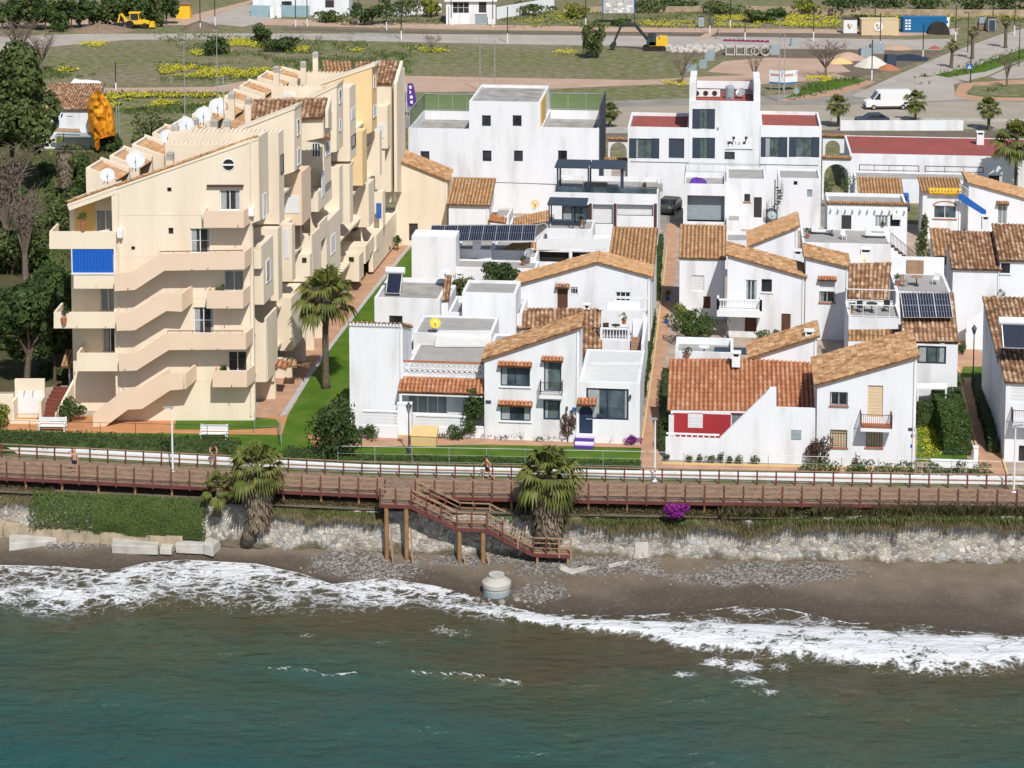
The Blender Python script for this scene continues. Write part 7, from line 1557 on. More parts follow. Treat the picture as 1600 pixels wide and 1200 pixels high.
# ---- vehicles
def wheel(mb, c, ax, r, w, m=0): mb.tube([c - ax * w / 2, c + ax * w / 2], r, 14, m)
def van(label, p, ang, L=5.9, W=2.0, Hh=2.6, m='wmetal', prof=None, name='van', cat='van', win=(.16, .28), wr=.36):
    t = thing(name, label, cat, p); fr = Fr(p, ang); prof = prof or [(0, .35), (0, 1.0), (.12, 1.15), (.95, 1.35), (1.75, Hh - .12), (2.1, Hh), (L - .1, Hh), (L, Hh - .3), (L, .35)]
    mb = MB(); mb.ext([fr.w(x, 0, z) for x, z in prof], fr.uy * W); b_ = mb.build('body', M[m], t); bv = b_.modifiers.new('bevel', 'BEVEL'); bv.width = .09; bv.segments = 3; bv.limit_method = 'ANGLE'
    g = MB(); gz = [(1.12, 1.42), (1.72, Hh - .32), (2.0, Hh - .32), (2.0, 1.42)] if Hh > 2 else [(1.25, 1.0), (1.75, 1.38), (3.4, 1.38), (3.85, 1.0)]
    for y in (-.012, W + .004): g.ext([fr.w(x, y, z) for x, z in gz], fr.uy * .008)
    if Hh > 2: g.ext([fr.w(.99, .15, 1.42), fr.w(.99, W - .15, 1.42), fr.w(1.68, W - .2, Hh - .2), fr.w(1.68, .2, Hh - .2)], fr.ux * -.02)
    else: g.ext([fr.w(1.12, .15, 1.0), fr.w(1.12, W - .15, 1.0), fr.w(1.66, W - .2, 1.38), fr.w(1.66, .2, 1.38)], fr.ux * -.02)
    g.build('window', M['g_dark'], t)
    for x in (L * .17, L * .8):
        for y in (.02, W - .02): w_ = MB(); wheel(w_, fr.w(x, y, wr), fr.uy, wr, .24); o_ = w_.build('wheel', M['void'], t); r_ = MB(); wheel(r_, fr.w(x, y, wr), fr.uy, wr * .55, .262); r_.build('rim', M['metal'], o_)
    l_ = MB()
    for y in (.12, W - .4): l_.box(fr, -.02, .06, y, y + .28, .78, .98)
    l_.build('headlight', M['g_curt'], t); l_ = MB(); l_.box(fr, -.06, .1, .05, W - .05, .36, .55); l_.box(fr, L - .1, L + .05, .05, W - .05, .36, .55); l_.box(fr, .9, L - .9, -.03, .0, .42, .52); l_.build('bumper', M['dmetal'], t)
    return t
van('white panel van driving along the beige road behind the shuttered building', P(1353, 172), math.radians(3), 6.4)
CARP = [(0, .3), (0, .75), (.1, .88), (1.1, .98), (1.75, 1.42), (3.3, 1.45), (4.0, 1.0), (4.3, .92), (4.35, .3)]
van('black car parked in the court beside the white recessed porch', P(1050, 338), math.radians(70), 4.3, 1.75, 1.45, 'dmetal', CARP, 'car', 'car', wr=.31)
van('blue pickup parked beyond the flat roofed house', P(1420, 332), math.radians(80), 4.3, 1.75, 1.45, 'bluep', CARP, 'car', 'car', wr=.31)
van('white small van parked behind the dark tarpaulin heap', P(1482, 50), math.radians(75), 4.4, 1.8, 2.1, 'wmetal', None, 'van', 'van'); van('dark car passing behind the stained concrete wall', P(1340, 196), math.radians(4), 4.3, 1.75, 1.45, 'slate', CARP, 'car', 'car', wr=.31)
o = thing('barrel_tank', 'dark blue round tank standing on a frame by the white spiral stair house', 'tank', P(1250, 332)); p = P(1250, 332); mb = MB(); mb.tube([p + Vector((0, 0, 1.2)), p + Vector((1.35, 0, 1.2))], .5, 14); mb.build('tank', M['bluep'], o); g = MB()
for x in (.1, 1.2): g.box(Fr(p, 0), x, x + .12, -.4, .4, 0, .75)
g.build('stand', M['pink'], o)
# excavator
def excav(label, p, ang):
    t = thing('excavator', label, 'excavator', p); fr = Fr(p, ang); tr = MB()
    for y in (0, 1.9): tr.ext([fr.w(x, y, z) for x, z in ((.2, 0), (3.4, 0), (3.7, .35), (3.4, .75), (.2, .75), (-.1, .35))], fr.uy * .5)
    tr.build('track', M['void'], t); b_ = MB(); b_.box(fr, .9, 3.9, .1, 2.3, .85, 1.9); b_.box(fr, 2.6, 3.9, .1, 2.3, 1.903, 2.3); b_.build('body', M['yelp'], t); c = MB(); c.ext([fr.w(.5, .1, .9), fr.w(2.0, .1, .9), fr.w(2.0, .1, 2.9), fr.w(.9, .1, 2.9), fr.w(.5, .1, 2.0)], fr.uy * 1.0); c.build('cab', M['dmetal'], t); g = MB()
    g.ext([fr.w(.6, .08, 1.5), fr.w(1.9, .08, 1.5), fr.w(1.9, .08, 2.7), fr.w(1.0, .08, 2.7), fr.w(.6, .08, 2.0)], fr.uy * .015); g.build('window', M['g_blue'], t)
    a = MB(); a.bar(fr.w(.9, 1.5, 1.5), fr.w(-1.4, 1.5, 4.2), .45, .5); a.bar(fr.w(-1.35, 1.5, 4.2), fr.w(-3.6, 1.5, 4.1), .4, .5); a.bar(fr.w(-3.6, 1.5, 4.15), fr.w(-4.7, 1.5, 1.6), .3, .35); a.build('arm', M['dmetal'], t); k = MB(); k.ext([fr.w(-4.6, 1.0, 1.7), fr.w(-4.4, 1.0, .9), fr.w(-5.2, 1.0, .25), fr.w(-5.6, 1.0, .6), fr.w(-5.0, 1.0, 1.3)], fr.uy * 1.1); k.build('bucket', M['dmetal'], t)
excav('dark and yellow excavator reaching left across the building site', P(1006, 80), 0)
o = thing('backhoe', 'yellow backhoe loader parked by the dark far trees', 'backhoe', P(210, 44)); p = P(195, 45); fr = Fr(p, 0); mb = MB(); mb.box(fr, .3, 3.3, 0, 1.6, .8, 1.5); mb.ext([fr.w(3.3, .2, .8), fr.w(4.3, .2, .8), fr.w(4.3, .2, 1.25), fr.w(3.3, .2, 1.5)], fr.uy * 1.2); mb.build('body', M['yelp'], o); c = MB()
for x in (.9, 2.4):
    for y in (.1, 1.4): c.box(fr, x, x + .12, y, y + .12, 1.5, 2.7)
c.box(fr, .7, 2.7, 0, 1.6, 2.7, 2.9); c.build('cab_frame', M['yelp'], o); g = MB(); g.box(fr, 1.03, 2.38, .13, 1.38, 1.5, 2.65); g.build('cab_glass', M['g_dark'], o)
for x, r_ in ((.9, .75), (3.5, .5)):
    for y in (0, 1.6): w_ = MB(); wheel(w_, fr.w(x, y, r_), fr.uy, r_, .4); w_.build('wheel', M['void'], o)
a = MB(); a.bar(fr.w(.3, .8, 1.3), fr.w(-.9, .8, 2.8), .3, .35); a.bar(fr.w(-.9, .8, 2.8), fr.w(-1.3, .8, 1.0), .26, .3); a.build('rear_arm', M['yelp'], o); k = MB(); k.ext([fr.w(4.3, -.1, .3), fr.w(5.3, -.1, .25), fr.w(5.0, -.1, 1.1), fr.w(4.5, -.1, 1.2)], fr.uy * 1.8); k.build('loader_bucket', M['yelp'], o)
# ---- containers, cabins, signs
def cont(label, x0, x1, yb, h_, d, m, name='container', cat='container', ribs=True, th=0):
    O = P(x0, yb); w = P(x1, yb).x - O.x; t = thing(name, label, cat, O); fr = Fr(O, th); mb = MB(); mb.box(fr, 0, w, 0, d, .12, h_)
    if ribs:
        n_ = int(w / .3)
        for i in range(n_): mb.box(fr, w * i / n_ + .05, w * i / n_ + .19, -.04, -.002, .25, h_ - .12)
    mb.build('body', M[m], t); g = MB(); g.box(fr, -.05, w + .05, -.06, -.003 if not ribs else .0, .0, .118); g.box(fr, -.06, w + .06, -.06, d + .05, h_ + .003, h_ + .08); g.build('frame', M[m if name == 'container' else 'brownm'], t); return t, fr, w
def logo(t, fr, x, z, s, disc=False):
    """round white badge with an orange ring mark and a dark tick"""
    if disc: g = MB(); g.tube([fr.w(x, -.1, z), fr.w(x, -.06, z)], s * .95, 18); g.build('badge', M['wmetal'], t)
    g = MB(); g.tube([fr.w(x - s * .3, -.14, z + s * .3), fr.w(x - s * .3, -.105, z + s * .3)], s * .26, 10); g.build('logo_dot', M['orange'], t); g = MB(); g.bar(fr.w(x - s * .25, -.125, z), fr.w(x + .02, -.125, z - s * .5), s * .26, .03); g.bar(fr.w(x, -.125, z - s * .5), fr.w(x + s * .5, -.125, z + s * .45), s * .24, .03); g.build('logo_tick', M['slate'], t)
t, fr, w = cont('white site cabin with a brown edge and a tick logo', 1318, 1339, 53, 2.5, 2.4, 'wmetal', 'site_cabin', 'cabin', False); logo(t, fr, w * .45, 1.4, .75)
g = MB(); g.box(fr, w + .003, w + .05, .3, 1.3, .2, 2.2); g.build('door', M['slate'], t)
t, fr, w = cont('beige container with a round white logo badge', 1346, 1404, 55, 2.7, 2.4, 'shutc'); logo(t, fr, w * .45, 1.5, .85, True)
M['cblue'] = pm('container_blue', (.015, .15, .33), (.012, .13, .29), 1, .5); t, fr, w = cont('blue shipping container with white letter marks', 1411, 1479, 51, 2.6, 2.4, 'cblue'); g = MB()
for i in range(2):
    for j in range(4): g.box(fr, .35 + .55 * i, .75 + .55 * i, -.06, -.045, .5 + .5 * j, .8 + .5 * j)
g.build('lettering', M['wmetal'], t)
o = cover(1449, 54, 0, 4.0, 2.6, 2.4, 'black tarpaulin heap in front of the blue container', 'void'); cover(1478, 54, 0, 2.2, 2, 1.0, 'low grey heap beside the black tarpaulin', 'concrete')
t, fr, w = cont('grey portable toilet cabin near the top right corner', 1544, 1556, 50, 2.4, 1.2, 'gcon', 'portable_toilet', 'toilet', False); g = MB(); g.box(fr, .15, w - .15, -.03, -.003, .2, 2.1); g.build('door', M['slate'], t)
t, fr, w = cont('brown site locker with a pale tank on top', 1529, 1541, 48, 1.2, 1.2, 'wood', 'site_locker', 'locker', False); g = MB(); g.box(fr, .1, w - .1, .05, 1.1, 1.29, 2.3); g.build('tank', M['gcon'], t)
t, fr, w = cont('pale grey electrical box beside the crossing path', 1091, 1100, 43, 1.9, .8, 'gcon', 'electrical_box', 'box', False)
# white V shaped billboard
o = thing('billboard', 'white V shaped roadside billboard with a blue foot band', 'billboard', P(1222, 142)); p = P(1224, 142); s = 1 / (.02026 * 532 * .95); mb = MB(); bl = MB(); lt = MB()
for (x0, x1, ang) in ((-1.95, 0, math.radians(-25)), (0, 2.15, math.radians(16))):
    a = Vector((x0, abs(x0) * .5, 0)); c = Vector((x1, abs(x1) * .45, 0)); fr = PF(p + a, (c - a).normalized()); L_ = (c - a).length
    mb.box(fr, 0, L_, 0, .1, .95, 2.9); bl.box(fr, .003, L_ - .003, -.02, -.003, .98, 1.2); bl.bar(fr.w(L_ * .86, -.03, 2.1), fr.w(L_ * .95, -.03, 2.75), .09, .03)
    for i in range(6): lt.box(fr, .25 + i * .24, .25 + i * .24 + .17, -.02, -.003, 2.1, 2.42)
mb.build('panel', M['wmetal'], o); bl.build('blue_band', M['bluep'], o); lt.build('lettering', M['terr'], o); g = MB()
for x, y in ((-1.7, .85), (0, .1), (1.9, .85)): g.box(Fr(p, 0), x - .05, x + .05, y, y + .1, 0, .95)
g.build('post', M['metal'], o)
def rsign(x, y, yt, lb, m, shape='round'):
    p = P(x, y); h_ = zat(p, x, yt); t = thing('road_sign', lb, 'road sign', p); g = MB(); g.tube([p, p + Vector((0, 0, h_))], .035, 6); g.build('post', M['metal'], t); g = MB(); c = p + Vector((0, -.06, h_ - .4))
    if shape == 'round': g.tube([c, c + Vector((0, .03, 0))], .42, 18)
    else: g.box(Fr(c, 0), -.4, .4, 0, .04, -.4, .4)
    d_ = g.build('plate', M[m], t)
    if shape != 'round': g = MB(); g.ext([c + Vector((-.3, -.01, -.25)), c + Vector((.3, -.01, -.25)), c + Vector((0, -.01, .3))], (0, .006, 0)); w_ = g.build('symbol', M['wmetal'], t); g = MB(); g.bar(c + Vector((0, -.02, -.15)), c + Vector((0, -.02, .1)), .1, .01); g.build('figure', M['dmetal'], w_)
rsign(1244, 157, 138, 'back of a round grey road sign by the white billboard', 'gcon'); rsign(1514, 130, 100, 'blue pedestrian crossing sign at the junction', 'bluep', 'sq')
# site billboard at the top edge
o = thing('billboard', 'blue framed billboard with a picture of white houses at the top edge', 'billboard', P(965, 38)); p = P(941, 36); s = 1 / (.02026 * 426 * .95); fr = Fr(p, 0); W_ = P(992, 36).x - p.x; mb = MB(); mb.box(fr, 0, W_, 0, .15, 14 * s, 45 * s); mb.build('frame', M['bluep'], o); mb = MB(); mb.box(fr, .2, W_ - .2, -.03, -.003, 14.6 * s, 44 * s); pc = mb.build('picture', pm('billboard_print', (.40, .42, .42), (.50, .47, .45), 1.2, .6, c3=(.22, .25, .20)), o)
g = MB()
for i in range(14): x = .4 + RN.random() * (W_ - 1.4); z = (15 + 13 * RN.random()) * s; g.box(fr, x, x + RN.uniform(.4, .9), -.05 - .003 * i, -.032, z, z + RN.uniform(.25, .5))
g.build('printed_house', M['wmetal'], pc); g = MB(); g.box(fr, 1.3, W_ - .3, -.05, -.032, 36 * s, 40 * s); g.build('printed_band', M['navy'], pc); g = MB(); g.box(fr, .0, .15, .151, .3, 0, 20 * s); g.box(fr, W_ - .15, W_, .151, .3, 0, 20 * s); g.build('post', M['dmetal'], o)
# ---- black posts with white feet along the new road
PL = [(181, 140, 97, 'lone black post with a white foot in the brown field'), (313, 48, 0, 'black post by the dark earth heap near the yellow hut'), (336, 40, -14, 'black post right of the yellow hut'), (462, 42, -4, 'black post left of the dark field bushes'), (480, 41, -6, 'black post before the glazed fence'), (560, 36, -8, 'black post in front of the green hedge bank'), (604, 47, -2, 'black post left of the small far villa'), (627, 62, 8, 'black post in front of the white boundary wall'), (705, 40, -6, 'black post at the left corner of the small villa'), (770, 42, -6, 'black post at the right corner of the small villa'), (793, 67, 10, 'black post on the pale road right of the small villa'), (915, 40, -6, 'black post left of the blue framed billboard'), (1109, 52, 5, 'black post at the pink crossing path'), (1141, 43, -4, 'black post behind the crossing path'), (1164, 62, 18, 'black post above the concrete pipes'), (1271, 64, 8, 'black post left of the white site cabin'), (1367, 44, 8, 'black post behind the beige container'), (1375, 80, 20, 'black post before the beige container logo'), (1362, 126, 62, 'black post at the corner of the flowered verge'), (1442, 92, 38, 'black post by the dark blue heap'), (1493, 64, 8, 'black post right of the white small van'), (1551, 45, 6, 'black post behind the grey toilet cabin'), (1585, 55, -4, 'black post at the top right by the dead palms')]
for x, y, yt, lb in PL:
    p = P(x, y); h_ = zat(p, x, yt); t = thing('lamp_column', lb, 'post', p, 'black lamp columns with white feet'); mb = MB(); mb.tube([p + Vector((0, 0, h_ * .26)), p + Vector((0, 0, h_))], .085, 7); mb.build('column', M['dmetal'], t); g = MB(); g.tube([p, p + Vector((0, 0, h_ * .26))], .11, 7); g.build('foot', M['wmetal'], t)
for x, y, yt, lb in ((1514, 130, 66, 'black street lamp above the blue crossing sign'), (1590, 104, 40, 'black street lamp at the right edge of the junction'), (1510, 82, 20, 'thin black street lamp by the dead palm stump')):
    p = P(x, y) + Vector((.25, .2, 0)); h_ = zat(p, x, yt); t = thing('street_lamp', lb, 'street lamp', p, 'black street lamps at the junction'); mb = MB(); mb.tube([p, p + Vector((0, 0, h_))], [.09, .06], 7); mb.build('pole', M['dmetal'], t); g = MB(); g.box(Fr(p + Vector((0, 0, h_)), 0), -.8, .15, -.1, .1, 0, .09); g.build('lamp_head', M['dmetal'], t)
# ---- concrete pipes, blocks, heaps
def ringp(x, y, r, lb, sq=False):
    p = P(x, y) + Vector((0, 0, r)); mb = MB(); n_ = 4 if sq else 16; o0 = math.pi / 4 if sq else 0; R_, ri = (r * 1.35, r * 1.05) if sq else (r, r * .78); L_ = 1.6
    A = [(math.cos(6.2832 * i / n_ + o0), math.sin(6.2832 * i / n_ + o0)) for i in range(n_)]
    for i in range(n_):
        a, c = A[i], A[(i + 1) % n_]; f_ = lambda v, k, y_: p + Vector((v[0] * k, y_, v[1] * k)); q = [f_(a, R_, 0), f_(c, R_, 0), f_(c, ri, 0), f_(a, ri, 0)]; mb.ext(q, (0, L_, 0))
    tag(mb.build('concrete_pipe', M['pink']), lb, 'concrete pipe', 'concrete pipes and culverts on the site')
for i, (x, y, r, lb, sq) in enumerate(((1141, 87, .8, 'square concrete culvert at the left end of the row', True), (1157, 87, .8, 'square concrete culvert under the green bag', True), (1172, 87, .75, 'square concrete culvert beside the round pipes', True), (1180, 87, .75, 'first round concrete pipe after the square culverts', False), (1196, 88, .85, 'large round concrete pipe in the middle of the row', False), (1204, 85, .6, 'small round concrete pipe before the pale block', False))): ringp(x, y, r, lb, sq)
def blk_(x, y, w, d, h_, lb, m='gcon'): q = P(x, y); fr = Fr(q, RN.uniform(-.3, .3)); mb = MB(); mb.hexa([fr.w(0, 0), fr.w(w, 0), fr.w(w, d), fr.w(0, d)], [fr.w(.05, .05, h_), fr.w(w - .05, .05, h_), fr.w(w - .05, d - .05, h_), fr.w(.05, d - .05, h_)]); mb.box(fr, .15, w - .15, .1, d - .1, h_, h_ + .12); o_ = mb.build('pallet_stack', M[m]); tag(o_, lb, 'stack', 'pale stacks of material on the site')
for a in ((1092, 107, 1.2, 1, 1.2, 'pale stack nearest the bare bush on the brown site'), (1072, 112, 1.6, 1, .9, 'low pale stack at the end of the line'), (1101, 95, 1.5, 1.2, 1.1, 'pale grey stack in the middle of the curved line'), (1106, 88, 1.2, 1, .9, 'pale grey stack at the far end of the curved line'), (1204, 86, 1.6, 1.2, 1.3, 'pale box right of the concrete pipes'), (1236, 72, 1.0, 1, 1.1, 'small pale box behind the concrete pipes'), (1345, 90, 2.0, 1.4, 1.3, 'grey site box left of the white sand heap'), (1361, 84, 2.2, 1.4, 1.4, 'pale site box behind the white sand heap'), (1386, 104, 1.6, 1.2, 1.7, 'dark blue site box beside the white sand heap', 'slate')): blk_(*a)
def heap(x, y, r, h_, lb, m): 
    p = P(x, y); mb = MB(); n_ = 18; k = 0
    for j, (rr_, zz) in enumerate(((1, -.05), (.75, .3), (.45, .68), (.15, .95), (.02, 1))):
        for i in range(n_): a = 6.283 * i / n_; q = 1 + .22 * noise.noise(Vector((math.cos(a) * 1.5 + x, math.sin(a) * 1.5, j * .4))); mb.v.append(p + Vector((math.cos(a) * r * rr_ * q * 1.35, math.sin(a) * r * rr_ * q, h_ * zz)))
    for j in range(4):
        for i in range(n_): i2 = (i + 1) % n_; mb.f.append((j * n_ + i, j * n_ + i2, (j + 1) * n_ + i2, (j + 1) * n_ + i)); mb.m.append(0)
    tag(mb.build('heap', M[m], None, True), lb, 'heap')
M['sand'] = pm('pale_sand', (.62, .58, .52), (.52, .48, .43), .8, .95, .3, 4); M['dkblue'] = pm('dark_blue_sheet', (.02, .028, .045), (.03, .04, .055), 1, .7, .4, 3)
heap(1363, 104, 2.0, 1.7, 'white sand heap on the building site', 'sand'); heap(1325, 92, 2.4, 1.1, 'pale sand heap behind the bare tree', 'dirt'); heap(1312, 98, 1.7, .8, 'ochre sand heap left of the bare tree', 'kerb'); heap(1388, 108, 1.4, .8, 'small orange rubble heap by the junction', 'terr'); heap(1420, 92, 2.8, .8, 'dark blue sheeted heap by the junction', 'dkblue'); heap(1400, 76, 2.0, .7, 'tan sand heap below the containers', 'dirt'); heap(312, 46, 3.0, 1.5, 'dark earth heap near the yellow hut', 'brown'); heap(160, 48, 4.2, 1.2, 'brown rubble heap below the dark far trees', 'wood'); heap(575, 57, 4.0, .5, 'low grey soil heap on the pale road', 'concrete'); heap(1460, 76, .8, .5, 'small red heap beyond the black post', 'tilered')
mb = MB(); a, c = P(1130, 64), P(1200, 66)
for i in range(30): t_ = i / 30; q = a.lerp(c, t_); mb.tube([q, a.lerp(c, t_ + 1 / 30) + Vector((0, RN.uniform(-.3, .3), 0))], .28 + .1 * math.sin(i * 2), 6)
tag(mb.build('safety_netting', pm('magenta_netting', (.25, .03, .13), (.20, .025, .10), 2, .9)), 'rolled magenta safety netting along the site road', 'netting')
mb = MB()
for i in range(110): q = P(RN.uniform(1040, 1130), RN.uniform(72, 82)) + Vector((0, 0, .1)); r = RN.uniform(.15, .5); fr = Fr(q, RN.uniform(0, 3)); mb.box(fr, -r, r, -r * .7, r * .7, -.1, r * .6)
tag(mb.build('site_rubble', M['sand']), kind='stuff')
# ================================================================== PLANTS
def leafq(mb, c, n, s, up=.0):
    """one leaf-sized diamond facing roughly n"""
    n = (n + Vector((RN.uniform(-1, 1), RN.uniform(-1, 1), RN.uniform(-1, 1))) * .75).normalized(); a = n.cross(Vector((RN.uniform(-1, 1), RN.uniform(-1, 1), RN.uniform(-1, 1)))).normalized(); b = n.cross(a)
    s *= RN.uniform(.6, 1.35); k = len(mb.v); mb.v += [c - a * s, c - b * s * .55, c + a * s, c + b * s * .55]; mb.f.append((k, k + 1, k + 2, k + 3)); mb.m.append(0)
def cloud(mb, c, r, n, ls, lumps=9, lr=.5, fill=.75):
    c = Vector(c); L = []
    for i in range(lumps):
        d = Vector((RN.gauss(0, 1), RN.gauss(0, 1), RN.gauss(0, .9))).normalized(); q = RN.uniform(.45, .85); L.append((Vector((d.x * r[0] * q, d.y * r[1] * q, d.z * r[2] * q)), RN.uniform(.6, 1.15) * lr))
    L.append((Vector((0, 0, 0)), lr * 1.1))
    for i in range(n):
        o, k = RN.choice(L); d = Vector((RN.gauss(0, 1), RN.gauss(0, 1), RN.gauss(0, 1) + .25)).normalized(); q = RN.uniform(fill, 1.05)
        p = o + Vector((d.x * r[0], d.y * r[1], d.z * r[2])) * k * q
        leafq(mb, c + p, d, ls)
def limbs(mb, p, top, r, nb, spread, hgt):
    mb.tube([p - Vector((0, 0, .2)), p.lerp(top, .5) + Vector((RN.uniform(-.1, .1), 0, 0)), top], [r, r * .8, r * .6], 7)
    for i in range(nb): a = 6.283 * i / nb + RN.uniform(-.4, .4); e = top + Vector((math.cos(a) * spread, math.sin(a) * spread, hgt * RN.uniform(.4, 1))); mb.tube([p.lerp(top, RN.uniform(.6, .95)), top.lerp(e, .5) + Vector((0, 0, hgt * .1)), e], [r * .5, r * .3, r * .1], 5)
def tree(label, base, cpx, rpx, n, ls, leaf='leafd', name='tree', cat='tree', group=None, ry=1.0, lumps=11, lr=.48, z0=0, trunk=True, dy=0):
    """base px; crown centre px; crown radii px (x, z)"""
    p = P(*base, z0); a, z = hit(p, CT, *cpx); s = 1 / (.02026 * (base[1] + 390)); rx, rz = rpx[0] * s, rpx[1] * s; c = p + Vector((a, dy, z - p.z)); t = thing(name, label, cat, p, group)
    mb = MB(); cloud(mb, c, (rx, rx * ry, rz), n, ls, lumps, lr); mb.build('crown', M[leaf], t)
    if trunk: g = MB(); limbs(g, p, Vector((p.x + a * .5, p.y + dy * .5, max(p.z + .3, c.z - rz * .35))), max(.05, min(.35, rx * .09)), 5, rx * .6, rz * .7); g.build('trunk', M['bark'], t)
    return t
def bush(label, px, w, h, n, ls, leaf='leafg', name='shrub', cat='shrub', group=None, z0=0, d=.8, lumps=8, lr=.55):
    """base centre px, width and height in px"""
    p = P(*px, z0); s = 1 / (.02026 * (px[1] + 390)); rx, rz = w * s * .56, h * s * .58; t = thing(name, label, cat, p, group); mb = MB(); cloud(mb, p + Vector((0, -rx * d * .35, rz * .95)), (rx, rx * d, rz), n, ls, lumps, lr); mb.build('foliage', M[leaf], t); g = MB()
    for i in range(3): g.tube([p + Vector((0, -rx * d * .35, 0)), p + Vector((RN.uniform(-rx, rx) * .5, -rx * d * .35, rz * 1.2))], .03, 4)
    g.build('stem', M['bark'], t); return t
def hedge(label, pts, w, h, ls, dens, leaf='leafd', name='hedge', cat='hedge', z0=0, rough=.2):
    t = thing(name, label, cat, P(*pts[0], z0)); mb, core = MB(), MB(); W_ = [P(*q, z0) for q in pts]
    for a, b in zip(W_, W_[1:]):
        d = (b - a); L = d.length; d /= L; q = Vector((-d.y, d.x, 0)); core.hexa([a, b, b + q * w, a + q * w] if True else [], [v + Vector((0, 0, h * .88)) for v in (a + q * .1, b + q * .1, b + q * (w - .1), a + q * (w - .1))])
        for i in range(int(L * (2 * h + w) * dens)):
            s = RN.random() * L; u = RN.random() * (2 * h + w); k = noise.noise(Vector((a.x + s * d.x, s * .8, u))) * rough
            if u < h: p, n = a + d * s + q * (-k) + Vector((0, 0, u)), -q
            elif u < h + w: p, n = a + d * s + q * (u - h) + Vector((0, 0, h + k)), Vector((0, 0, 1))
            else: p, n = a + d * s + q * (w + k) + Vector((0, 0, u - h - w)), q
            leafq(mb, p, n, ls)
    for e_, a, b in ((0, W_[0], W_[1]), (1, W_[-1], W_[-2])):
        d = (b - a).normalized(); q = Vector((-d.y, d.x, 0)) * (1 if e_ == 0 else -1)
        for i in range(int(w * h * dens)): u, v = RN.random() * w, RN.random() * h; leafq(mb, a + q * u - d * RN.uniform(0, .12) + Vector((0, 0, v)), -d, ls)
    mb.build('foliage', M[leaf], t); core.build('core', M[leaf], t); return t
def palm(label, base, cpx, r, nf=34, skirt=0, trunk=(.2, .16), z0=0, dead=0.25, name='palm_tree', group=None, ls=1.0, dome=False):
    """fan palm: base px, crown centre px, frond reach in metres"""
    p = P(*base, z0) if not dome else Vector((P(*base, z0).x, lerpl(DECKF, P(*base, z0).x) - .95, dome)); a, z = hit(p, CT, *cpx); top = p + Vector((a, 0, z - p.z)); t = thing(name, label, 'palm tree', p, group); mb, dd = MB(), MB()
    def frond(m, az, el, L, fan, droop, ns=15):
        d = Vector((math.cos(az) * math.cos(el), math.sin(az) * math.cos(el), math.sin(el))); sd = d.cross(Vector((0, 0, 1))).normalized(); up = sd.cross(d).normalized(); st = top + d * (.06 * L); hub = top + d * L * .5 + Vector((0, 0, -droop * L * .12)); m.tube([st, hub], [.03, .018], 4, cap=False)
        for i in range(ns):
            q = (i / (ns - 1) - .5) * 2.9; e = (d * math.cos(q) + sd * math.sin(q)).normalized(); ll = L * fan * (1 - .22 * abs(q) / 1.45) * RN.uniform(.88, 1.08); mid = hub + e * ll * .6 + up * .05 * L * math.cos(q); tip = hub + e * ll + Vector((0, 0, -ll * (.25 + droop * .5) * RN.uniform(.6, 1.3))); wd = (d * -math.sin(q) + sd * math.cos(q)) * ll * .088 + up * ll * .03; k = len(m.v); m.v += [hub, mid - wd, tip, mid + wd]; m.f.append((k, k + 1, k + 2, k + 3)); m.m.append(0)
    for i in range(nf):
        t_ = i / nf; az = i * 2.39996 + RN.uniform(-.2, .2); el = math.radians(84 - 120 * t_ ** .9 + RN.uniform(-9, 9)); frond(mb, az, el, r * RN.uniform(.85, 1.15), .52, .12 + .45 * t_)
    for i in range(int(nf * dead)): az = RN.uniform(0, 6.283); frond(dd, az, math.radians(RN.uniform(-70, -42)), r * RN.uniform(.7, .9), .5, .6, 9)
    mb.build('fronds', M['palmg'], t)
    if skirt:
        for i in range(int(420 * ls)):
            az = RN.uniform(0, 6.283); u = RN.random(); rr = trunk[0] + r * .34 * (1 - .6 * u) * RN.uniform(.7, 1.15); zz = -skirt * u; c = Vector((math.cos(az), math.sin(az), 0)); s0 = top + c * rr * .8 + Vector((0, 0, zz)); s1 = top + c * rr * 1.1 + Vector((RN.uniform(-.1, .1), RN.uniform(-.1, .1), zz - RN.uniform(.5, .95) * min(1, skirt))); w = Vector((-c.y, c.x, 0)) * RN.uniform(.05, .14); k = len(dd.v); dd.v += [s0, s0.lerp(s1, .6) - w, s1, s0.lerp(s1, .6) + w]; dd.f.append((k, k + 1, k + 2, k + 3)); dd.m.append(0)
    dd.build('dead_fronds', M['palmd'], t); g = MB(); n_ = 14
    g.tube([p.lerp(top, i / n_) - Vector((0, 0, .15 if i == 0 else 0)) for i in range(n_ + 1)], [trunk[0] * (1.5 if i == 0 else 1.12 if i == 1 else 1) * (1 - i / n_) + trunk[1] * i / n_ + (.012 if i % 2 else 0) for i in range(n_ + 1)], 10); g.build('trunk', M['trunkm'], t, True); return t
palm('tall fan palm with a bare trunk on the lawn beside the cream block', (509, 606), (508, 462), 2.75, 30, .6, (.27, .22), dead=.4)
palm('shaggy fan palm rising through the boardwalk by the hedge, left of the stairs', (402, 800), (402, 732), 2.2, 34, 3.5, (.4, .42), -3, .3, ls=2.8, dome=-3.0); palm('shaggy fan palm in front of the two storey white house, beside the stairs', (856, 815), (858, 742), 2.5, 40, 3.9, (.45, .45), -3, .35, ls=4, dome=-3.3); palm('small fan palm clump at the foot of the left shaggy palm', (342, 785), (342, 762), 1.35, 16, 0, (.2, .15), -1.2, .3, dome=-1.5)
palm('dying palm with a dry brown skirt left of the cream block', (103, 312), (101, 236), 2.1, 6, 3.4, (.3, .24), dead=5, ls=2.2)
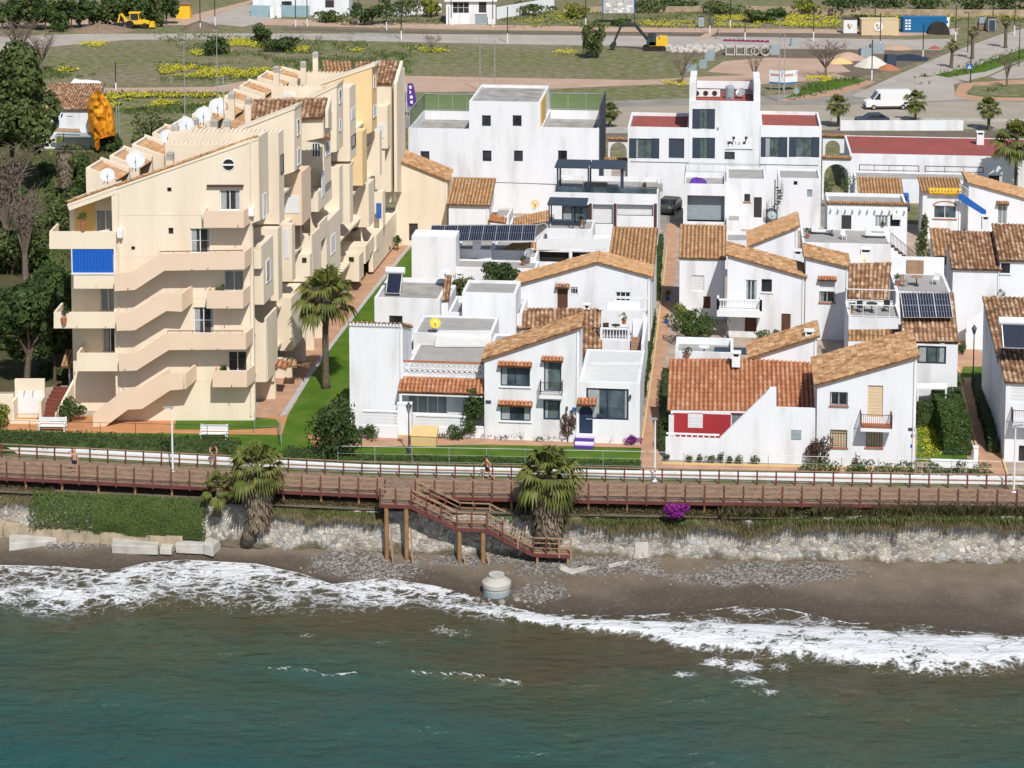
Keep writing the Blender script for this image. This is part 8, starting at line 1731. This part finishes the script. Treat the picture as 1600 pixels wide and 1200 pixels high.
for b, c, r, lb in (((1310, 198), (1310, 163), 1.75, 'roadside fan palm left of the white van'), ((1430, 190), (1430, 158), 1.85, 'roadside fan palm in front of the white van'), ((1545, 203), (1545, 169), 1.75, 'roadside fan palm near the right edge of the beige road'), ((1587, 318), (1588, 222), 2.9, 'large fan palm at the right edge over the red roof'), ((952, 200), (954, 174), 1.5, 'small fan palm at the corner of the blank building')): palm(lb, b, c, r, 30, .7 if r < 2 else 1.3, (.2, .16), group='fan palms along the beige road', dead=.35)
for b, c, lb in (((1486, 106), (1489, 70), 'thin palm with a tuft of dry fronds at the road junction'), ((1519, 92), (1520, 48), 'cropped palm trunk behind the junction lamp'), ((1571, 75), (1572, 32), 'tall dry palm near the top right corner')): palm(lb, b, c, 1.25, 9, .5, (.26, .24), dead=.8, group='cropped palms at the junction')
# -- big trees and masses on the left
tree('big dark pine at the left edge beside the white cottage', (20, 300), (20, 160), (70, 80), 8500, .40, 'leafo', 'pine_tree', lumps=16, lr=.42)
tree('dark conifer mass below the cottage at the left edge', (40, 620), (40, 520), (68, 76), 7500, .30, 'leafd', 'conifer_tree', lumps=16, lr=.42, dy=3); tree('tall dark green conifer close to the left balconies', (85, 600), (88, 490), (32, 66), 4200, .25, 'leafg', 'conifer_tree', lumps=12, lr=.42, dy=2.5)
for i, (b, c, r, lf, lb) in enumerate((((100, 380), (98, 340), (34, 44), 'leafo', 'olive bush below the dying palm'), ((60, 420), (62, 385), (34, 34), 'leafo', 'olive shrub left of the top balcony'), ((20, 430), (18, 395), (34, 40), 'leafo', 'olive shrub at the left edge below the bare tree'), ((66, 458), (66, 432), (18, 22), 'leafd', 'round dark shrub left of the blue blind'), ((125, 300), (126, 270), (22, 30), 'leafg', 'green shrub between dying palm and cream roof'), ((235, 232), (238, 198), (46, 32), 'leafo', 'spreading olive tree behind the satellite dishes'), ((172, 236), (172, 222), (16, 14), 'leafd', 'dark shrub under the orange cloth'), ((36, 500), (34, 462), (38, 30), 'leafd', 'dark shrub left of the white stair ramp'), ((100, 446), (100, 425), (12, 18), 'leafo', 'small olive shrub beside the blue blind'), ((120, 560), (112, 540), (14, 26), 'leafd', 'dark shrub against the lowest left balcony'))): tree(lb, b, c, r, 1300, .2, lf, 'bush', 'bush', 'wild bushes left of the cream block', lumps=9)
bare = lambda label, base, h, w, n=9, group=None: None
def baretree(label, base, yt, wpx, n=10, group='bare trees'):
    p = P(*base); s = 1 / (.02026 * (base[1] + 390)); h_ = zat(p, base[0], yt); w = wpx * s; t = thing('bare_tree', label, 'bare tree', p, group); g, tw = MB(), MB(); th_ = p + Vector((0, 0, h_ * .3)); g.tube([p - Vector((0, 0, .1)), th_], [h_ * .035, h_ * .028], 7)
    for i in range(n):
        a = 6.283 * i / n + RN.uniform(-.3, .3); q = RN.uniform(.4, 1); e = p + Vector((math.cos(a) * w * q, math.sin(a) * w * q, h_ * RN.uniform(.7, 1))); m_ = th_.lerp(e, .5) + Vector((0, 0, h_ * .06)); g.tube([th_ - Vector((0, 0, h_ * .05)), m_, e], [h_ * .017, h_ * .01, h_ * .003], 5)
        for k in range(12): u = RN.uniform(.35, 1); b = (th_.lerp(m_, u * 2) if u < .5 else m_.lerp(e, u * 2 - 1)); d_ = Vector((RN.uniform(-1, 1), RN.uniform(-1, 1), RN.uniform(-.1, 1))) * w * .32; b2 = b + d_; tw.tube([b, b2], [h_ * .005, h_ * .002], 3); [tw.tube([b.lerp(b2, .6), b2 + Vector((RN.uniform(-1, 1), RN.uniform(-1, 1), RN.uniform(-.3, .8))) * w * .2], [h_ * .0035, h_ * .0015], 3) for _ in range(2)]
    g.build('trunk', M['twig'], t); tw.build('twigs', M['twig'], t)
for a in (('wide bare pinkish tree beside the white sand heap', (1290, 121), 64, 40, 12), ('bare bush by the pale stacks on the site', (1066, 131), 84, 26, 9), ('thin bare bush below the concrete pipes', (1179, 129), 88, 16, 8), ('small bare shrub in the green field strip', (675, 82), 52, 20, 9), ('grey leafless tree at the top left beside the pine', (30, 102), 28, 36, 14), ('pale leafless tree at the far left field edge', (66, 112), 50, 30, 12), ('grey leafless tree at the left edge below the pine', (10, 400), 225, 52, 14), ('leafless young tree on the right verge of the junction', (1573, 136), 82, 16, 8), ('second leafless tangle at the left edge', (40, 440), 290, 34, 12)): baretree(*a)
# far woods and bushes
for i in range(20):
    x = 4 + i * 13.5; y = 47 - i * .35 + RN.uniform(-2, 2); tree('dark evergreen of the far wood at the top left', (x, y), (x, y - 27), (17, RN.uniform(19, 27)), 620, .42, 'leafd' if i % 3 else 'leafo', 'evergreen_tree', 'tree', 'dark far wood', lumps=8)
tree('yellow green tree at the edge of the far wood', (90, 50), (90, 36), (15, 15), 500, .3, 'leafg', 'tree')
for b, c, r, lf, lb, n in (((333, 86), (333, 71), (23, 15), 'leafd', 'round dark bush left of the yellow flower patch', 900), ((410, 66), (410, 52), (20, 15), 'leafd', 'dark bush behind the long field bush', 800), ((443, 80), (443, 68), (33, 13), 'leafd', 'long dark bush on the green field', 1100), ((933, 90), (930, 62), (24, 30), 'leafo', 'tall dark shrub left of the excavator', 1500)): tree(lb, b, c, r, n, .26, lf, 'bush', 'bush', lumps=9)
for i, (x, y, rx, rz, lf) in enumerate(((520, 24, 26, 10, 'leafo'), (560, 22, 24, 18, 'leafd'), (600, 18, 26, 20, 'leafg'), (640, 10, 34, 14, 'leafo'), (672, 14, 18, 12, 'leafy'), (830, 12, 40, 10, 'leafo'), (900, 16, 24, 12, 'leafy'), (1010, 8, 34, 10, 'leafo'), (1060, 6, 34, 9, 'leafd'), (1140, 12, 40, 10, 'leafo'), (1180, 26, 22, 10, 'leafo'), (1210, 22, 26, 12, 'leafg'), (1320, 8, 40, 14, 'leafd'), (1380, 6, 34, 14, 'leafd'), (1440, 4, 40, 12, 'leafd'), (1520, 4, 40, 14, 'leafd'), (1580, 4, 30, 14, 'leafd'), (1260, 10, 30, 12, 'leafy'), (975, 34, 20, 5, 'leafd'), (1345, 30, 14, 10, 'leafg'))): tree('scrubby bush on the bank near the top edge', (x, y + rz), (x, y), (rx, rz), 520, .34, lf, 'bush', 'bush', 'scrub along the top edge', lumps=8, trunk=False)
# -- gardens
bush('big dark oleander bush on the corner of the promenade lawn', (532, 718), 72, 88, 3600, .13, 'leafd', 'oleander', 'bush', lumps=12, d=.9); bush('clipped round green bush by the brick steps', (112, 657), 40, 38, 1500, .085, 'leafg'); bush('yellow green bush at the left edge of the terrace', (2, 668), 34, 46, 1100, .10, 'leafy'); bush('climbing green shrub at the porch corner of the two storey house', (741, 682), 34, 70, 1500, .10, 'leafg', d=.6); bush('second lobe of the climbing shrub spreading low to the left', (722, 684), 36, 26, 700, .09, 'leafg')
bush('small green shrub under the pierced garden wall', (583, 685), 30, 20, 500, .08, 'leafg'); bush('reddish brown bush left of the blue arched door', (887, 690), 22, 46, 900, .08, 'leafr'); bush('purple flowering mound at the corner of the annexe', (988, 694), 24, 14, 500, .07, 'boug', 'flowering_bush', 'flowers'); bush('purple bougainvillea hanging over the sea wall', (1058, 806), 31, 23, 1200, .09, 'boug', 'bougainvillea', 'flowers', z0=-.6, d=.5)
bush('reddish round shrub under the left ground floor window', (1279, 727), 32, 44, 1200, .085, 'leafr'); bush('dark red round shrub under the railed balcony', (1339, 727), 26, 36, 900, .08, 'leafr'); bush('trailing leafy creeper over the red porch wall', (1062, 683), 50, 34, 1000, .08, 'leafy', z0=.3)
for i, (x, y, w, h) in enumerate(((1078, 721, 12, 12), (1093, 722, 8, 11), (1112, 723, 20, 12), (1126, 723, 10, 16), (1140, 724, 12, 10), (1155, 724, 14, 13), (1177, 725, 18, 14), (1040, 719, 12, 10))): bush('small grey green plant in the bed before the long white wall', (x, y), w, h, 220, .06, 'leafo', 'bed_plant', 'plant', 'small plants before the long white wall')
for i in range(10): x = 1270 + i * 29; bush('low leafy plant along the foot of the white house wall', (x, 741 + i * .5), 40, RN.uniform(16, 26), 500, .075, RN.choice(['leafg', 'leafg', 'leafo']), 'border_plant', 'plant', 'leafy border behind the boardwalk on the right')
for i, (x, y) in enumerate(((765, 684), (790, 685), (812, 685), (838, 687), (935, 688), (952, 689), (690, 682), (660, 682), (705, 684), (858, 687))): bush('low plant in the bed along the white house front', (x, y), 24, RN.uniform(7, 13), 160, .06, RN.choice(['leafg', 'leafo', 'leafr']), 'bed_plant', 'plant', 'low bed plants along the white house fronts')
hedge('long dark clipped hedge along the promenade before the cream block', [(0 - 60, 706), (0, 708), (120, 711), (250, 716), (366, 722)], 1.7, 1.15, .085, 70, 'leafd'); hedge('short dark hedge left of the oleander', [(444, 724), (512, 727)], 1.0, .95, .085, 70, 'leafd'); hedge('low green clipped hedge before the white houses', [(512, 727), (700, 731), (1000, 739)], .7, .65, .08, 75, 'leafg')
hedge('tall clipped yellow green hedge beside the right path', [(1517, 712), (1493, 640)], 1.9, 2.1, .11, 110, 'leafg'); hedge('dark clipped hedge at the back of the flowered garden', [(1433, 668), (1482, 672)], 1.4, 1.7, .10, 90, 'leafd'); hedge('low hedge along the right edge of the narrow path', [(1560, 708), (1532, 600)], .7, .9, .09, 60, 'leafd'); hedge('narrow clipped hedge lining the central path, nearer part', [(996, 692), (1010, 606)], .9, 1.5, .09, 60, 'leafg'); hedge('narrow clipped hedge lining the central path, middle part', [(1012, 598), (1024, 505)], .8, 1.3, .09, 60, 'leafg'); hedge('narrow clipped hedge lining the central path, far part', [(1029, 470), (1036, 385)], .8, 1.4, .1, 50, 'leafg'); hedge('shaded dark hedge along the orange roofed house side', [(1042, 705), (1047, 600)], .6, 1.2, .1, 50, 'leafd')
tree('leafy orange tree among the white roofs', (775, 492), (778, 432), (34, 24), 1900, .16, 'leafd', 'fruit_tree', lumps=10); tree('smaller round tree left of the leafy orange tree', (722, 488), (722, 448), (18, 24), 900, .14, 'leafo', 'fruit_tree'); tree('green yellow shrub garden before the balustraded house', (1085, 538), (1086, 508), (36, 26), 2400, .13, 'leafg', 'bush', 'bush'); tree('slim shrub by the small path behind the shrub garden', (1066, 520), (1066, 486), (15, 18), 800, .1, 'leafy', 'bush', 'bush'); tree('dark climbing green beside the flat roofed house stair', (1442, 420), (1443, 370), (13, 40), 1300, .13, 'leafo', 'creeper', 'creeper', trunk=False)
for b, c, r, lf, lb in (((1322, 322), (1322, 292), (16, 24), 'leafo', 'loose olive shrub in front of the arched gateway'), ((1298, 326), (1296, 296), (9, 26), 'leafg', 'slim cypress shrub beside the arched gateway'), ((668, 368), (668, 348), (12, 16), 'leafo', 'small tree at the end wall of the cream wing'), ((622, 392), (622, 376), (7, 9), 'leafg', 'potted shrub at the end of the walk'), ((1215, 532), (1216, 521), (10, 9), 'leafg', 'round green shrub between the two brown doors'), ((1248, 530), (1249, 518), (9, 9), 'leafg', 'round green shrub right of the right brown door'), ((1196, 533), (1195, 524), (16, 8), 'leafo', 'low shrub left of the right brown door'), ((1505, 555), (1504, 545), (9, 9), 'leafg', 'shrub beside the far lantern post'), ((1495, 632), (1498, 592), (9, 12), 'leafo', 'climbing plant at the corner of the hedged house'), ((1548, 540), (1560, 470), (14, 16), 'leafo', 'trailing plant on the white outside stair'), ((690, 508), (690, 500), (20, 5), 'leafy', 'yellow green planter on the roof behind the tower')): tree(lb, b, c, r, 420, .09, lf, 'shrub', 'shrub', lumps=7, z0=0)
# -- sea wall greenery
def wallgreen(label, xr, yt, yb, n, ls, leaf, name, cat, bulge=.5, den=None):
    t0 = P((xr[0] + xr[1]) / 2, yt, -1); mb = MB()
    for i in range(n):
        x = RN.uniform(*xr); u = RN.random(); w = onl(DECKF, P(x, 770, -1).x); k = .5 + .5 * noise.noise(Vector((w.x * .45, u * 2.2, 0))); ed = min(1, (x - xr[0]) / 18, (xr[1] - x) / 14)
        if RN.random() > ed + .1 or (den and RN.random() > den(w.x, u)): continue
        z = -.75 + (yb) * u; leafq(mb, w + Vector((0, -.35 - .95 * math.sin(min(1, u * 1.6) * 1.57) - bulge * k, z + .25 * k)), Vector((0, -1, .7)), ls)
    o = mb.build(name, M[leaf]); tag(o, label, cat); return o
wallgreen('dense green creeper covering the sea wall on the left', (50, 332), 790, -2.45, 15000, .085, 'ivy', 'creeper', 'creeper', .55, lambda x, u: 1 if x > -28 else .8 - .7 * u)
def blades(name, gen, n, h, leaf, w=.018, lean=.5, kind='stuff'):
    mb = MB()
    for i in range(n):
        r = gen()
        if r is None: continue
        p, d, k = r; L = h * RN.uniform(.5, 1.3) * k; e = (d + Vector((RN.uniform(-1, 1), RN.uniform(-1, 1), 0)) * lean).normalized(); s = Vector((RN.uniform(-1, 1), RN.uniform(-.3, .3), 0)).normalized() * w; m_ = p + e * L * .55; t = p + e * L + Vector((0, -.15 * L, -.2 * L)); q = len(mb.v); mb.v += [p - s, p + s, m_ + s * .8, t, m_ - s * .8]; mb.f.append((q, q + 1, q + 2, q + 3, q + 4)); mb.m.append(0)
    o = mb.build(name, M[leaf]); tag(o, kind=kind); return o
def wtop(x0, x1, dn, thr=-.2):
    def g():
        x = RN.uniform(x0, x1); X = P(x, 785).x; w = onl(DECKF, X); u = RN.uniform(-.55, 1); k = noise.noise(Vector((X * .35, 4, 0))) + .5 * noise.noise(Vector((X * 1.3, 7, 0)))
        z = topz(X); hang = dn * (.5 + .9 * k) * max(0, u) ** 1.6
        return w + Vector((0, .25 - 1.05 * u, z + .02 - max(0, hang))), Vector((0, -.4 - .9 * max(0, u), .8 - 1.5 * max(0, u))), 1
    return g
blades('dry_grass', wtop(860, 1750, .95), 30000, .5, 'dry', .02); blades('dry_grass', wtop(415, 600, .8), 9000, .4, 'dry', .02); blades('dry_grass', wtop(-160, 60, 1.0), 4500, .45, 'dry', .02)
blades('green_grass', wtop(1180, 1750, .2), 3500, .4, 'gblade', .02); blades('green_grass', wtop(760, 1100, .3), 2600, .3, 'gblade', .02); blades('green_grass', wtop(420, 600, .3), 1200, .3, 'gblade', .02)
def edgegrass():
    x = RN.uniform(1090, 1750); X = P(x, 785).x
    if noise.noise(Vector((X * .5, 9, 0))) + .012 * (x - 1300) * .1 < -.25: return None
    return onl(DECKF, X) + Vector((0, -RN.uniform(.1, .5), topz(X) - .05)), Vector((0, -.15, 1)), 1
blades('tall_grass', edgegrass, 5200, 1.05, 'dry', .018, .35); blades('tall_grass', edgegrass, 1800, .9, 'gblade', .02, .35)
def patch(poly, z=0):
    xs = [q[0] for q in poly]; ys = [q[1] for q in poly]
    def inside(x, y):
        c = False
        for (a, b), (d, e) in zip(poly, poly[1:] + poly[:1]):
            if (b > y) != (e > y) and x < a + (d - a) * (y - b) / (e - b): c = not c
        return c
    def g():
        x, y = RN.uniform(min(xs), max(xs)), RN.uniform(min(ys), max(ys))
        if not inside(x, y): return None
        jy = 1 if max(ys) < 300 else 3
        p = P(x + RN.gauss(0, 7 * jy / 2), y + RN.gauss(0, 1.3 * jy), z)
        if noise.noise(p * .16) + .6 * noise.noise(p * .6) < -.08: return None
        return p, Vector((0, 0, 1)), 1
    return g
def flowers(poly, n, s, leaf, hgt, name):
    g = patch(poly); mb = MB()
    for i in range(n):
        r = g()
        if r: leafq(mb, r[0] + Vector((0, 0, hgt * RN.uniform(.3, 1))), Vector((0, -.3, 1)), s)
    o = mb.build(name, M[leaf]); tag(o, kind='stuff')
FP = [([(248, 112), (262, 102), (330, 108), (420, 106), (480, 112), (470, 120), (330, 122), (262, 121)], 3600), ([(165, 150), (220, 148), (350, 150), (352, 160), (260, 166), (170, 172)], 3600), ([(352, 66), (372, 62), (425, 68), (418, 80), (355, 80)], 1300), ([(120, 68), (165, 67), (165, 74), (125, 74)], 400), ([(90, 108), (138, 108), (138, 116), (95, 116)], 350), ([(300, 82), (316, 80), (316, 87), (300, 87)], 120), ([(445, 76), (485, 75), (480, 81), (448, 81)], 250), ([(640, 77), (700, 78), (700, 84), (650, 84)], 300), ([(868, 80), (898, 80), (898, 86), (870, 86)], 150), ([(1033, 129), (1072, 129), (1070, 136), (1036, 136)], 350), ([(800, 36), (880, 20), (890, 28), (900, 40), (810, 42)], 700), ([(1000, 34), (1090, 34), (1090, 42), (1000, 42)], 600), ([(1120, 26), (1310, 24), (1315, 42), (1120, 42)], 3600), ([(1262, 122), (1300, 120), (1300, 130), (1262, 130)], 350), ([(1480, 20), (1600, 22), (1600, 30), (1480, 30)], 700), ([(1340, 26), (1410, 24), (1410, 40), (1400, 30), (1340, 32)], 400), ([(540, 77), (570, 78), (570, 82), (540, 82)], 90), ([(1436, 700), (1440, 655), (1470, 648), (1484, 680), (1490, 712), (1440, 718)], 900)]
for poly, n in FP: flowers(poly, int(n * 1.7), .15 if poly[0][1] < 400 else .06, 'flower', .45 if poly[0][1] < 400 else .3, 'wild_flowers')
GP = [([(160, 145), (360, 147), (360, 175), (200, 178), (160, 175)], 5000), ([(245, 98), (490, 103), (480, 124), (250, 126)], 4000), ([(65, 100), (150, 105), (150, 122), (65, 124)], 1600), ([(230, 50), (500, 58), (700, 74), (700, 88), (300, 88)], 5000), ([(380, 82), (640, 86), (640, 115), (480, 110)], 5000), ([(780, 30), (900, 14), (1320, 20), (1320, 44), (800, 43)], 6000), ([(1330, 22), (1640, 22), (1640, 36), (1330, 34)], 2500), ([(1240, 146), (1270, 126), (1340, 120), (1340, 134), (1240, 156)], 1600), ([(1462, 116), (1600, 74), (1600, 94), (1480, 121)], 2200), ([(1425, 124), (1450, 118), (1452, 130), (1426, 131)], 500), ([(500, 30), (690, 25), (690, 38), (500, 36)], 1500), ([(1512, 146), (1560, 138), (1560, 150), (1530, 152)], 500)]
for poly, n in GP: blades('field_grass', patch(poly), n, .6, 'gblade', .06, .8)
for poly, n in (([(-40, 190), (70, 200), (190, 235), (150, 330), (90, 420), (-40, 430)], 5000), ([(60, 400), (110, 400), (100, 450), (50, 470)], 1500)): blades('undergrowth', patch(poly), n, .9, 'gblade', .06, .9)

M['ugrowth'] = pm('undergrowth_soil', (.05, .06, .022), (.08, .075, .035), .5, 1, .4, 4, .1, c3=(.11, .095, .055))
sheet('undergrowth_soil', [(-200, 190), (62, 200), (62, 236), (190, 238), (150, 330), (112, 420), (112, 600), (20, 612), (-300, 612)], M['ugrowth'], 2)
for i in range(46):
    x, y = RN.uniform(-10, 112), RN.uniform(250, 600)
    if x > 60 and y < 262: continue
    rx = RN.uniform(11, 22); lf = RN.choice(['leafo', 'leafo', 'leafd', 'leafg']); tree('wild scrub bush in the overgrown ground left of the cream block', (x, y), (x, y - rx * .6), (rx, rx * RN.uniform(.6, .95)), 420, .24, lf, 'bush', 'bush', 'scrub in the overgrown ground on the left', lumps=6, trunk=False)
for i in range(14): x, y = RN.uniform(-260, -60), RN.uniform(240, 620); tree('tall dark tree in the wood beyond the left edge', (x, y), (x, y - 60), (46, 56), 1100, .4, RN.choice(['leafo', 'leafd']), 'tree', 'tree', 'trees beyond the left edge', lumps=9)
# ================================================================== TERRACE CLUTTER
def table(x, y, z, lb, m='wmetal', r=.45):
    p = P(x, y, z); t = thing('garden_table', lb, 'table', p); g = MB(); g.lathe(p, [(r, .7), (r, .74)], 14); g.build('top', M[m], t); g = MB(); g.lathe(p, [(.22, 0), (.05, .06), (.04, .69)], 8); g.build('stem', M['dmetal'], t)
def chair(x, y, z, rz, lb, m='wmetal', grp=None):
    p = P(x, y, z); t = thing('garden_chair', lb, 'chair', p, grp); fr = Fr(p, rz); g = MB(); g.box(fr, -.24, .24, -.24, .24, .4, .45); g.build('seat', M[m], t); g = MB(); g.box(fr, -.24, .24, .2, .25, .453, .9); g.build('backrest', M[m], t)
    for a in (-.22, .18):
        for b in (-.22, .15): g = MB(); g.box(fr, a, a + .04, b, b + .04, 0, .4); g.build('leg', M[m], t)
def pot(x, y, z, lb, m='terr', leaf='leafg', k=1, grp='planted pots on terraces and paths'):
    p = P(x, y, z); t = thing('potted_plant', lb, 'potted plant', p, grp); g = MB(); g.lathe(p, [(.13 * k, 0), (.2 * k, .32 * k), (.22 * k, .36 * k), (.18 * k, .36 * k)], 10); g.build('pot', M[m], t); g = MB(); cloud(g, p + Vector((0, 0, .65 * k)), (.32 * k, .32 * k, .36 * k), 90, .08, 5); g.build('foliage', M[leaf], t)
table(742, 497, 4.1, 'white table on the flat terrace behind the tower house'); chair(728, 498, 4.1, .4, 'white chair left of the terrace table behind the tower house'); chair(756, 499, 4.1, -.5, 'white chair right of the terrace table behind the tower house')
table(962, 522, 3.65, 'small table on the balustraded roof terrace', 'wood2', .35); chair(948, 523, 3.65, .3, 'wooden chair on the balustraded roof terrace', 'wood2')
table(1432, 446, 6.2, 'table on the terrace above the six solar panels', 'wood2'); chair(1412, 447, 6.2, .6, 'chair left of the table above the solar panels', 'wood2'); chair(1462, 444, 6.2, -.6, 'chair right of the table above the solar panels', 'wmetal')
table(1362, 488, 4.9, 'dark table on the white railed terrace', 'dmetal'); chair(1345, 488, 4.9, .3, 'dark chair left on the white railed terrace', 'dmetal'); chair(1385, 487, 4.9, -.3, 'dark chair right on the white railed terrace', 'dmetal')
chair(1318, 374, 3.7, .2, 'white chair in the middle of the grey sun terrace'); table(1300, 368, 3.7, 'white table in the middle of the grey sun terrace'); table(1100, 556, 2.95, 'low white table on the walled terrace behind the orange roof')
for a in ((1042, 506, 0, 'blue pot by the path at the shrub garden', 'bluep'), (1043, 470, 0, 'blue pot farther up the central path', 'bluep'), (917, 688, 0, 'small pot beside the striped entrance steps'), (1147, 524, 0, 'terracotta pot left of the brown ground floor door'), (1208, 524, 0, 'terracotta pot between the brown doors'), (606, 398, 0, 'pot by the end door of the walk'), (566, 420, 0, 'pot along the cream side of the walk'), (547, 452, 0, 'second pot along the cream side of the walk'), (672, 560, 3.3, 'pot on the left of the porch roof terrace'), (738, 559, 3.3, 'pot on the right of the porch roof terrace'), (1262, 372, 3.7, 'pot at the left edge of the grey sun terrace'), (1378, 360, 3.7, 'pot near the white window of the sun terrace'), (975, 506, 3.65, 'pot on the balustraded terrace corner'), (1402, 446, 6.2, 'pot at the left of the terrace above the panels'), (1330, 489, 4.9, 'pot at the left end of the railed terrace'), (1180, 345, 0, 'pot by the dark terrace door'), (880, 480, 0 + 2.3, 'pot under the small brown gable door'), (1074, 560, 2.95, 'pot on the walled terrace behind the orange roof'), (908, 352, 4.3, 'pot under the small grey pergola'), (1008, 300, 6.0, 'pot on the modern roof terrace'), (818, 415, 0 + 2.9, 'pot at the end of the white terrace wall')): pot(*a)
# bundles and small things on the balconies of the cream block
o = thing('beach_towel', 'blue towel hanging at a far balcony of the cream block', 'towel', Q(596, 322, sdep(596, 322))); q = Q(596, 322, sdep(596, 322) - .3); mb = MB()
for i in range(3): mb.hexa([q + Vector((-.5 + .17 * i, -.1 + .06 * (i % 2), -1.2)), q + Vector((-.34 + .17 * i, -.1 + .06 * ((i + 1) % 2), -1.2)), q + Vector((-.34 + .17 * i, -.05 + .06 * ((i + 1) % 2), -1.2)), q + Vector((-.5 + .17 * i, -.05 + .06 * (i % 2), -1.2))], [q + Vector((-.5 + .17 * i, -.1, .3)), q + Vector((-.34 + .17 * i, -.1, .3)), q + Vector((-.34 + .17 * i, -.05, .3)), q + Vector((-.5 + .17 * i, -.05, .3))])
mb.build('cloth', M['bluep'], o)
# drainpipes, wall conduits and trellis of the front houses
for x, y, s, lb in ((130, 362, 0, 'leafy pot on the upper left balcony of the cream block'), (345, 478, 0, 'pot on the middle right balcony of the cream block'), (350, 603, 0, 'pot on the lowest right balcony of the cream block'), (100, 511, 0, 'pot on the third left balcony of the cream block')):
    q = Q(x, y, s, -.5) + Vector((0, 0, .2)); t = thing('potted_plant', lb, 'potted plant', q, 'planted pots on the cream balconies'); g = MB(); g.lathe(q, [(.16, 0), (.24, .5), (.2, .5)], 10); g.build('pot', M['terr'], t); g = MB(); cloud(g, q + Vector((0, 0, 1.0)), (.38, .38, .5), 130, .09, 5); g.build('foliage', M['leafg'], t)
pipes = ((392, 222, 650), (186, 300, 640)); 
for x, y0, y1 in pipes: g = MB(); g.tube([Q(x, y0, 0, -.07), Q(x, y1, 0, -.07)], .05, 6); g.build('drainpipe', M['cream3'], apt)
for zf in (3.0, 6.1, 9.2, 12.3, 15.4): g = MB(); fr = Fr(A, 0); g.box(fr, .3, (B - A).x - .4, -.012, -.003, zf, zf + .025); g.build('render_joint', M['cream2'], apt)
